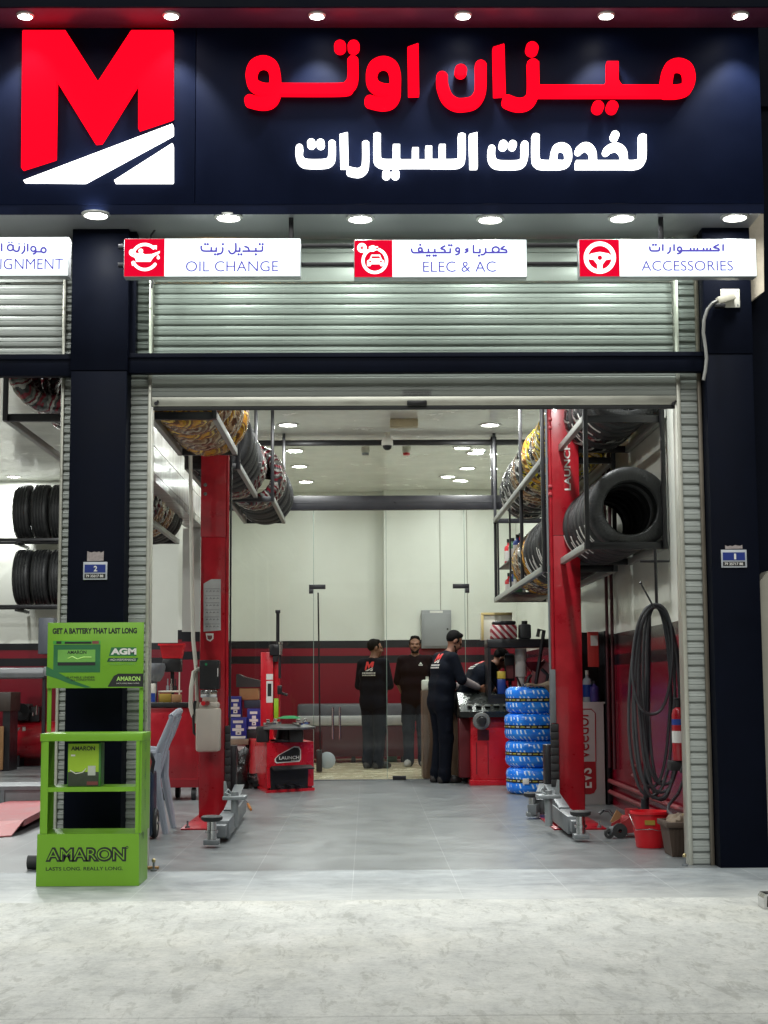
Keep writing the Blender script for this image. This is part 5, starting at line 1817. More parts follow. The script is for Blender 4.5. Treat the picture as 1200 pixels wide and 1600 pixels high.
one(MB().lathe([(0.001, 0.03), (.06, .028), (.115, .012), (.13, 0.0), (.12, 0.0), (.001, .002)], (tcn.x + .03, tcn.y - .05, tcn.z + .1), n=12), 'cleaning_cloth', mat('green_cloth', S(20, 110, 60), 0.85, bump=0.4, bscale=40), 'green cloth pad lying on the tyre changer turntable', 'cloth')

# ---- wheel balancer
Yb = G(770, 1227).y
wb = thing('wheel_balancer', 'red wheel balancer with black hood and round grey flange facing the entrance', 'wheel balancer', (P(765, 1227, Yb).x, Yb, 0))
mb = pbox(MB(), 737, 800, 1117, 1219, Yb, 0.45, 0, 0.008)
pbox(mb, 735, 802, 1219, 1228, Yb - 0.02, 0.5, 0, 0.004)
mb.build('cabinet', REDL, wb)
pbox(MB(), 718, 738, 1122, 1215, Yb + 0.18, 0.3, 0, 0.006).build('side_panel', mat('dark_red_paint', S(84, 14, 22), 0.4), wb)
mb = MB()
for x in (745, 763):
    pbox(mb, x - 0.5, x, 1160, 1210, Yb - 0.003, 0.002)
pbox(mb, 746, 764, 1140, 1157, Yb - 0.004, 0.003)
mb.build('panel_seam', mat('dark_red_paint', S(84, 14, 22), 0.4), wb)
ht = []
for py, yy in ((1121, Yb - .1), (1112, Yb - .1), (1101, Yb + .1), (1086, Yb + .42), (1082, Yb + .5), (1120, Yb + .5)):
    ht.append(Vector((P(718, 1100, Yb).x, yy, P(718, py, yy).z)))
mb = MB().prism(ht, (P(801, 1100, Yb).x - P(718, 1100, Yb).x, 0, 0))
mb.build('hood', mat('black_gloss_plastic', S(26, 30, 28), 0.25, var=0.1), wb)
mb = MB()
for k in range(5):
    x = P(730 + 14 * k, 1100, Yb).x
    mb.box(x, x + 0.06, Yb - 0.02, Yb + 0.06, P(730, 1103, Yb).z - 0.004 * k % .01, P(730, 1103, Yb).z + 0.014, 0, 0.004)
mb.build('weight_tray', mat('tray_grey', S(120, 124, 118), 0.3, 0.4), wb)
c = P(753, 1127, Yb - .2)
mb = MB().lathe([(0.03, 0), (0.09, -.012), (.1, -.03), (.092, -.05), (.06, -.055), (.05, -.03), (0.03, -.03)], (c.x, Yb - .12, c.z), axis='y', n=28, closed=True)
mb.build('flange', mat('grey_flange', S(120, 122, 120), 0.4, 0.3), wb)
MB().cyl((c.x, Yb - .1, c.z), (c.x, Yb - .28, c.z), 0.026, n=16).lathe([(0.001, -.16), (.045, -.155), (.05, -.12), (.03, -.1)], (c.x, Yb - .12, c.z), axis='y', n=20).cyl((c.x, Yb + .02, c.z), (c.x, Yb - .11, c.z), 0.06, n=20).build('shaft', BLACKP, wb)
# display head on a stalk, at its right
mb = pbox(MB(), 789, 804, 1023, 1064, Yb + 0.4, 0.06, 0, 0.01)
mb.cyl(P(797, 1064, Yb + .45), P(797, 1095, Yb + .45), 0.02)
mb.build('display_head', BLACKP, wb)
pbox(MB(), 791, 802, 1040, 1060, Yb + 0.395, 0.004).build('display_label', mat('dark_red_print', S(120, 60, 60), 0.5), wb)
pbox(MB(), 790, 803, 1021, 1023.5, Yb + 0.39, 0.06, 0, 0.003).build('display_edge', STEEL, wb)

# ---- brown rag on the stack
yb2 = cy
sdz = 4 * hb
mb = MB()
vs = []
n1, n2 = 26, 20
rg = random.Random(11)
for i in range(n1):
    for j in range(n2):
        u, v = i / (n1 - 1), j / (n2 - 1)
        x = cx - 0.14 + 0.44 * u
        y = cy - 0.31 + 0.42 * v - 0.06 * u
        rr_ = math.hypot(x - cx, y - cy)
        z = sdz + 0.012 + 0.045 * (0.5 + 0.5 * sin(9 * u + 4 * v)) * (0.5 + .5 * sin(7 * v + 2 + 5 * u)) + 0.06 * max(0, u - 0.35) * (1 - abs(2 * v - 1))
        if rr_ > 0.325:
            k = 0.335 / rr_
            z = sdz + 0.02 - (rr_ - 0.325) * 2.2
            x, y = cx + (x - cx) * k, cy + (y - cy) * k
            z += 0.01 * sin(20 * u)
        vs.append((x, y, z))
fs = [(i * n2 + j, (i + 1) * n2 + j, (i + 1) * n2 + j + 1, i * n2 + j + 1) for i in range(n1 - 1) for j in range(n2 - 1)]
mb.add(vs, fs, 0, True)
o = mb.build('rag', mat('brown_cloth', S(118, 104, 88), 0.9, var=0.25, scale=9, bump=0.5, bscale=60), angle=80)
tag(o, 'crumpled brown rag draped over the top of the blue tyre stack', 'rag')
sm = o.modifiers.new('thickness', 'SOLIDIFY')
sm.thickness = 0.006

# ---- tool bench at the back right with odds and ends
Yw = 17.7
bn = thing('tool_bench', 'tall dark tool bench against the right wall behind the blue tyre stack', 'bench', (P(810, 1000, Yw).x, Yw, 0))
mb = pbox(MB(), 762, 885, 998, 1012, Yw, 0.5, 0, 0.006)
mb.build('top_board', BLACKM, bn)
for a, b in ((762, 767), (866, 885)):
    mb = MB()
    q0, q1 = P(a, 1012, Yw), P(b, 1012, Yw)
    mb.box(q0.x, q1.x, Yw + 0.01, Yw + 0.49, 0, q0.z - 0.002)
    mb.build('side_panel', BLACKM, bn)
q0 = P(768, 1085, Yw)
mb = MB().box(q0.x, P(865, 1085, Yw).x, Yw + 0.01, Yw + 0.5, q0.z - 0.03, q0.z)
mb.build('shelf_board', BLACKM, bn)
mb = MB().box(q0.x, P(865, 1085, Yw).x, Yw + 0.46, Yw + 0.49, 0.02, q0.z - 0.031).box(q0.x, P(865, 1085, Yw).x, Yw + 0.02, Yw + 0.05, 0.02, q0.z - 0.031)
mb.build('front_panel', BLACKM, bn)
zb0 = P(800, 998, Yw).z
# striped parcel, jerry can, paper roll ...
a, b = P(768, 998, Yw + .1), P(808, 976, Yw + .1)
pr = thing('parcel', 'red and white striped parcel with a black top on the tool bench', 'parcel', ((a.x + b.x) / 2, Yw + .12, zb0))
def stripe_mat():
    m = bpy.data.materials.new('red_white_stripes')
    m.use_nodes = True
    nt = m.node_tree
    bb = nt.nodes['Principled BSDF']
    tcn_ = node(nt, 'ShaderNodeTexCoord')
    sp = node(nt, 'ShaderNodeSeparateXYZ')
    nt.links.new(tcn_.outputs['Object'], sp.inputs[0])
    u = math_node(nt, 'ADD', math_node(nt, 'MULTIPLY', sp.outputs[0], 13.0), math_node(nt, 'MULTIPLY', sp.outputs[2], 12.0))
    cr = ramp(nt, [(0, S(150, 34, 50)), (0.5, S(206, 190, 186))], 'CONSTANT')
    nt.links.new(math_node(nt, 'FRACT', u), cr.inputs[0])
    nt.links.new(cr.outputs[0], bb.inputs['Base Color'])
    bb.inputs['Roughness'].default_value = 0.5
    return m
MB().box(a.x, b.x, Yw + .1, Yw + .34, zb0 + .001, b.z, 0, 0.02).build('wrapper', stripe_mat(), pr)
MB().box(a.x + .02, b.x - .01, Yw + .11, Yw + .33, b.z + .001, b.z + 0.045, 0, 0.02).build('lid', BLACKP, pr)
jc = thing('jerry_can', 'dark grey oil can with a screw cap on the tool bench', 'can', (P(821, 998, Yw + .1).x, Yw + .15, zb0))
a, b = P(812, 998, Yw + .1), P(830, 975, Yw + .1)
MB().box(a.x, b.x, Yw + .1, Yw + .3, zb0 + .001, b.z, 0, 0.022).build('can_body', mat('smoky_plastic', S(58, 60, 62), 0.4), jc)
MB().cyl(((a.x + b.x) / 2, Yw + .2, b.z), ((a.x + b.x) / 2, Yw + .2, b.z + .04), 0.035, n=16).build('cap', BLACKP, jc)
zs_ = q0.z
a, b = P(806, 1037, Yw + .15), P(824, 1012, Yw + .15)
one(MB().cyl(((a.x + b.x) / 2, Yw + .25, zs_ + .2), ((a.x + b.x) / 2, Yw + .25, b.z - .01), (b.x - a.x) / 2, n=24).cyl(((a.x + b.x) / 2, Yw + .25, zs_ + .001), ((a.x + b.x) / 2, Yw + .25, zs_ + .199), (b.x - a.x) * .34, n=16), 'paper_roll', mat('tissue_white', S(214, 210, 204), 0.9, bump=0.2, bscale=30), 'white paper roll standing on a holder inside the tool bench', 'paper roll')
mb = MB()
p0, p1 = P(838, 1065, Yw - .05), P(850, 985, Yw - .05)
bz = P(838, 1085, Yw).z
fr_ = thing('wheel_clamp', 'black cranked steel arm leaning at the right of the tool bench', 'clamp', (p0.x, Yw - .05, 0))
MB().tube([(p0.x - .02, Yw - .05, 0.02), p0, p1, P(842, 984, Yw - .05), P(840, 995, Yw - .05)], 0.022, 8).build('crank', BLACKM, fr_)
MB().tube([P(846, 1045, Yw - .05), P(856, 1055, Yw - .05), P(854, 1066, Yw - .05)], 0.02, 8).build('hook', BLACKM, fr_)
c = P(822, 1062, Yw - .02)
one(MB().box(c.x - .05, c.x + .06, Yw + .05, Yw + .1, zs_ + .001, zs_ + .03, 0, .008).tube([(c.x, Yw + .07, zs_ + .03), (c.x + .01, Yw + .06, zs_ + .1), (c.x + .04, Yw + .05, zs_ + .19), (c.x + .07, Yw + .05, zs_ + .22)], [.03, .028, .022, .014], 8).tube([(c.x - .03, Yw + .08, zs_ + .03), (c.x - .08, Yw + .08, zs_ + .16), (c.x - .1, Yw + .08, zs_ + .2)], .012, 8), 'air_gun', BLACKP, 'black air gun with a curved grip on the bench shelf', 'air gun')
a, b = P(777, 1072, Yw + .1), P(790, 1050, Yw + .1)
one(MB().box(a.x, b.x, Yw + .08, Yw + .2, zs_ + .001, b.z - .08, 0, .01), 'oil_carton', BLU, 'blue carton on the bench shelf behind the bent worker', 'box')
one(MB().box(a.x, b.x, Yw + .08, Yw + .2, b.z - .079, b.z + .01, 0, .01), 'yellow_carton', YELP, 'yellow carton standing on the blue carton', 'box')
a, b = P(832, 1068, Yw + .2), P(862, 1030, Yw + .2)
one(MB().prism([(a.x, Yw + .2, zs_ + .001), (b.x, Yw + .2, zs_ + .001), (b.x, Yw + .2, b.z - .1), (b.x - .08, Yw + .2, b.z), (a.x, Yw + .2, b.z - .12)], (0, .12, 0)), 'spare_panel', mat('dusty_pink', S(150, 100, 104), 0.5), 'dull pink body panel offcut leaning inside the tool bench', 'panel')
c = P(838, 1018, Yw + .1)
one(MB().lathe([(0.001, 0), (.03, 0.005), (.12, .14), (.13, .15), (.12, .15), (.02, .03), (.001, .03)], (c.x, Yw + .25, zs_ + .22), n=20).cyl((c.x, Yw + .25, zs_ + .001), (c.x, Yw + .25, zs_ + .23), .02, n=10), 'funnel', mat('dark_red_plastic', S(90, 22, 34), 0.4), 'dark red funnel standing on the bench shelf', 'funnel')
# framed cabinet on the wall behind
a, b = P(752, 1000, 18.45), P(800, 957, 18.45)
wc = thing('wall_cabinet', 'small cream framed wall cabinet above the tool bench', 'cabinet', ((a.x + b.x) / 2, 18.45, a.z))
MB().box(a.x, b.x, 18.45, 18.62, a.z, b.z, 0, .004).build('case', WALL_C, wc)
mb = MB()
for u0, u1, w0, w1 in ((a.x, b.x, b.z - .03, b.z), (a.x, a.x + .03, a.z, b.z - .031)):
    mb.box(u0, u1, 18.43, 18.449, w0, w1, 0, .002)
mb.build('frame', mat('pale_wood', S(196, 176, 120), 0.5), wc)
# ---- long handled dustpan by the glass door
c = G(503, 1207)
dp = thing('dustpan', 'black long handled dustpan standing by the glass door', 'dustpan', (c.x, c.y, 0))
zt_ = P(497, 926, c.y).z
MB().cyl((c.x - .02, c.y, .2), (P(497, 926, c.y).x, c.y, zt_), .01, n=8).build('handle', BLACKM, dp)
pbox(MB(), 494, 503, 1172, 1206, c.y - .05, .2, 0, .01).build('pan', BLACKP, dp)
MB().lathe([(0.001, -.01), (.1, -.008), (.11, 0), (.1, .008), (.001, .01)], P(511, 1188, c.y), axis='y', n=24).build('lid', GREYP, dp)

# ---- back room: reception counter, sofa, electric panel
yd = YG + 0.12
dk = thing('reception_counter', 'dark wood reception counter behind the glass partition', 'counter', (P(700, 1217, yd).x, yd, 0))
pbox(MB(), 661, 676, 1079, 1216, yd, 0.55, 0, .004).build('end_panel', WOOD, dk)
a, b = P(676.5, 1216, yd + .1), P(745, 1090, yd + .1)
MB().box(a.x, b.x + .4, yd + .1, yd + .13, .004, b.z, 0, .003).box(a.x, b.x + .4, yd, yd + .5, b.z + .001, b.z + .035, 0, .004).build('front_panel', WOOD, dk)
c = P(665, 1079, yd + .15)
t = thing('white_dispenser', 'white pump dispenser on the corner of the wooden counter', 'dispenser', (c.x, yd + .15, c.z))
MB().box(c.x - .05, c.x + .055, yd + .1, yd + .2, c.z + .001, c.z + .13, 0, .02).build('bottle_body', WHITEP, t)
MB().cyl((c.x + .02, yd + .15, c.z + .13), (c.x + .02, yd + .15, c.z + .17), .018).build('pump', WHITEP, t)
ys = 22.7
sf = thing('sofa', 'grey sofa with a pale seat, added for bands mirrored in the glass', 'sofa', (P(540, 1180, ys).x, ys, 0))  # sofa added to carry grey and pale bands mirrored in the glass
x0, x1 = P(462, 1150, ys).x, P(642, 1150, ys).x
zq = lambda py: P(550, py, ys).z
MB().box(x0, x1, ys + .45, ys + .7, zq(1140), zq(1100), 0, .04).build('backrest', mat('grey_leatherette', S(84, 84, 90), 0.4), sf)
MB().box(x0, x1, ys, ys + .44, zq(1134), zq(1119), 0, .03).build('seat', mat('pale_leatherette', S(168, 168, 168), 0.4), sf)
MB().box(x0 + .02, x1 - .02, ys + .02, ys + .6, .09, zq(1134) - .002, 0, .01).build('base', mat('dark_red_fabric', S(70, 16, 26), 0.7), sf)
for x in (x0 + .12, (x0 + x1) / 2, x1 - .12):
    MB().box(x - .03, x + .03, ys + .06, ys + .12, .004, .089).build('leg', BLACKM, sf)
ye = YBW - .25
a, b = P(659, 1013, ye - .14), P(705, 953, ye - .14)
ep = thing('electric_panel', 'grey metal distribution box on the back room wall', 'electric panel', ((a.x + b.x) / 2, ye - .14, a.z))
GPN = mat('grey_enamel', S(142, 144, 146), 0.4, var=0.04)
MB().box(a.x, b.x, ye - .12, ye - .001, a.z, b.z, 0, .006).build('box', GPN, ep)
MB().box(a.x + .03, b.x - .03, ye - .14, ye - .121, a.z + .03, b.z - .05, 0, .005).build('door', GPN, ep)
MB().box((a.x + b.x) / 2 - .1, (a.x + b.x) / 2 + .1, ye - .122, ye - .1205, b.z - .045, b.z - .01).build('label_strip', PAPER, ep)
MB().cyl((b.x - .06, ye - .141, (a.z + b.z) / 2), (b.x - .06, ye - .155, (a.z + b.z) / 2), .014).build('lock', BLACKM, ep)
c = G(613, 1191)
gb_ = thing('green_can', 'green and white can on the back room floor between two workers', 'can', (c.x, c.y, .004))
MB().box(c.x - .07, c.x + .07, c.y, c.y + .14, .005, .17, 0, .012).build('can_body', mat('dark_green_tin', S(60, 90, 70), 0.4), gb_)
MB().box(c.x - .05, c.x + .03, c.y - .002, c.y + .001, .09, .15).build('label', PAPER, gb_)
MB().cyl((c.x, c.y + .07, .17), (c.x, c.y + .07, .195), .03).build('cap', WHITEP, gb_)
# ------------------------------------------------------------------ left of the bay: cabinet, chair, boxes
Yt = G(270, 1251).y
cab = thing('tool_cabinet', 'tall red tool cabinet on castors left of the lift post', 'tool cabinet', (P(275, 1251, Yt).x, Yt, 0))
mb = pbox(MB(), 226, 311, 1106, 1231, Yt, 0.5, 0, .008)
pbox(mb, 229, 309, 1216, 1219, Yt - .003, .002)
pbox(mb, 302, 304, 1112, 1214, Yt - .003, .002)
mb.build('body', RED, cab)
pbox(MB(), 224, 313, 1098, 1105.5, Yt - .01, 0.52, 0, .006).build('worktop', BLACKP, cab)
for px in (257, 303):
    c = P(px, 1241, Yt + .06)
    w = MB().lathe([(.03, -.022), (.058, -.022), (.062, -.012), (.062, .012), (.058, .022), (.03, .022)], (c.x, Yt + .06, .063), axis='x', n=22, closed=True).build('castor', RUBBER, cab)
    MB().cyl((c.x - .024, Yt + .06, .063), (c.x + .024, Yt + .06, .063), .03, n=16).box(c.x - .03, c.x + .03, Yt + .03, Yt + .09, .126, .15).build('hub', CHROME, w)
for px in (278,):
    c = P(px, 1241, Yt + .4)
    w = MB().lathe([(.03, -.022), (.062, -.022), (.062, .022), (.03, .022)], (c.x, Yt + .4, .063), axis='x', n=22, closed=True).cyl((c.x - .024, Yt + .4, .063), (c.x + .024, Yt + .4, .063), .03, n=16).box(c.x - .03, c.x + .03, Yt + .37, Yt + .43, .126, .15).build('castor', RUBBER, cab)
zt_ = P(270, 1098, Yt).z
# test rig on the cabinet: black post with red bin, vials rack, cartons
rk = thing('vial_rack', 'small white rack with vials on the red tool cabinet', 'rack', (P(265, 1098, Yt + .15).x, Yt + .15, zt_))
mb = pbox(MB(), 247, 281, 1079, 1082, Yt + .1, .2, 0, .003)
pbox(mb, 279, 281, 1050, 1079, Yt + .1, .02)
pbox(mb, 247, 249, 1082, 1098, Yt + .1, .02)
pbox(mb, 279, 281, 1082, 1098, Yt + .1, .02)
mb.build('frame', WHITEP, rk)
for i, px in enumerate((262, 268, 274)):
    c = P(px, 1079, Yt + .2)
    MB().cyl((c.x, Yt + .2, c.z), (c.x, Yt + .2, c.z + .05 + .02 * (i % 2)), .016, n=10).cyl((c.x, Yt + .2, c.z + .05 + .02 * (i % 2)), (c.x, Yt + .2, c.z + .12), .006, n=8).build('vial', (GREYP, CHROME, BLACKP)[i], rk)
one(pbox(MB(), 248, 267, 1084, 1097.5, Yt + .03, .06, 0, .004), 'yellow_carton', mat('ochre_card', S(150, 124, 40), 0.7), 'ochre carton on the red tool cabinet, left of the brown one', 'box')
one(pbox(MB(), 268, 283, 1085, 1097.5, Yt + .03, .06, 0, .004), 'brown_carton', CARD, 'brown carton on the red tool cabinet, right of the ochre one', 'box')
bz = P(270, 1030, Yt + .42)
bk = thing('oil_drain_bin', 'red plastic bin with a black body standing behind the vial rack', 'bin', (bz.x, Yt + .42, zt_))
a, b = P(251, 1029, Yt + .42), P(289, 1006, Yt + .42)
def tub(x0, x1, y0, y1, z0, z1, tp, th=.012):
    """an open tapered tub"""
    mb = MB()
    o = [(x0 + tp, y0 + tp, z0), (x1 - tp, y0 + tp, z0), (x1 - tp, y1 - tp, z0), (x0 + tp, y1 - tp, z0), (x0, y0, z1), (x1, y0, z1), (x1, y1, z1), (x0, y1, z1), (x0 + th, y0 + th, z1), (x1 - th, y0 + th, z1), (x1 - th, y1 - th, z1), (x0 + th, y1 - th, z1), (x0 + tp + th, y0 + tp + th, z0 + th), (x1 - tp - th, y0 + tp + th, z0 + th), (x1 - tp - th, y1 - tp - th, z0 + th), (x0 + tp + th, y1 - tp - th, z0 + th)]
    f = [(0, 3, 2, 1), (12, 13, 14, 15)]
    for i in range(4):
        j = (i + 1) % 4
        f += [(i, j, j + 4, i + 4), (i + 4, j + 4, j + 8, i + 8), (i + 8, j + 8, j + 12, i + 12)]
    mb.add(o, f)
    return mb
tub(a.x, b.x, Yt + .3, Yt + .5, a.z, b.z, .03).box(a.x - .012, b.x + .012, Yt + .29, Yt + .299, b.z - .02, b.z).build('tub', REDP, bk)
MB().box(a.x + .03, b.x - .03, Yt + .33, Yt + .48, P(270, 1050, Yt + .42).z, a.z - .002, 0, .01).cyl((bz.x, Yt + .4, zt_ + .001), (bz.x, Yt + .4, P(270, 1050, Yt + .42).z), .02).build('stand', BLACKP, bk)
c = P(239, 1050, Yt + .1)
one(MB().lathe([(0.001, -.1), (.06, -.095), (.1, -.03), (.115, .05), (.105, .09), (.095, .085), (.1, .04), (.001, -.06)], (c.x, Yt + .2, c.z), n=24).cyl((c.x, Yt + .2, zt_ + .001), (c.x, Yt + .2, c.z - .09), .03), 'grey_bowl', mat('grey_moulding', S(110, 114, 118), 0.4), 'grey plastic bowl on a stem at the left end of the tool cabinet', 'bowl')
bx = thing('cleaner_box', 'white and blue upright box on the tool cabinet behind the green stand', 'box', (P(236, 1098, Yt).x, Yt + .05, zt_))
pbox(MB(), 229, 242, 1068, 1097.5, Yt + .02, .08, 0, .006).build('carton', WHITEP, bx)
pbox(MB(), 232, 242.5, 1083, 1097, Yt + .017, .002).build('blue_print', BLU, bx)

# plastic armchair, seen from the side behind the green stand
Yc_ = G(258, 1303).y
x1 = P(266, 1200, Yc_).x
ch = thing('plastic_chair', 'grey plastic armchair partly hidden behind the green battery stand', 'chair', (x1 - .28, Yc_ + .25, 0))
GCH = mat('grey_chair_plastic', S(160, 166, 178), 0.42, var=0.05)
def X(px, py): return P(px, py, Yc_)
y0c, y1c = Yc_, Yc_ + .5
# back: curved shell with slots, leaning to the right
rows = 12
for s, (u0, u1) in enumerate(((0.0, .14), (.24, .34), (.45, .55), (.66, .76), (.86, 1.0))):
    mb = MB()
    vs = []
    for i in range(rows + 1):
        t_ = i / rows
        z = .40 + t_ * .5
        xx = x1 - .15 + .13 * t_ + .03 * t_ * t_
        for u in (u0, u1):
            yy = y0c + .02 + u * .46
            bow = .05 * (1 - (2 * u - 1) ** 2)
            vs.append((xx + bow * .6, yy, z))
    n = len(vs)
    vs += [(x - .012, y, z) for x, y, z in vs]
    fs = []
    for i in range(rows):
        fs += [(2 * i, 2 * i + 1, 2 * i + 3, 2 * i + 2), (n + 2 * i, n + 2 * i + 2, n + 2 * i + 3, n + 2 * i + 1), (2 * i, 2 * i + 2, n + 2 * i + 2, n + 2 * i), (2 * i + 1, n + 2 * i + 1, n + 2 * i + 3, 2 * i + 3)]
    mb.add(vs, fs, 0, True)
    mb.build('back_slat', GCH, ch)
pts = [(x1 + .0, y0c + .01 + .48 * k / 12, .90 + .045 * sin(pi * k / 12)) for k in range(13)]
pts = [(x + .04 * sin(pi * k / 12), y, z) for k, (x, y, z) in enumerate(pts)]
MB().tube(pts, .022, 8).build('top_rail', GCH, ch)
MB().box(x1 - .6, x1 - .13, y0c + .03, y1c - .03, .395, .425, 0, .012).build('seat', GCH, ch)
for yy in (y0c, y1c):
    MB().tube([(x1 + .01, yy, .90), (x1 - .05, yy, .75), (x1 - .11, yy, .62), (x1 - .3, yy, .64), (x1 - .56, yy, .62)], [.018, .022, .026, .026, .02], 8).build('armrest', GCH, ch)
    MB().tube([(x1 - .10, yy, .62), (x1 - .11, yy, .42), (x1 - .07, yy, .2), (x1 - .03, yy, .0)], [.03, .035, .03, .024], 8).build('leg', GCH, ch)
    MB().tube([(x1 - .56, yy, .62), (x1 - .57, yy, .42), (x1 - .6, yy, .0)], [.022, .03, .022], 8).build('leg', GCH, ch)

# dark blue wheeled unit behind the stand
Yu = G(240, 1314).y
ut = thing('blue_trolley', 'dark blue two wheeled trolley tank behind the green battery stand', 'trolley', (P(225, 1314, Yu).x, Yu + .1, 0))
pbox(MB(), 196, 238, 1205, 1309, Yu + .05, .28, 0, .03).build('tank', mat('navy_enamel', S(22, 44, 66), 0.35), ut)
for px in (241, 193):
    c = P(px, 1290, Yu + .2)
    w = MB().lathe([(.06, -.025), (.1, -.025), (.112, -.012), (.112, .012), (.1, .025), (.06, .025)], (c.x, Yu + .2, .113), axis='x', n=26, closed=True).build('wheel', RUBBER, ut)
    MB().cyl((c.x - .02, Yu + .2, .113), (c.x + .02, Yu + .2, .113), .062, n=20).build('rim', WHITEP, w)
    MB().cyl((c.x - .03, Yu + .2, .113), (c.x + .035, Yu + .2, .113), .012, n=8).build('axle_end', STEEL, w)
MB().tube([P(236, 1212, Yu + .1), P(240, 1190, Yu + .1), P(236, 1178, Yu + .1), P(222, 1178, Yu + .1)], .014, 8).build('handle', BLACKM, ut)

# small table with the blue boxes, bag, bottle
Ya = G(370, 1226).y
tb = thing('side_table', 'low table with a white front panel behind the left lift post', 'table', (P(372, 1226, Ya).x, Ya, 0))
pbox(MB(), 352, 388, 1155, 1164, Ya - .02, .4, 0, .006).build('table_top', mat('worn_board', S(128, 110, 92), 0.7, var=.3), tb)
pbox(MB(), 357, 383, 1165, 1224, Ya, .02, 0, .003).build('front_panel', mat('dull_white_board', S(178, 172, 168), 0.6, var=.1), tb)
a, b = P(353, 1165, Ya), P(387, 1165, Ya)
for x in (a.x + .02, b.x - .02):
    for y in (Ya + .05, Ya + .34):
        MB().box(x - .016, x + .016, y - .016, y + .016, 0, P(370, 1164.5, Ya).z).build('leg', BLACKM, tb)
NAVYB = mat('blue_box_print', S(34, 40, 130), 0.45, var=.08)
def filter_box(x0, x1, y0, y1, Y, lab):
    a, b = P(x0, y1, Y), P(x1, y0, Y)
    t = thing('filter_box', lab, 'box', ((a.x + b.x) / 2, Y, a.z), 'blue filter boxes')
    MB().box(a.x, b.x, Y, Y + .16, a.z + .001, b.z, 0, .003).build('carton', NAVYB, t)
    w, h = b.x - a.x, b.z - a.z
    mb = MB()
    for u0, u1, v0, v1 in ((.1, .95, .03, .14), (.18, .86, .38, .50), (.38, .70, .2, .37), (.38, .70, .51, .66), (.22, .8, .74, .86)):
        mb.box(a.x + u0 * w, a.x + u1 * w, Y - .002, Y - .0005, a.z + v0 * h, a.z + v1 * h)
    mb.build('white_print', PAPER, t)
    MB().box(a.x + .48 * w, a.x + .6 * w, Y - .0035, Y - .0022, a.z + .25 * h, a.z + .31 * h).build('black_print', INK, t)
filter_box(358, 385, 1121, 1155, Ya + .05, 'blue box with white print lying directly on the low table')
filter_box(357, 377, 1088, 1121, Ya + .06, 'blue box with white print stacked on the larger blue box')
filter_box(386, 406, 1107, 1140, Ya + .1, 'blue box with white print beside the tyre changer column')
one(pbox(MB(), 384, 408, 1140.5, 1162, Ya + .11, .2, 0, .006), 'dark_crate', BLACKP, 'black crate under the blue box by the tyre changer', 'crate')
one(pbox(MB(), 381, 406, 1094, 1106.5, Ya + .1, .18, 0, .004), 'navy_carton', mat('navy_card', S(36, 44, 60), 0.6), 'dark navy carton between the cardboard box and a blue box', 'box')
one(pbox(MB(), 374, 404, 1075, 1093.5, Ya + .1, .2, 0, .005), 'cardboard_box', CARD, 'brown cardboard box under the black cover by the tyre changer', 'box')
mb = MB()
vs = []
a, b = P(369, 1074, Ya + .1), P(410, 1056, Ya + .1)
for i in range(13):
    u = i / 12
    z = a.z + .02 + (b.z - a.z) * (0.95 - .55 * u + .3 * math.exp(-((u - .1) / .12) ** 2) * .4)
    vs.append((a.x + (b.x - a.x) * u, z))
mb.prism([(x, Ya + .08, z) for x, z in vs] + [(b.x, Ya + .08, a.z + .002), (a.x, Ya + .08, a.z + .002)], (0, .24, 0))
one(mb, 'black_cover', mat('black_moulding', S(44, 42, 42), 0.5), 'black moulded cover with a sloping top on the cardboard box', 'cover')
rg = random.Random(9)
def blob(c, rx, ry, rz, seed, n=22, k=14, amp=.22, flat=True):
    rg = random.Random(seed)
    ph = [(rg.uniform(0, 6), rg.randint(2, 6), rg.uniform(0, 6), rg.randint(1, 4)) for _ in range(6)]
    mb = MB()
    vs = []
    for j in range(k + 1):
        b = -pi / 2 + pi * j / k
        for i in range(n):
            a = tau * i / n
            d = 1 + amp * sum(sin(p[1] * a + p[0]) * sin(p[3] * b + p[2]) for p in ph) / 2.2
            z = c[2] + rz * sin(b) * d
            vs.append((c[0] + rx * cos(b) * cos(a) * d, c[1] + ry * cos(b) * sin(a) * d, max(z, .002) if flat else z))
    fs = [(j * n + i, j * n + (i + 1) % n, (j + 1) * n + (i + 1) % n, (j + 1) * n + i) for j in range(k) for i in range(n)]
    return mb.add(vs, fs, 0, True)
BAG = mat('black_bin_liner', S(26, 26, 26), 0.28, var=.2, bump=.5, bscale=26)
c = G(380, 1232)
one(blob((c.x - .06, c.y - .02, .16), .14, .1, .24, 4), 'bin_bag', BAG, 'black bin bag slumped upright against the low table', 'bag', 'black bags by the low table')
one(blob((c.x + .1, c.y + .05, .05), .16, .1, .09, 8), 'bin_bag', BAG, 'flat black bag on the floor by the tyre changer', 'bag', 'black bags by the low table')
c = G(362, 1241)
bt = bottle('water_bottle', 'clear bottle with blue liquid by the left lift arm', c.x, c.y, 0.001, .05, .3, mat('blue_liquid', S(24, 66, 130), 0.15, var=.1), mat('orange_cap', S(190, 120, 80), .5), neck=.5)
# screwdriver on the floor
a, b = G(385, 1254), G(392, 1267)
sd = thing('screwdriver', 'screwdriver with an orange handle lying on the floor', 'screwdriver', (a.x, a.y, 0))
a.z = b.z = .012
mid = a + (b - a) * .35
MB().cyl(mid, b, .011, n=10).build('handle', mat('amber_plastic', S(186, 120, 50), .3), sd)
MB().cyl(a, mid, .004, n=8).build('blade', CHROME, sd)

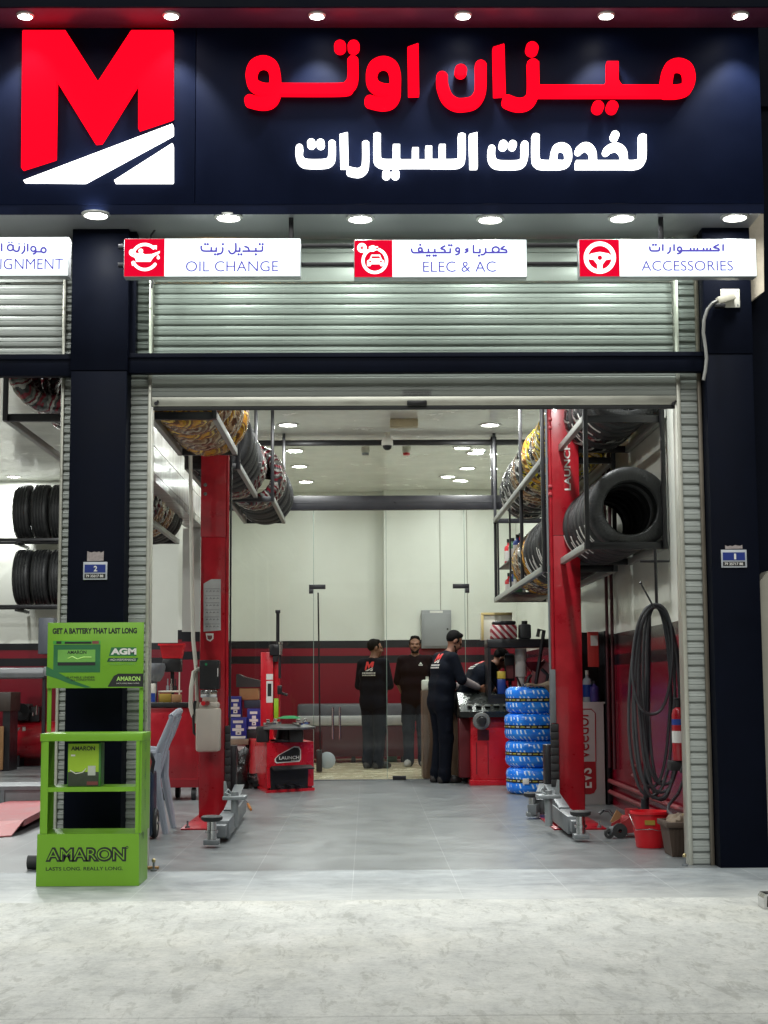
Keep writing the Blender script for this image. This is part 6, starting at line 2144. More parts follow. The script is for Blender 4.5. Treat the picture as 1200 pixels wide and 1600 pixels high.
# ------------------------------------------------------------------ right of the bay
# advertising stand with a vertical brand panel
Yv = G(930, 1258).y
vd = thing('display_stand', 'white and red oil display stand with a vertical name, behind the right lift post', 'display stand', (P(915, 1258, Yv).x, Yv, 0))
pbox(MB(), 886, 943, 1097, 1258, Yv, .03, 0, .004).build('front_panel', mat('dull_white_panel', S(186, 182, 180), 0.5, var=.05), vd)
a, b = P(886, 1097, Yv + .03), P(943, 986, Yv + .03)
xr_ = b.x
MB().box(xr_ + .001, xr_ + .025, Yv, Yv + .42, 0, b.z).box(a.x - .02, a.x, Yv, Yv + .42, 0, b.z).box(a.x, xr_, Yv + .4, Yv + .42, 0, b.z).build('side_panel', BLACKM, vd)
MB().box(a.x + .001, xr_, Yv + .031, Yv + .39, a.z - .02, a.z, 0, .003).build('shelf_board', WHITEP, vd)
pbox(MB(), 919, 935, 987, 1042, Yv + .0, .02, 0, .003).build('header_strip', mat('coral_red', S(196, 60, 56), .45), vd)
pbox(MB(), 923, 934, 993, 1009, Yv - .003, .002).build('header_print', PAPER, vd)
red_print = mat('deep_red_print', S(156, 24, 34), .45)
# rounded outline, lower red field, lettering
mb = MB()
pts = [P(x, y, Yv - .003) for x, y in ((893, 1108), (924, 1108), (930, 1114), (931, 1190))]
mb.tube(pts, .005, 5)
mb.build('panel_outline', red_print, vd)
a, b, c, d, e, f = [P(x, y, Yv) for x, y in ((890, 1190), (931, 1190), (932, 1232), (928, 1239), (922, 1241), (890, 1241))]
MB().prism([(q.x, Yv - .003, q.z) for q in (a, b, c, d, e, f)], (0, .002, 0)).build('red_field', red_print, vd)
a, b = P(921, 1185, Yv), P(898, 1117, Yv)
mb = MB()
text(mb, 'veedol', (a.x, Yv - .0035, a.z), (0, 0, 1), (-1, 0, 0), b.z - a.z, a.x - b.x, bold=.0)
mb.build('name_lettering', red_print, vd)
a, b = P(925, 1231, Yv), P(904, 1200, Yv)
mb = MB()
text(mb, 'EVS', (a.x, Yv - .0045, a.z), (0, 0, 1), (-1, 0, 0), b.z - a.z, a.x - b.x, bold=.02)
mb.build('field_lettering', PAPER, vd)
zb_ = P(920, 1097, Yv + .03).z
for i, (px, m, h, lab, cp) in enumerate(((918, mat('clear_plastic', S(170, 176, 186), .2), .30, 'clear water bottle with a pale cap on the display stand', WHITEP), (928, mat('violet_plastic', S(70, 60, 130), .3), .2, 'violet bottle beside the clear bottle on the display stand', BLACKP))):
    c = P(px, 1097, Yv + .12)
    bottle('water_bottle', lab, c.x, Yv + .12 - .05 * i, zb_ + .001, .045, h, m, cp, 'bottles on the display stand', band=BLU if i == 0 else None)
# wall pipes and conduits
def pipe(name, pts, r, m, label, cat='pipe', group=None):
    return one(MB().tube(pts, r, 10), name, m, label, cat, group)
PINK = mat('faded_red_paint', S(140, 62, 66), .45, var=.2, scale=10)
XP = XRW - .03
p0, p1 = PX(944, 1216, XP), PX(1090, 1276, XP)
pipe('wall_pipe', [(XP, p1.y - .6, (p0.z + p1.z) / 2), (XP, 18.2, (p0.z + p1.z) / 2)], .022, PINK, 'upper of two faded red pipes low along the right wall', group='low wall pipes')
p0 = PX(944, 1233, XP)
pipe('wall_pipe', [(XP, p1.y - .6, p0.z), (XP, 18.2, p0.z)], .022, PINK, 'lower of two faded red pipes low along the right wall', group='low wall pipes')
for px, lab in ((951, 'dark vertical conduit on the right wall, nearer the display stand'), (959, 'dark vertical conduit on the right wall, nearer the hose coil')):
    q = PX(px, 1100, XP)
    pipe('conduit', [(XP, q.y, .35), (XP, q.y, ZC - .01)], .016, mat('conduit_maroon', S(70, 24, 34), .4), lab, 'conduit', 'vertical conduits')
q = PX(995, 1200, XP)
vl = thing('pipe_valve', 'red valve with two taps on the right wall', 'valve', (XP, q.y, .3))
za, zb_ = PX(995, 1196, XP).z, PX(995, 1228, XP).z
MB().cyl((XP, q.y, zb_), (XP, q.y, za), .016).build('stem', PINK, vl)
for z in (za, (za + zb_) / 2):
    MB().cyl((XP - .02, q.y - .12, z), (XP - .02, q.y + .12, z), .014).build('tap_lever', PINK, vl)
# hose coil hanging from the rack on a rod
YH = 11.3
hk = P(1026, 946, YH)
rd = thing('hose_hook', 'thin black hanging rod with a cross bar under the right rack', 'hook', (hk.x, YH, hk.z))
MB().cyl((P(1024, 870, YH).x, YH, P(1024, 858, YH).z), (hk.x, YH, hk.z), .012, n=10).tube([hk, hk + Vector((.01, -.03, -.03)), hk + Vector((.02, -.06, -.0))], .011, 8).build('rod', BLACKM, rd)
a, b = P(1000, 877, YH), P(1046, 877, YH)
MB().cyl(a, b, .009, n=8).build('cross_bar', BLACKM, rd)
hs = thing('hose_coil', 'long black rubber hose coiled and hung on the rod by the right jamb', 'hose', (hk.x, YH, hk.z))
HOSE = mat('black_rubber_hose', S(58, 60, 64), .38, var=.2, scale=10)
rg = random.Random(21)
loops = [(981, 1052, 1244, 0), (988, 1046, 1230, .03), (1000, 1066, 1238, -.03), (1008, 1058, 1250, .05), (987, 1049, 1116, -.07), (1014, 1051, 1222, .07), (993, 1063, 1248, -.05), (1004, 1070, 1226, .02)]
for xa, xb, yb_, dy in loops:
    top = 946 + rg.uniform(-3, 4)
    pts = []
    N = 40
    for i in range(N):
        a = tau * i / N
        t_ = (1 - cos(a)) / 2                 # 0 at the top, 1 at the bottom
        wdt = (sin(pi * min(1, t_ * 1.0)) ** .75) if t_ < .995 else 0
        xm_ = 1024 + ((xa + xb) / 2 - 1024) * min(1, 1.5 * t_)
        px = xm_ + (xb - xa) / 2 * math.copysign(1, sin(a)) * abs(sin(a)) ** .8
        py = top + (yb_ - top) * t_
        pts.append(P(px, py, YH + dy + .015 * sin(3 * a)))
    MB().tube(pts, .0118, 8, closed=True).build('hose_loop', HOSE, hs)
tail = [P(*q) for q in ((1063, 1190, YH - .1), (1070, 1180, YH - .12), (1071, 1210, YH - .14), (1060, 1240, YH - .1), (1045, 1258, YH - .3), (1044, 1268, YH - .6), (1052, 1276, YH - .8), (1066, 1277, YH - .9))]
MB().tube([Vector(crom([(p.x, p.z) for p in tail])[i * 6 if i < 7 else -1] + (0,)) if False else p for i, p in enumerate(tail)], .012, 8).build('hose_tail', HOSE, hs)
a, b = P(1013, 965, YH + .09), P(1008, 1262, YH + .09)
one(MB().cyl((a.x, YH + .09, a.z), (b.x, YH + .09, .02), .022, n=14).cyl((b.x, YH + .09, .0), (b.x, YH + .09, .3), .03, n=14), 'standing_tube', mat('dark_tube', S(30, 32, 38), .4), 'thick dark tube standing upright inside the hose coil', 'tube')
a, b = P(1001, 911, YH - .1), P(1022, 950, YH - .1)
one(MB().cyl(a, b, .007, n=8).lathe([(.001, -.014), (.014, 0), (.001, .014)], a, n=10), 'air_wand', BLACKM, 'thin black air wand stuck up out of the hose coil', 'air wand')
# extinguisher half hidden by the jamb
YE = 10.62
c = P(1061, 1140, YE)
fe = thing('fire_extinguisher', 'red fire extinguisher half hidden behind the right shutter guide', 'fire extinguisher', (c.x, YE, P(1073, 1188, YE).z))
zb_, zt_ = P(1073, 1188, YE).z, P(1073, 1105, YE).z
r_ = 11 / px_per_m(YE)
MB().lathe([(.001, zb_), (r_ * .9, zb_), (r_, zb_ + .02), (r_, zt_ - .05), (r_ * .8, zt_ - .015), (r_ * .35, zt_), (.001, zt_)], (c.x, YE, 0), n=26).build('cylinder', RED, fe)
MB().lathe([(r_ * 1.01, zb_ + .12), (r_ * 1.01, zb_ + .2)], (c.x, YE, 0), n=26).build('label_band', PAPER, fe)
MB().lathe([(r_ * 1.01, zt_ - .12), (r_ * 1.01, zt_ - .08)], (c.x, YE, 0), n=26).build('label_band', BLU, fe)
MB().cyl((c.x, YE, zt_), (c.x, YE, zt_ + .05), .02).box(c.x - .03, c.x + .04, YE - .012, YE + .012, zt_ + .05, zt_ + .065, 0, .004).build('valve', BLACKM, fe)
MB().tube([(c.x + .02, YE - .02, zt_ + .03), (c.x + .07, YE - .06, zt_ - .05), (c.x + .06, YE - .07, zb_ + .1), (c.x - .01, YE - .07, zb_ - .08)], .011, 8).build('hose', RUBBER, fe)
MB().box(c.x - .07, c.x + .1, YE - .02, YE + .1, zb_ - .07, zb_ - .002, 0, .006).build('bracket', BLACKP, fe)
q = PX(1079, 1208, XRW - .01)
one(MB().box(XRW - .016, XRW - .001, q.y - .06, q.y + .06, q.z - .09, q.z + .09, 0, .006), 'wall_socket', WHITEP, 'white wall socket low on the right wall near the guide', 'socket')
# trolley jack
Yj = G(985, 1310).y
jk = thing('trolley_jack', 'dark red trolley jack on small wheels left of the red bucket', 'jack', (P(980, 1310, Yj).x, Yj + .2, 0))
JR = mat('dirty_red', S(150, 42, 46), .45, var=.3, scale=12)
a, b = P(962, 1300, Yj), P(1002, 1268, Yj)
mb = MB()
for y in (Yj + .02, Yj + .2):
    mb.prism([(a.x, y, .03), (b.x + .08, y, .05), (b.x + .08, y, .16), (b.x - .02, y, .2), (a.x + .09, y, .14), (a.x, y, .09)], (0, .012, 0))
mb.box(a.x + .05, b.x + .06, Yj + .033, Yj + .2, .05, .07)
mb.build('side_frame', JR, jk)
MB().box(a.x + .06, b.x + .0, Yj + .06, Yj + .17, .07, .16, 0, .02).cyl((a.x + .14, Yj + .11, .16), (a.x + .14, Yj + .11, .21), .05).cyl((b.x - .02, Yj + .04, .12), (b.x - .02, Yj - .02, .12), .02).build('ram', JR, jk)
for x, r_ in ((a.x + .03, .055), (a.x - .05, .035), (b.x + .05, .04)):
    MB().lathe([(.015, -.02), (r_, -.018), (r_, .018), (.015, .02)], (x, Yj, r_ + .001), axis='y', n=20, closed=True).build('wheel', RUBBER, jk)
MB().cyl((a.x - .05, Yj + .0, .055), (a.x + .04, Yj + .05, .07), .03).build('front_axle', STEEL, jk)
hp = [P(960, 1277, Yj + .3), P(952, 1267, Yj + .45), P(943, 1266, Yj + .5), P(936, 1272, Yj + .5)]
MB().tube([(a.x + .08, Yj + .25, .12)] + hp, .011, 8).build('handle', BLACKM, jk)
MB().prism([(a.x + .0, Yj + .24, .1), (a.x + .14, Yj + .24, .02), (a.x + .16, Yj + .24, .1), (a.x + .05, Yj + .24, .19)], (0, .02, 0)).build('wooden_block', CARD, jk)
# red bucket
c = G(1020, 1326)
rb_, rt_ = 21 / px_per_m(c.y), 29 / px_per_m(c.y)
hbk = P(1015, 1269, c.y).z
ybk = c.y + rb_
bu = thing('bucket', 'open red plastic bucket with a wire handle by the right jamb', 'bucket', (c.x, ybk, 0))
MB().lathe([(.001, 0), (rb_, 0), (rb_ + .004, .01), (rt_ - .004, hbk - .02), (rt_ + .008, hbk - .018), (rt_ + .008, hbk), (rt_ - .008, hbk), (rb_ - .006, .014), (.001, .012)], (c.x, ybk, .001), n=40).build('pail', REDP, bu)
MB().tube([(c.x - rt_ - .01, ybk, hbk - .02), (c.x - rt_ * .9, ybk - rt_ * .75, hbk - .12), (c.x - rt_ * .1, ybk - rt_ * 1.05, hbk * .55), (c.x + rt_ * .3, ybk - rt_ * 1.02, hbk * .5), (c.x + rt_ * .85, ybk - rt_ * .65, hbk * .65), (c.x + rt_ + .01, ybk, hbk - .02)], .004, 6).build('handle', CHROME, bu)
a = R(-100)
mb = MB()
mb.M = Matrix.Translation((c.x + cos(a) * (rt_ - .012), ybk + sin(a) * (rt_ - .008), hbk * .72)) @ Matrix.Rotation(a + pi / 2, 4, 'Z')
mb.box(-.035, .035, -.004, .004, -.016, .016)
mb.build('label', mat('ochre_card', S(150, 124, 40), .7), bu)
# brown crate
a, b, c = G(1057, 1340), G(1088, 1342), G(1040, 1322)
Yk = a.y
x0, x1 = P(1047, 1320, Yk).x, P(1092, 1320, Yk).x
zk = P(1065, 1285, Yk).z
kr = thing('crate', 'dirty brown plastic crate beside the red bucket at the right jamb', 'crate', ((x0 + x1) / 2, Yk + .15, 0))
KR = mat('brown_plastic', S(72, 58, 48), .6, var=.25, scale=9)
tub(x0 - .01, x1 + .01, Yk, Yk + .32, .001, zk, .03).build('tub', KR, kr)
mb = MB()
for k in range(6):
    x = x0 + .03 + k * (x1 - x0 - .06) / 5
    mb.obox((x, Yk + .028, .01), (x, Yk + .004, zk - .05), .012, .012)
mb.build('rib', KR, kr)
MB().box(x0 - .02, x1 + .02, Yk - .012, Yk - .001, zk - .035, zk, 0, .003).box(x0 - .022, x0 - .011, Yk, Yk + .33, zk - .035, zk, 0, .003).build('rim', KR, kr)
one(blob(((x0 + x1) / 2, Yk + .16, zk - .02), .1, .12, .06, 3, flat=False), 'dirty_rags', mat('brown_cloth', S(118, 104, 88), .9), 'dirty rags heaped in the brown crate', 'rags')
q = P(1069, 1278, Yk + .1)
one(MB().box(q.x - .014, q.x + .014, Yk + .08, Yk + .1, q.z - .05, q.z + .03, 0, .004).cyl((q.x, Yk + .09, q.z - .02), (q.x, Yk + .07, q.z - .02), .008), 'padlock', mat('brass', S(180, 164, 120), .35, .7), 'small brass padlock lying on the brown crate', 'padlock')
# shutter bolts on the floor
for px, py, lab in ((1070, 1353, 'upright brass floor bolt by the right shutter guide'), (240, 1361, 'upright floor bolt at the foot of the green stand')):
    c = G(px, py)
    t = thing('floor_bolt', lab, 'bolt', (c.x, c.y, 0), 'shutter floor bolts')
    MB().cyl((c.x, c.y, 0.001), (c.x, c.y, .012), .02, n=12).cyl((c.x, c.y, .012), (c.x, c.y, .055), .007, n=8).build('pin', STEEL, t)
    MB().lathe([(.001, .05), (.011, .055), (.012, .07), (.001, .08)], (c.x, c.y, 0), n=12).build('knob', mat('brass', S(180, 164, 120), .35, .7), t)
a, b = G(229, 1358), G(238, 1360)
one(MB().box(a.x, b.x + .03, a.y - .02, a.y + .03, .001, .016, 0, .003), 'wood_offcut', mat('raw_wood', S(150, 116, 70), .7), 'short strip of raw wood behind the green stand', 'wood')
c = G(50, 1360)
ck = one(MB().cyl((c.x - .035, c.y + .04, .045), (c.x + .05, c.y + .04, .045), .044, n=24), 'wheel_roller', RUBBER, 'black rubber roller on the floor left of the green stand', 'roller')
# red tool on the near rack
c = P(1056, 833, 11.7)
at = thing('impact_wrench', 'red cylinder with a white end on the right rack corner', 'tool', (c.x, 11.7, c.z - .045))
MB().cyl((c.x - .02, 11.7, c.z), (c.x + .09, 11.7, c.z), .045, n=18).build('body', REDP, at)
MB().cyl((c.x - .05, 11.7, c.z), (c.x - .021, 11.7, c.z), .032, n=18).build('end_cap', WHITEP, at)
MB().box(c.x - .1, c.x + .12, 11.755, 11.86, c.z - .075, c.z - .047, 0, .004).build('cradle', BLACKM, at)

# ------------------------------------------------------------------ neighbouring bay on the left
cp = G(40, 1199)
Yq = cp.y
ac = thing('air_compressor', 'red horizontal air compressor tank with a black pump in the neighbouring bay', 'air compressor', (P(45, 1199, Yq).x, Yq, 0))
zc_ = P(45, 1157, Yq).z
r_ = 29 / px_per_m(Yq)
x0, x1 = P(14, 1157, Yq).x, P(120, 1157, Yq).x
MB().lathe([(.001, x0 - .08), (r_ * .6, x0 - .06), (r_ * .9, x0 - .02), (r_, x0 + .03), (r_, x1 - .03), (r_ * .9, x1 + .02), (.001, x1 + .08)], (0, Yq + .26, zc_), axis='x', n=32).build('tank', RED, ac)
for x in (x0 + .1, x1 - .1):
    MB().box(x - .03, x + .03, Yq + .1, Yq + .42, 0, zc_ - r_ * .8).build('leg', BLACKM, ac)
mb = pbox(MB(), 22, 46, 1100, 1127, Yq + .1, .3, 0, .03)
pbox(mb, 46, 62, 1104, 1128, Yq + .12, .25, 0, .02)
for k in range(5):
    c = P(34, 1112, Yq + .08)
    mb.lathe([(.07 + .02 * (k % 2), k * .012)], c) if False else None
mb.build('pump', BLACKP, ac)
c = P(34, 1112, Yq + .09)
MB().lathe([(.02, 0), (.1, -.01), (.12, -.02), (.12, -.05), (.1, -.05), (.02, -.03)], (c.x, Yq + .09, c.z), axis='y', n=24, closed=True).build('flywheel', BLACKM, ac)
c = P(57, 1110, Yq + .1)
MB().cyl((c.x, Yq + .1, c.z - .06), (c.x, Yq + .1, c.z + .07), .02).cyl((c.x - .05, Yq + .1, c.z - .08), (c.x - .05, Yq + .1, c.z - .03), .015).build('air_valve', CHROME, ac)
pbox(MB(), 35, 40, 1136, 1142, Yq - .005, .003).build('tank_label', PAPER, ac)
a = P(18, 1140, Yq)
mb = MB()
a, b = P(16, 1145, Yq - .005), P(32, 1137, Yq - .005)
mb.prism([(a.x, Yq - .004, a.z), (b.x - .06, Yq - .004, a.z), (b.x, Yq - .004, b.z), (a.x + .04, Yq - .004, b.z)], (0, .003, 0))
mb.build('tank_flash', STEEL, ac)
Yd = G(10, 1205).y
ds = thing('dark_desk', 'dark desk cropped by the photo edge in the neighbouring bay', 'desk', (P(0, 1205, Yd).x, Yd, 0))
a, b = P(-60, 1082, Yd), P(17, 1082, Yd)
MB().box(a.x, b.x, Yd, Yd + .6, a.z - .26, a.z, 0, .01).build('desk_top', mat('dark_wood', S(52, 42, 36), .5, var=.2), ds)
for x in (a.x + .05, b.x - .06):
    MB().box(x - .05, x + .05, Yd + .03, Yd + .5, 0, a.z - .261).build('leg', BLACKM, ds)
c = P(0, 1195, Yd - .1)
one(pbox(MB(), -30, 5, 1135, 1203, Yd - .06, .05, 0, .004), 'leaning_cardboard', CARD, 'sheet of cardboard leaning against the dark desk', 'cardboard')
Yb2 = 19.5
zb_ = P(30, 1061, Yb2).z
a, b = P(-60, 1061, Yb2), P(72, 1043, Yb2)
pd = thing('padded_bar', 'long grey padded bar on a dark stand in the neighbouring bay', 'padded bar', ((a.x + b.x) / 2, Yb2, 0))
MB().box(a.x, b.x, Yb2, Yb2 + .22, a.z, b.z, 0, .06).box(b.x - .03, b.x + .01, Yb2 - .01, Yb2 + .23, a.z + .03, b.z + .01, 0, .01).build('padding', mat('grey_vinyl', S(112, 114, 116), .4, bump=.3, bscale=12), pd)
MB().box(b.x - .06, b.x - .02, Yb2 + .08, Yb2 + .14, 0, a.z + .01).build('leg', BLACKM, pd)
MB().box(a.x + .1, a.x + .14, Yb2 + .08, Yb2 + .14, 0, a.z + .01).build('leg', BLACKM, pd)
one(pbox(MB(), 59, 84, 965, 1022, 21.0, .3, 0, .01), 'wall_locker', mat('slate_enamel', S(78, 82, 90), .45, var=.06), 'slate grey locker high on the wall beside the green stand', 'locker')
# grey platform and red ramp
Yg = G(30, 1272).y
pf = thing('lift_platform', 'grey steel platform step in the neighbouring bay', 'platform', (P(20, 1272, Yg).x, Yg, 0))
GRP = mat('grey_floor_paint', S(118, 122, 124), .5, var=.12)
a, b = P(-60, 1230, Yg), P(64, 1230, Yg)
MB().box(a.x, b.x, Yg, Yg + .7, 0.001, a.z, 0, .006).build('platform_body', GRP, pf)
MB().box(P(4, 1230, Yg).x - .01, P(4, 1230, Yg).x + .02, Yg - .012, Yg - .001, 0, a.z).box(a.x, b.x, Yg - .014, Yg - .002, a.z - .03, a.z + .006).build('edge_trim', STEEL, pf)
rp = thing('red_ramp', 'low faded red drive-on ramp in the neighbouring bay', 'ramp', (P(40, 1290, 12).x, 12.3, 0))
RPM = mat('faded_red_deck', S(150, 78, 82), .55, var=.2, scale=5, bump=.1, bscale=40)
t0, t1, t2, t3 = PZ(-80, 1288, .07), PZ(37, 1281, .10), PZ(97, 1250, .13), PZ(70, 1238, .13)
t4 = PZ(-80, 1275, .1)
e0, e1 = PZ(-80, 1312, .012), PZ(18, 1305, .012)
mb = MB()
top = [t4, t3, t2, t1, t0]
mb.prism([Vector((p.x, p.y, p.z)) for p in top], (0, 0, -.05))
mb.build('deck', RPM, rp)
mb = MB().prism([t0, t1, e1, e0], (0, 0, -.01))
mb.build('toe_plate', mat('pale_red_deck', S(176, 104, 104), .5, var=.15), rp)

# ------------------------------------------------------------------ green battery display stand
GREEN = mat('lime_green_board', S(108, 160, 30), .42, var=.05, scale=3)
GREEND = mat('mid_green_print', S(38, 104, 60), .45, var=.08)
YS = G(130, 1385).y
YSB = YS + .34
st = thing('battery_stand', 'lime green battery display stand with open shelves and a printed header board', 'display stand', (P(136, 1385, YS).x, YS, 0))
bx0, bx1 = P(56, 1380, YS).x, P(217, 1380, YS).x
zb1 = P(136, 1303, YS).z
tp = .012
MB().prism([(bx0, YS, 0.001), (bx1, YS, .001), (bx1 - .003, YS, zb1), (bx0 + .003, YS, zb1)], (0, .345, 0)).build('base_box', GREEN, st)
zt1, zt2 = P(136, 1158, YS).z, P(136, 1146, YS).z
# stiles, side panels, shelves
xl0, xl1, xr0, xr1 = P(63, 1220, YS).x, P(75, 1220, YS).x, P(212, 1220, YS).x, P(221, 1220, YS).x
MB().box(xl0, xl0 + .012, YS + .01, YSB, zb1 + .002, zt1 - .001).box(xl0 + .0125, xl1, YS, YS + .012, zb1 + .002, zt1 - .001).build('side_panel', GREEN, st)
MB().box(xr1 - .012, xr1, YS + .01, YSB, zb1 + .002, zt1 - .001).box(xr0, xr1 - .0125, YS, YS + .012, zb1 + .002, zt1 - .001).build('side_panel', GREEN, st)
MB().box(xl0 - .004, xr1 + .004, YS - .003, YSB, zt1, zt2, 0, .002).build('top_shelf', GREEN, st)
zsh = P(136, 1231, YS).z
MB().box(xl0 + .013, xr1 - .013, YS + .014, YSB - .02, zsh - .02, zsh, 0, .001).box(xl1 + .001, xr0 - .001, YS + .001, YS + .012, zsh - .022, zsh + .004).build('shelf_board', GREEN, st)
# header board on two posts
zh0, zh1 = P(150, 1075, YSB).z, P(150, 973, YSB).z
hx0, hx1 = P(74, 1020, YSB - .03).x, P(224, 1020, YSB - .03).x
MB().box(hx0, hx1, YSB - .03, YSB - .01, zh0, zh1, 0, .001).build('header_board', GREEN, st)
for x in (hx0 + .001, hx1 - .025):
    MB().box(x, x + .024, YSB - .0095, YSB, zt2 + .001, zh1 - .02).build('post', GREEN, st)
YHB = YSB - .0315
tx = lambda t, x0, y0, x1, y1, b, m, nm, Y=YHB: text_px(MB(), t, x0, y0, x1, y1, Y, bold=b).build(nm, m, st)
tx('GET A BATTERY THAT LAST LONG', 82, 981.5, 214, 990.5, .045, INK, 'slogan_lettering')
# printed battery
pr_ = pbox(MB(), 83, 157, 1007, 1051, YHB + .0005, .001)
bt_ = pr_.build('battery_picture', GREEND, st)
pbox(MB(), 83, 157, 1001, 1006.5, YHB + .0005, .001).build('picture_lid', mat('bright_green_print', S(70, 160, 60), .45), bt_)
mb = pbox(MB(), 88, 96, 1002, 1006, YHB - .0008, .001)
pbox(mb, 101, 143, 1002.5, 1006, YHB - .0008, .001)
mb.build('picture_terminals', INK, bt_)
pbox(MB(), 144, 154.5, 1001.5, 1006, YHB - .0008, .001).build('picture_red_cap', mat('dark_red_print', S(120, 60, 60), .5), bt_)
pbox(MB(), 90, 149, 1015, 1034.5, YHB - .0008, .001).build('picture_label', mat('pale_green_print', S(110, 168, 74), .45), bt_)
mb = pbox(MB(), 90, 149, 1035, 1040, YHB - .0008, .001)
mb.build('picture_label_foot', INK, bt_)
tx('AMARON', 105, 1016.5, 135, 1022, .025, INK, 'picture_lettering', YHB - .0012)
mb = MB()
pts = [P(x, y, YHB - .0012) for x, y in ((106, 1029), (113, 1026), (121, 1030), (130, 1027), (143, 1027))]
mb.tube(pts, .004, 4)
mb.build('picture_swoosh', mat('lime_print', S(170, 214, 110), .45), bt_)
# AGM mark
tx('AGM', 173, 1013, 213, 1023, .05, PAPER, 'agm_lettering', YHB - .0012)
mb = MB().prism([P(*q, YHB) for q in ((170, 1025), (174, 1011.5), (213, 1011.5), (213, 1025))], (0, .0006, 0))
mb.build('agm_shadow', GREEND, st)
MB().prism([P(*q, YHB) for q in ((167, 1034), (170, 1028), (216, 1028), (213, 1034))], (0, .0006, 0)).build('agm_bar', mat('deep_green_print', S(16, 70, 44), .45), st)
tx('HIGH PERFORMANCE', 172, 1029.4, 212, 1032.6, .0, PAPER, 'agm_bar_lettering', YHB - .0012)
tx('VRLA BATTERY', 170, 1036, 212, 1039, .03, mat('pale_green_print', S(110, 168, 74), .45), 'agm_small_lettering', YHB - .0012)
# swoosh and black corner
MB().prism([P(*q, YHB) for q in ((72, 1041), (84, 1047), (100, 1056), (118, 1065), (143, 1074), (133, 1074.5), (108, 1068), (88, 1060), (72, 1055))], (0, .0006, 0)).build('green_swoosh', GREEND, st)
MB().prism([P(*q, YHB) for q in ((168, 1073), (178, 1056), (185, 1052.5), (224, 1052.5), (224, 1073))], (0, .0006, 0)).build('corner_panel', INK, st)
tx('AMARON', 182, 1057, 219, 1064, .025, mat('lime_print', S(150, 196, 60), .45), 'corner_lettering', YHB - .0012)
tx('LASTS LONG. REALLY LONG.', 182, 1066.8, 218, 1068.6, .0, PAPER, 'corner_small_lettering', YHB - .0012)
tx('SUITABLE UNDER', 104, 1057, 148, 1060, .01, INK, 'claim_lettering', YHB - .0012)
tx('ALL CONDITIONS', 110, 1061, 148, 1064, .01, INK, 'claim_lettering', YHB - .0012)
# base lettering: outlined letters
tx('AMARON', 71, 1324, 197, 1347, .075, INK, 'name_lettering', YS - .0015)
tx('AMARON', 74, 1327, 194, 1344, -.012, GREEN, 'name_inline', YS - .003)
tx('LASTS LONG. REALLY LONG.', 71.5, 1355, 192, 1360.5, .012, INK, 'small_lettering', YS - .0015)
c = P(198.5, 1324, YS - .002)
MB().lathe([(.004, 0), (.008, 0), (.008, .0006), (.004, .0006)], (c.x, YS - .002, c.z), axis='y', n=16, closed=True).build('registered_mark', INK, st)
mb = MB()
xs_ = xr1 + .0015
for k in range(5):
    z0 = .25 + k * .17
    text(mb, ('AMARON', 'LASTS LONG')[k % 2], (xs_ if z0 > zb1 else bx1 + .0015, YS + .13, z0), (0, 0, 1), (0, 1, 0), .12, .045, bold=.01)
mb.build('side_lettering', GREEND, st)
# battery carton on the shelf
a, b = P(105, 1224, YS + .1), P(158, 1161, YS + .1)
a.z = zsh
bc = thing('battery_carton', 'green and yellow battery carton standing on the green stand shelf', 'box', ((a.x + b.x) / 2, YS + .1, zsh))
h = b.z - a.z
MB().box(a.x, b.x, YS + .1, YS + .22, zsh + .001, b.z, 0, .002).build('carton', mat('carton_green', S(60, 120, 50), .45), bc)
MB().box(a.x + .004, b.x - .012, YS + .0975, YS + .0993, zsh + h * .34, b.z - .004).build('front_print', mat('carton_lime', S(150, 184, 40), .45, var=.1), bc)
MB().box(a.x + .004, b.x - .012, YS + .0975, YS + .0993, zsh + .004, zsh + h * .335).build('dark_print', mat('carton_dark', S(50, 58, 44), .5, var=.3, scale=30), bc)
text(MB(), 'AMARON', (a.x + .02, YS + .0965, zsh + h * .83), (1, 0, 0), (0, 0, 1), (b.x - a.x) * .72, h * .1, bold=.03).build('name_lettering', INK, bc)
MB().box(a.x + .12, b.x - .03, YS + .0955, YS + .0968, zsh + h * .26, zsh + h * .48, 0).build('pale_picture', mat('pale_picture', S(176, 180, 170), .5), bc)
mb = MB()
mb.tube([(a.x + .015, YS + .0965, zsh + h * .38), (a.x + .05, YS + .0965, zsh + h * .30), (a.x + .09, YS + .0965, zsh + h * .33), (a.x + .11, YS + .0965, zsh + h * .42)], .003, 4)
mb.build('white_arc', PAPER, bc)
MB().box(b.x - .08, b.x - .015, YS + .0955, YS + .0968, zsh + .01, zsh + h * .12).build('red_tab', mat('dark_red_print', S(120, 60, 60), .5), bc)
MB().box(a.x + .02, a.x + .045, YS + .0955, YS + .0968, zsh + h * .7, zsh + h * .74).build('price_tag', PAPER, bc)

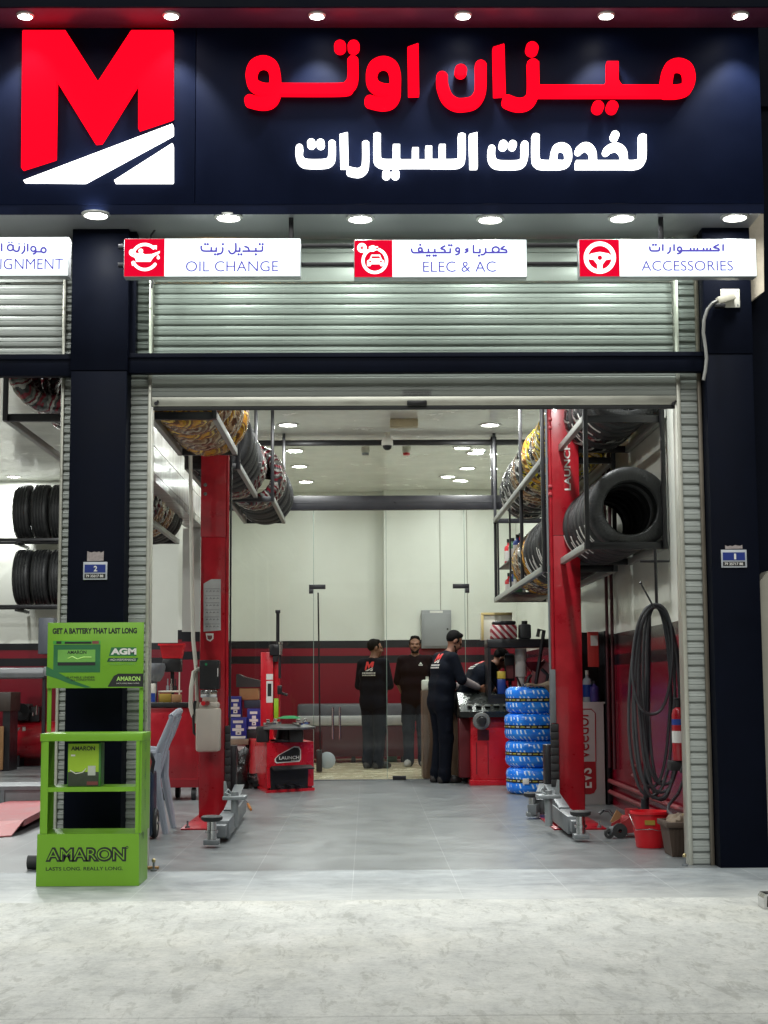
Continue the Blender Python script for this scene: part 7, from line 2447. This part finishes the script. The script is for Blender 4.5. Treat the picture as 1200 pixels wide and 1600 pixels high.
# ------------------------------------------------------------------ number plates, socket, cable on the pillars
def plate(x0, x1, y0, y1, num, small, lab, lab2, tx0, ty0, tx1, ty1):
    Y = YF - .0045
    a, b = P(x0, y1, Y), P(x1, y0, Y)
    t = thing('number_plate', lab, 'number plate', ((a.x + b.x) / 2, Y, a.z), 'door number plates')
    MB().box(a.x, b.x, Y - .008, Y, a.z, b.z, 0, .002).build('plate_frame', mat('plate_silver', S(176, 180, 186), .4), t)
    w, h = b.x - a.x, b.z - a.z
    MB().box(a.x + .06 * w, b.x - .07 * w, Y - .0095, Y - .0082, a.z + .40 * h, a.z + .85 * h).build('number_field', mat('plate_blue', S(20, 44, 120), .4), t)
    text(MB(), num, (a.x + w * (.5 if num == '1' else .44), Y - .0105, a.z + .46 * h), (1, 0, 0), (0, 0, 1), w * (.08 if num == '1' else .15), h * .32, bold=.03).build('number', PAPER, t)
    MB().box(a.x + .06 * w, b.x - .07 * w, Y - .0095, Y - .0082, a.z + .08 * h, a.z + .33 * h).build('code_field', INK, t)
    text(MB(), small, (a.x + .12 * w, Y - .0105, a.z + .13 * h), (1, 0, 0), (0, 0, 1), w * .72, h * .15, bold=.02).build('code', PAPER, t)
    a, b = P(tx0, ty1, Y), P(tx1, ty0, Y)
    rg = random.Random(int(num))
    mb = MB()
    pts = [(a.x, a.z), (b.x, a.z + .003)] + [(b.x - (b.x - a.x) * k / 7 + rg.uniform(-.002, .002), b.z + rg.uniform(-.006, .004)) for k in range(8)]
    mb.prism([(x, Y - .002, z) for x, z in pts], (0, .002, 0))
    one(mb, 'torn_sticker', mat('grey_paper', S(150, 140, 138), .8, var=.25, scale=60), lab2, 'sticker', 'torn sticker remnants')
plate(130, 168, 878, 906, '2', '79 35017 88', 'blue door number plate 2 on the left black pillar', 'torn paper sticker above door number 2', 136, 862, 162, 877)
plate(1127, 1166, 859, 887, '1', '79 35717 88', 'blue door number plate 1 on the right black pillar', 'torn paper strip above door number 1', 1133, 852, 1160, 858)
Y = YF - .006
a, b = P(1126, 481, Y), P(1155, 452, Y)
sc_ = thing('power_socket', 'white outdoor socket with a plug pushed in, high on the right pillar', 'socket', ((a.x + b.x) / 2, Y, a.z))
MB().box(a.x, b.x, Y - .012, Y, a.z, b.z, 0, .004).build('faceplate', WHITEP, sc_)
mb = MB()
for u, v in ((.12, .12), (.88, .12), (.12, .88), (.88, .88)):
    mb.cyl((a.x + (b.x - a.x) * u, Y - .0125, a.z + (b.z - a.z) * v), (a.x + (b.x - a.x) * u, Y - .014, a.z + (b.z - a.z) * v), .005, n=8)
mb.build('screw', STEEL, sc_)
p0, p1 = P(1147, 462, Y - .03), P(1121, 471, Y - .05)
MB().obox(p0, p1, .05, .05, 0, bev=.008).build('plug', mat('pale_plug', S(190, 186, 170), .4), sc_)
p1a = P(1125, 474, Y - .07)
MB().box(p1a.x - .03, p1a.x + .035, Y - .075, Y - .02, p1a.z - .025, p1a.z - .001, 0, .005).build('adaptor', BLACKP, sc_)
cb = [P(*q) for q in ((1121, 470, Y - .05), (1113, 474, Y - .05), (1105, 484, Y - .045), (1100, 500, Y - .04), (1099, 520, Y - .03), (1102, 540, Y - .03), (1104, 560, Y - .03), (1102, 580, Y - .03), (1099, 594, Y - .03))]
cbs = []
for i in range(len(cb) - 1):
    for k in range(4):
        cbs.append(cb[i].lerp(cb[i + 1], k / 4))
one(MB().tube(cbs + [cb[-1]], .0105, 8), 'power_cable', mat('pale_grey_cable', S(128, 128, 124), .45), 'pale grey cable hanging down from the plug on the right pillar', 'cable')
# thin black sign cable behind the OIL CHANGE sign
cb = [P(*q) for q in ((236, 330, YF + .03), (238, 342, YF + .03), (247, 348, YF + .03), (252, 353, YF + .03), (243, 358, YF + .03), (236, 368, YF + .03), (237, 400, YF + .03), (238, 440, YF + .03), (237, 450, YF + .03))]
one(MB().tube(cb, .007, 6), 'sign_cable', BLACKP, 'thin black cable curling above the left end of the OIL CHANGE sign', 'cable')
# things cropped by the right edge of the photo
a, b = P(1191, 1352, YF + .1), P(1260, 885, YF + .1)
wp = thing('upright_board', 'pale upright board with a rounded top at the right photo edge', 'panel', (a.x + .1, YF + .1, 0))
MB().prism([(a.x + .03, YF + .06, 0.001), (b.x, YF + .06, .001), (b.x, YF + .06, b.z), (a.x + .09, YF + .06, b.z - .03), (a.x + .03, YF + .06, b.z - .1)], (0, .18, 0)).build('panel_body', mat('yellowed_white', S(140, 136, 124), .5, var=.1), wp)
c = G(1198, 1421)
bp_ = thing('bumper_corner', 'small chrome edged black plate on the ground at the right photo edge', 'plate', (c.x, c.y, 0))
a, b = G(1198, 1421), G(1198, 1403)
MB().prism([(a.x - .012, a.y, .002), (a.x + .3, a.y, .002), (a.x + .3, a.y, .075), (a.x - .002, a.y, .075), (a.x - .014, a.y, .055)], (0, .12, 0)).build('edge', CHROME, bp_)
MB().prism([(a.x + .002, a.y - .003, .012), (a.x + .3, a.y - .003, .012), (a.x + .3, a.y - .003, .065), (a.x + .006, a.y - .003, .065)], (0, .0025, 0)).build('face', BLACKP, bp_)
# ------------------------------------------------------------------ people: one continuous skin per body
def sdf_mesh(prims, res, k=0.03):
    """prims: (label, kind, data, k) -> smooth union, meshed by surface nets. Returns verts, quads, label per quad"""
    lo, hi = np.full(3, 1e9), np.full(3, -1e9)
    for lb, kd, d, kk in prims:
        if kd == 'cap':
            for p, r in ((d[0], d[2]), (d[1], d[3])):
                lo = np.minimum(lo, np.array(p) - r)
                hi = np.maximum(hi, np.array(p) + r)
        else:
            lo = np.minimum(lo, np.array(d[0]) - max(d[1]))
            hi = np.maximum(hi, np.array(d[0]) + max(d[1]))
    lo -= 3 * res
    hi += 3 * res
    n = np.ceil((hi - lo) / res).astype(int) + 1
    ax = [lo[i] + res * np.arange(n[i]) for i in range(3)]
    D = np.full(n, 1.0, np.float32)
    LD = np.full(n, 1.0, np.float32)
    L = np.zeros(n, np.int8)
    for lb, kd, d, kk in prims:
        if kd == 'cap':
            a, b, ra, rb = np.array(d[0], float), np.array(d[1], float), d[2], d[3]
            plo, phi = np.minimum(a - ra, b - rb), np.maximum(a + ra, b + rb)
        else:
            c, r = np.array(d[0], float), np.array(d[1], float)
            m = max(r)
            plo, phi = c - m, c + m
        pad = kk + 4 * res
        i0 = np.clip(((plo - pad - lo) / res).astype(int), 0, n - 1)
        i1 = np.clip(((phi + pad - lo) / res).astype(int) + 2, 1, n)
        sl = tuple(slice(i0[q], i1[q]) for q in range(3))
        X, Y, Z = np.meshgrid(*[ax[q][sl[q]] for q in range(3)], indexing='ij')
        if kd == 'cap':
            e = b - a
            t = np.clip(((X - a[0]) * e[0] + (Y - a[1]) * e[1] + (Z - a[2]) * e[2]) / (e @ e + 1e-9), 0, 1)
            dist = np.sqrt((X - a[0] - t * e[0]) ** 2 + (Y - a[1] - t * e[1]) ** 2 + (Z - a[2] - t * e[2]) ** 2) - (ra + (rb - ra) * t)
        else:
            Rm = d[2] if len(d) > 2 else None
            px, py, pz = X - c[0], Y - c[1], Z - c[2]
            if Rm is not None:
                px, py, pz = (Rm[0][0] * px + Rm[1][0] * py + Rm[2][0] * pz, Rm[0][1] * px + Rm[1][1] * py + Rm[2][1] * pz, Rm[0][2] * px + Rm[1][2] * py + Rm[2][2] * pz)
            q = np.sqrt((px / r[0]) ** 2 + (py / r[1]) ** 2 + (pz / r[2]) ** 2)
            g = np.sqrt((px / r[0] ** 2) ** 2 + (py / r[1] ** 2) ** 2 + (pz / r[2] ** 2) ** 2) + 1e-6
            dist = q * (q - 1) / g
        cur = D[sl]
        h = np.clip(0.5 + 0.5 * (cur - dist) / kk, 0, 1)
        D[sl] = cur + (dist - cur) * h - kk * h * (1 - h)
        better = dist < LD[sl]
        L[sl] = np.where(better, lb, L[sl])
        LD[sl] = np.minimum(LD[sl], dist)
    ins = D < 0
    c8 = [ins[a:n[0] - 1 + a, b:n[1] - 1 + b, c:n[2] - 1 + c] for a in (0, 1) for b in (0, 1) for c in (0, 1)]
    s = sum(x.astype(np.int8) for x in c8)
    act = (s > 0) & (s < 8)
    ids = np.full(act.shape, -1, np.int64)
    cells = np.argwhere(act)
    ids[act] = np.arange(len(cells))
    acc = np.zeros((len(cells), 3))
    cnt = np.zeros(len(cells))
    for axis in range(3):
        others = [q for q in range(3) if q != axis]
        for a in (0, 1):
            for b in (0, 1):
                o0 = np.zeros(3, int)
                o0[others[0]], o0[others[1]] = a, b
                o1 = o0.copy()
                o1[axis] = 1
                p0, p1 = cells + o0, cells + o1
                d0, d1 = D[tuple(p0.T)], D[tuple(p1.T)]
                cr = (d0 < 0) != (d1 < 0)
                t = np.where(cr, d0 / np.where(cr, d0 - d1, 1), 0)
                pt = p0 + t[:, None] * (p1 - p0)
                acc[cr] += pt[cr]
                cnt[cr] += 1
    verts = lo + res * acc / cnt[:, None]
    quads, labs = [], []
    for axis in range(3):
        u, v = [q for q in range(3) if q != axis]
        sl0 = [slice(1, n[q] - 1) for q in range(3)]
        sl1 = list(sl0)
        sl0[axis] = slice(0, n[axis] - 1)
        sl1[axis] = slice(1, n[axis])
        a_, b_ = ins[tuple(sl0)], ins[tuple(sl1)]
        e = np.argwhere(a_ != b_)
        if not len(e):
            continue
        off = np.array([sl0[q].start for q in range(3)])
        g = e + off
        du, dv = np.zeros(3, int), np.zeros(3, int)
        du[u], dv[v] = 1, 1
        q = [ids[tuple((g - du - dv).T)], ids[tuple((g - dv).T)], ids[tuple(g.T)], ids[tuple((g - du).T)]]
        quads.append(np.stack(q, 1))
        gi = g.copy()
        labs.append(L[tuple(g.T)])
    return verts, np.concatenate(quads), np.concatenate(labs)


SKIN = mat('brown_skin', S(128, 88, 68), .5, var=.08, scale=12)
SHIRT = mat('black_work_shirt', S(13, 18, 28), .85, var=.2, scale=9, bump=.5, bscale=14, spec=.15)
TROUS = mat('black_work_trousers', S(11, 15, 24), .9, var=.2, scale=9, bump=.5, bscale=11, spec=.12)
SHOE = mat('black_shoe', S(34, 32, 30), .5, var=.2)
HAIR = mat('black_hair', S(9, 8, 8), .7, var=.3, scale=30, bump=.5, bscale=80, spec=.15)
SLEEVE = mat('grey_sleeve', S(150, 140, 138), .75, var=.1)
EYEM = mat('dark_eye', S(18, 14, 14), .2)
LIPM = mat('lip', S(96, 56, 52), .5)
LOGO_RED = mat('red_print', S(214, 40, 40), .5)


def V3(*a):
    return np.array(a, float)


def person(label, loc, yaw, J, mats, head_dir=(0, 0), beard=False, group='workers in black', sleeve='short', logo=True, hands=True, chest_logo=False, res=0.0085):
    """J: joints in the person's own frame (x right, y forward, z up)"""
    d = dict(pelvis=V3(0, 0, .95), waist=V3(0, .0, 1.10), chest=V3(0, .0, 1.28), neck=V3(0, -.01, 1.47), head=V3(0, .03, 1.62),
             shl=V3(-.175, -.01, 1.42), shr=V3(.175, -.01, 1.42), ell=V3(-.23, -.03, 1.14), elr=V3(.23, -.03, 1.14), wrl=V3(-.23, .08, .90), wrr=V3(.23, .08, .90),
             hipl=V3(-.09, 0, .92), hipr=V3(.09, 0, .92), knl=V3(-.10, .03, .50), knr=V3(.10, .03, .50), anl=V3(-.10, -.02, .09), anr=V3(.10, -.02, .09), toel=V3(-.13, .15, .035), toer=V3(.13, .15, .035))
    d.update({k: np.array(v, float) for k, v in J.items()})
    T = thing('person', label, 'person', loc, group)
    T.rotation_euler = (0, 0, yaw)
    side = d['shr'] - d['shl']
    side /= np.linalg.norm(side)
    hs = d['hipr'] - d['hipl']
    hs /= np.linalg.norm(hs)
    pr = []
    SK, SH, TR, SO, SL = 0, 1, 2, 3, 4
    cap = lambda lb, a, b, ra, rb, k=.03: pr.append((lb, 'cap', (a, b, ra, rb), k))
    # torso
    up = d['neck'] - d['chest']
    up = up / np.linalg.norm(up)
    cap(SH, d['shl'] * .8 + d['shr'] * .2, d['shr'] * .8 + d['shl'] * .2, .072, .072, .05)
    cap(SH, d['chest'] - side * .09, d['chest'] + side * .10, .124, .124, .07)
    cap(SH, d['waist'] - side * .082, d['waist'] + side * .09, .128, .128, .07)
    cap(SH, d['pelvis'] - hs * .075 + V3(0, 0, .0), d['pelvis'] + hs * .075, .122, .122, .07)
    cap(SH, d['pelvis'] - hs * .08 - V3(0, 0, .07), d['pelvis'] + hs * .08 - V3(0, 0, .07), .118, .118, .05)
    cap(SH, d['chest'] + up * .08, d['neck'] - up * .02, .10, .062, .05)
    # neck, head
    hd = d['head']
    cap(SK, d['neck'] - up * .02, hd - V3(0, 0, .05), .056, .052, .02)
    yw, pt = head_dir
    Rh = np.array(Matrix.Rotation(yw, 3, 'Z') @ Matrix.Rotation(pt, 3, 'X'))
    hp = lambda x, y, z: hd + Rh @ V3(x, y, z)
    ell = lambda lb, c, r, k=.02: pr.append((lb, 'ell', (c, r, Rh), k))
    ell(SK, hp(0, -.012, .03), (.074, .092, .088), .02)
    ell(SK, hp(0, .022, -.04), (.056, .066, .072), .03)
    ell(SK, hp(0, .06, -.088), (.03, .026, .022), .025)
    cap(SK, hp(0, .086, .022), hp(0, .104, -.022), .009, .014, .012)
    for s in (-1, 1):
        cap(SK, hp(s * .018, .1 - .012, -.024), hp(s * .012, .094, -.024), .009, .009, .01)
        cap(SK, hp(s * .048, .07, .028), hp(s * .014, .084, .024), .010, .010, .015)
        ell(SK, hp(s * .074, -.008, .0), (.012, .022, .034), .008)
        ell(SK, hp(s * .038, .062, -.03), (.024, .022, .022), .02)
    cap(SK, hp(-.018, .082, -.052), hp(.018, .082, -.052), .010, .010, .012)
    # arms
    for q in 'lr':
        sh, el, wr = d['sh' + q], d['el' + q], d['wr' + q]
        cap(SH, sh, el, .074, .06, .03)
        fl = {'short': SK, 'long': SH, 'grey': SL}[sleeve]
        if fl == SK:
            cap(SK, sh * .3 + el * .7, el, .046, .045, .015)
            cap(SK, el, wr, .044, .029, .02)
        else:
            cap(fl, el, el * .15 + wr * .85, .052, .041, .02)
            cap(SK, el * .3 + wr * .7, wr, .034, .029, .012)
        dr = wr - el
        dr /= np.linalg.norm(dr)
        inner = V3(1 if q == 'l' else -1, 0, 0)
        nrm = inner - dr * (inner @ dr)
        nrm /= np.linalg.norm(nrm)
        sd = np.cross(dr, nrm)
        if sd[1] < 0 and abs(sd[1]) > .3 or (abs(sd[1]) <= .3 and sd[2] < 0):
            sd = -sd                           # thumb side: forward / up
        if hands:
            for u in (-.028, -.009, .010, .028):
                cap(SK, wr + dr * .02 + sd * u * .8, wr + dr * .088 + sd * u, .016, .0125, .012)
            for i, (u, ln) in enumerate(((.031, .068), (.0105, .078), (-.0105, .073), (-.031, .056))):
                b0 = wr + dr * .09 + sd * u
                b1 = b0 + (dr * .9 + nrm * .42) * ln * .5
                b2 = b1 + (dr * .55 + nrm * .83) * ln * .5
                cap(SK, b0, b1, .0098, .0088, .003)
                cap(SK, b1, b2, .0088, .0076, .003)
            t0 = wr + dr * .03 + sd * .028
            t1 = t0 + dr * .034 + sd * .03 + nrm * .012
            t2 = t1 + dr * .034 + sd * .004 + nrm * .016
            cap(SK, t0, t1, .0145, .012, .008)
            cap(SK, t1, t2, .0115, .009, .003)
    # legs and shoes
    for q in 'lr':
        hi, kn, an, to = d['hip' + q], d['kn' + q], d['an' + q], d['toe' + q]
        cap(TR, hi, kn, .106, .084, .03)
        cap(TR, kn, an + V3(0, 0, .02), .084, .07, .03)
        cap(TR, an + V3(0, -.005, .03), an + V3(0, .0, -.025), .074, .07, .02)
        fw = to - an
        fw[2] = 0
        fw /= np.linalg.norm(fw)
        cap(SO, an - fw * .04 + V3(0, 0, -.045), to - fw * .05 + V3(0, 0, .012), .046, .044, .02)
        cap(SO, to - fw * .06, to, .042, .034, .02)
        cap(SO, an - fw * .05 + V3(0, 0, -.06), an - fw * .01 + V3(0, 0, -.02), .036, .044, .02)
        out = V3(-1 if q == 'l' else 1, 0, 0)
        pk = hi * .35 + kn * .65 + out * .07
        cap(TR, pk + V3(0, .0, .06), pk + V3(0, .0, -.05), .032, .034, .02)
    verts, quads, labs = sdf_mesh(pr, res)
    verts[:, 2] = np.maximum(verts[:, 2], 0.002)
    me = bpy.data.meshes.new('body')
    me.from_pydata(verts.tolist(), [], quads.tolist())
    for m in mats:
        me.materials.append(m)
    me.polygons.foreach_set('material_index', labs.astype(np.int32))
    me.polygons.foreach_set('use_smooth', [True] * len(quads))
    me.update()
    bm = bmesh.new()
    bm.from_mesh(me)
    bmesh.ops.recalc_face_normals(bm, faces=bm.faces)
    bvh = BVHTree.FromBMesh(bm)
    bm.to_mesh(me)
    bm.free()
    body = bpy.data.objects.new('body', me)
    COL.objects.link(body)
    set_parent(body, T)

    def extra(name, prims, m, r=.006):
        v, qd, lb = sdf_mesh(prims, r)
        x = bpy.data.meshes.new(name)
        x.from_pydata(v.tolist(), [], qd.tolist())
        x.materials.append(m)
        x.polygons.foreach_set('use_smooth', [True] * len(qd))
        bb = bmesh.new()
        bb.from_mesh(x)
        bmesh.ops.recalc_face_normals(bb, faces=bb.faces)
        bb.to_mesh(x)
        bb.free()
        o = bpy.data.objects.new(name, x)
        COL.objects.link(o)
        set_parent(o, T)
        return o
    # hair: a cap over the skull leaving the face free
    hp_ = [(0, 'ell', (hp(0, -.028, .05), (.079, .089, .084), Rh), .02), (0, 'ell', (hp(0, -.046, .022), (.071, .058, .062), Rh), .03), (0, 'cap', (hp(-.04, .03, .105), hp(.04, .03, .105), .02, .02), .03)]
    for s in (-1, 1):
        hp_.append((0, 'cap', (hp(s * .07, .022, .03), hp(s * .069, .02, -.0), .013, .008), .015))
    extra('hair', hp_, HAIR)
    if beard:
        extra('beard', [(0, 'cap', (hp(s * .052, .02, -.05), hp(s * .03, .068, -.095), .016, .018), .02) for s in (-1, 1)] + [(0, 'cap', (hp(-.03, .07, -.098), hp(.03, .07, -.098), .017, .017), .02), (0, 'cap', (hp(-.022, .09, -.040), hp(.022, .09, -.040), .006, .006), .01)], HAIR)
    for s in (-1, 1):
        extra('eye', [(0, 'ell', (hp(s * .031, .079, .008), (.012, .007, .006), Rh), .005)], EYEM, .003)
    extra('lips', [(0, 'ell', (hp(0, .0905, -.055), (.021, .006, .006), Rh), .005)], LIPM, .003)

    def project(mb_fn, name, m, org, ux, uz, dirn):
        """lay a flat print on the cloth by dropping it onto the body along dirn"""
        mb = MB()
        mb_fn(mb)
        n_ok = []
        for i, p in enumerate(mb.v):
            o = Vector(org) + Vector(ux) * p[0] + Vector(uz) * p[2] - Vector(dirn) * .3
            h = bvh.ray_cast(o, Vector(dirn), .8)
            q = (h[0] - Vector(dirn) * .004) if h[0] is not None else o + Vector(dirn) * .3
            mb.v[i] = tuple(q)
        o = mb.build(name, m, T, world=False)
        return o
    if logo:
        n_ = np.cross(up, side)
        n_ /= np.linalg.norm(n_)                 # forward, normal to the back
        org = d['chest'] * .45 + d['neck'] * .55 - n_ * .0
        sx, sz = 0.125 / 237, 0.125 / 237

        def shp(polys, cell=6):
            def f(mb):
                g = glyph_mesh(polys, cell, lambda x, y: Vector(((x - 152) * sx, 0, (165 - y) * sz)), 0)
                k = [fc for fc in g.f]
                nf = len(g.v) // 2
                mb.add(g.v[:nf], [fc for fc in k if max(fc) < nf], 0)
            return f
        project(shp([('p', M_POLY)]), 'logo_letter', LOGO_RED, org, side, up, n_)
        project(shp([('p', [(35, 282), (270, 193), (270, 208), (132, 283)]), ('p', [(176, 283), (270, 223), (270, 283)])]), 'logo_road', PAPER, org, side, up, n_)
        bars = []
        for r_ in range(2):
            x = -.10
            rg = random.Random(r_ + 3)
            while x < .10:
                w = rg.uniform(.012, .035)
                bars.append((x, min(x + w, .11), -.098 - .030 * r_))
                x += w + .006

        def lines(mb):
            for x0, x1, z in bars:
                k = 4
                for i in range(k):
                    a, b = x0 + (x1 - x0) * i / k, x0 + (x1 - x0) * (i + 1) / k
                    mb.add([(a, 0, z), (b, 0, z), (b, 0, z + .017), (a, 0, z + .017)], [(0, 1, 2, 3)])
        project(lines, 'logo_lettering', PAPER, org, side, up, n_)
    if chest_logo:
        n_ = np.cross(up, side)
        org = d['chest'] * .6 + d['neck'] * .4 + V3(-.08, 0, 0)

        def lines(mb):
            mb.add([(-.03, 0, -.02), (.03, 0, -.02), (.03, 0, -.008), (-.03, 0, -.008)], [(0, 1, 2, 3)])
            mb.add([(-.02, 0, 0), (.02, 0, 0), (.0, 0, .03)], [(0, 1, 2)])
        project(lines, 'chest_print', PAPER, org, side, up, -n_)
    return T


WM = [SKIN, SHIRT, TROUS, SHOE, SLEEVE]
# worker behind the glass, back to the camera, hands together in front, looking right
p = G(584, 1201)
person('worker in black seen from behind through the glass, hands together in front', (p.x, p.y, .004), R(-32), dict(
    shl=(-.175, .0, 1.42), shr=(.175, .0, 1.42), ell=(-.245, .02, 1.12), elr=(.245, .02, 1.12), wrl=(-.09, .25, 1.09), wrr=(.07, .27, 1.12),
    toel=(-.11, .16, .035), toer=(.15, .15, .035), anl=(-.085, -.02, .09), anr=(.085, -.02, .09), knl=(-.09, .02, .5), knr=(.09, .02, .5), head=(.01, .035, 1.625)), WM, head_dir=(R(-42), R(-4)), sleeve='long')
# worker at the balancer, facing right, head bent
p = G(692, 1223)
person('worker in black with grey sleeves bending his head over the wheel balancer', (p.x, p.y, 0), R(-66), dict(
    pelvis=(0, -.02, .97), waist=(0, .0, 1.13), chest=(0, .03, 1.31), neck=(0, .085, 1.49), head=(.0, .165, 1.635),
    shl=(-.18, .05, 1.44), shr=(.18, .05, 1.44), ell=(-.22, .13, 1.15), elr=(.25, .13, 1.19), wrl=(-.10, .40, 1.08), wrr=(.18, .40, 1.09),
    hipl=(-.09, -.02, .94), hipr=(.09, -.02, .94), knl=(-.09, .02, .51), knr=(.10, .0, .51), anl=(-.08, -.04, .09), anr=(.11, -.03, .09), toel=(-.1, .14, .035), toer=(.14, .14, .035)), WM, head_dir=(R(-10), R(-32)), sleeve='grey', beard=True)
# man behind the glass, facing the camera
p = G(650, 1198)
person('bearded man in a dark shirt behind the glass facing the entrance', (p.x, p.y, .004), R(176), dict(
    shl=(-.18, .0, 1.47), shr=(.18, .0, 1.47), neck=(0, -.01, 1.52), head=(0, .025, 1.68), chest=(0, .0, 1.33), waist=(0, 0, 1.14), pelvis=(0, 0, .98),
    ell=(-.25, -.05, 1.18), elr=(.25, -.05, 1.18), wrl=(-.16, -.15, .99), wrr=(.17, -.14, .98), hipl=(-.09, 0, .96), hipr=(.09, 0, .96), knl=(-.1, .03, .52), knr=(.1, .03, .52)),
    [SKIN, mat('plum_black_shirt', S(24, 14, 20), .85, var=.15, bump=.4, bscale=16, spec=.15), mat('charcoal_trousers', S(30, 34, 44), .85, var=.15, spec=.15), mat('pale_shoe', S(150, 148, 144), .5), SLEEVE], beard=True, logo=False, chest_logo=True)
# worker bent forward beyond the balancer
Y4 = YGL - .33
x4 = P(733, 1200, Y4).x
person('worker in black bent forward beyond the wheel balancer, head down', (x4, Y4, 0), R(-78), dict(
    pelvis=(0, -.06, .95), waist=(0, .02, 1.09), chest=(0, .13, 1.24), neck=(0, .27, 1.37), head=(0, .40, 1.43),
    shl=(-.18, .22, 1.33), shr=(.18, .22, 1.33), ell=(-.22, .34, 1.08), elr=(.22, .36, 1.08), wrl=(-.12, .52, .98), wrr=(.12, .54, .98),
    hipl=(-.09, -.06, .92), hipr=(.09, -.06, .92)), WM, head_dir=(0, R(-50)), sleeve='short')
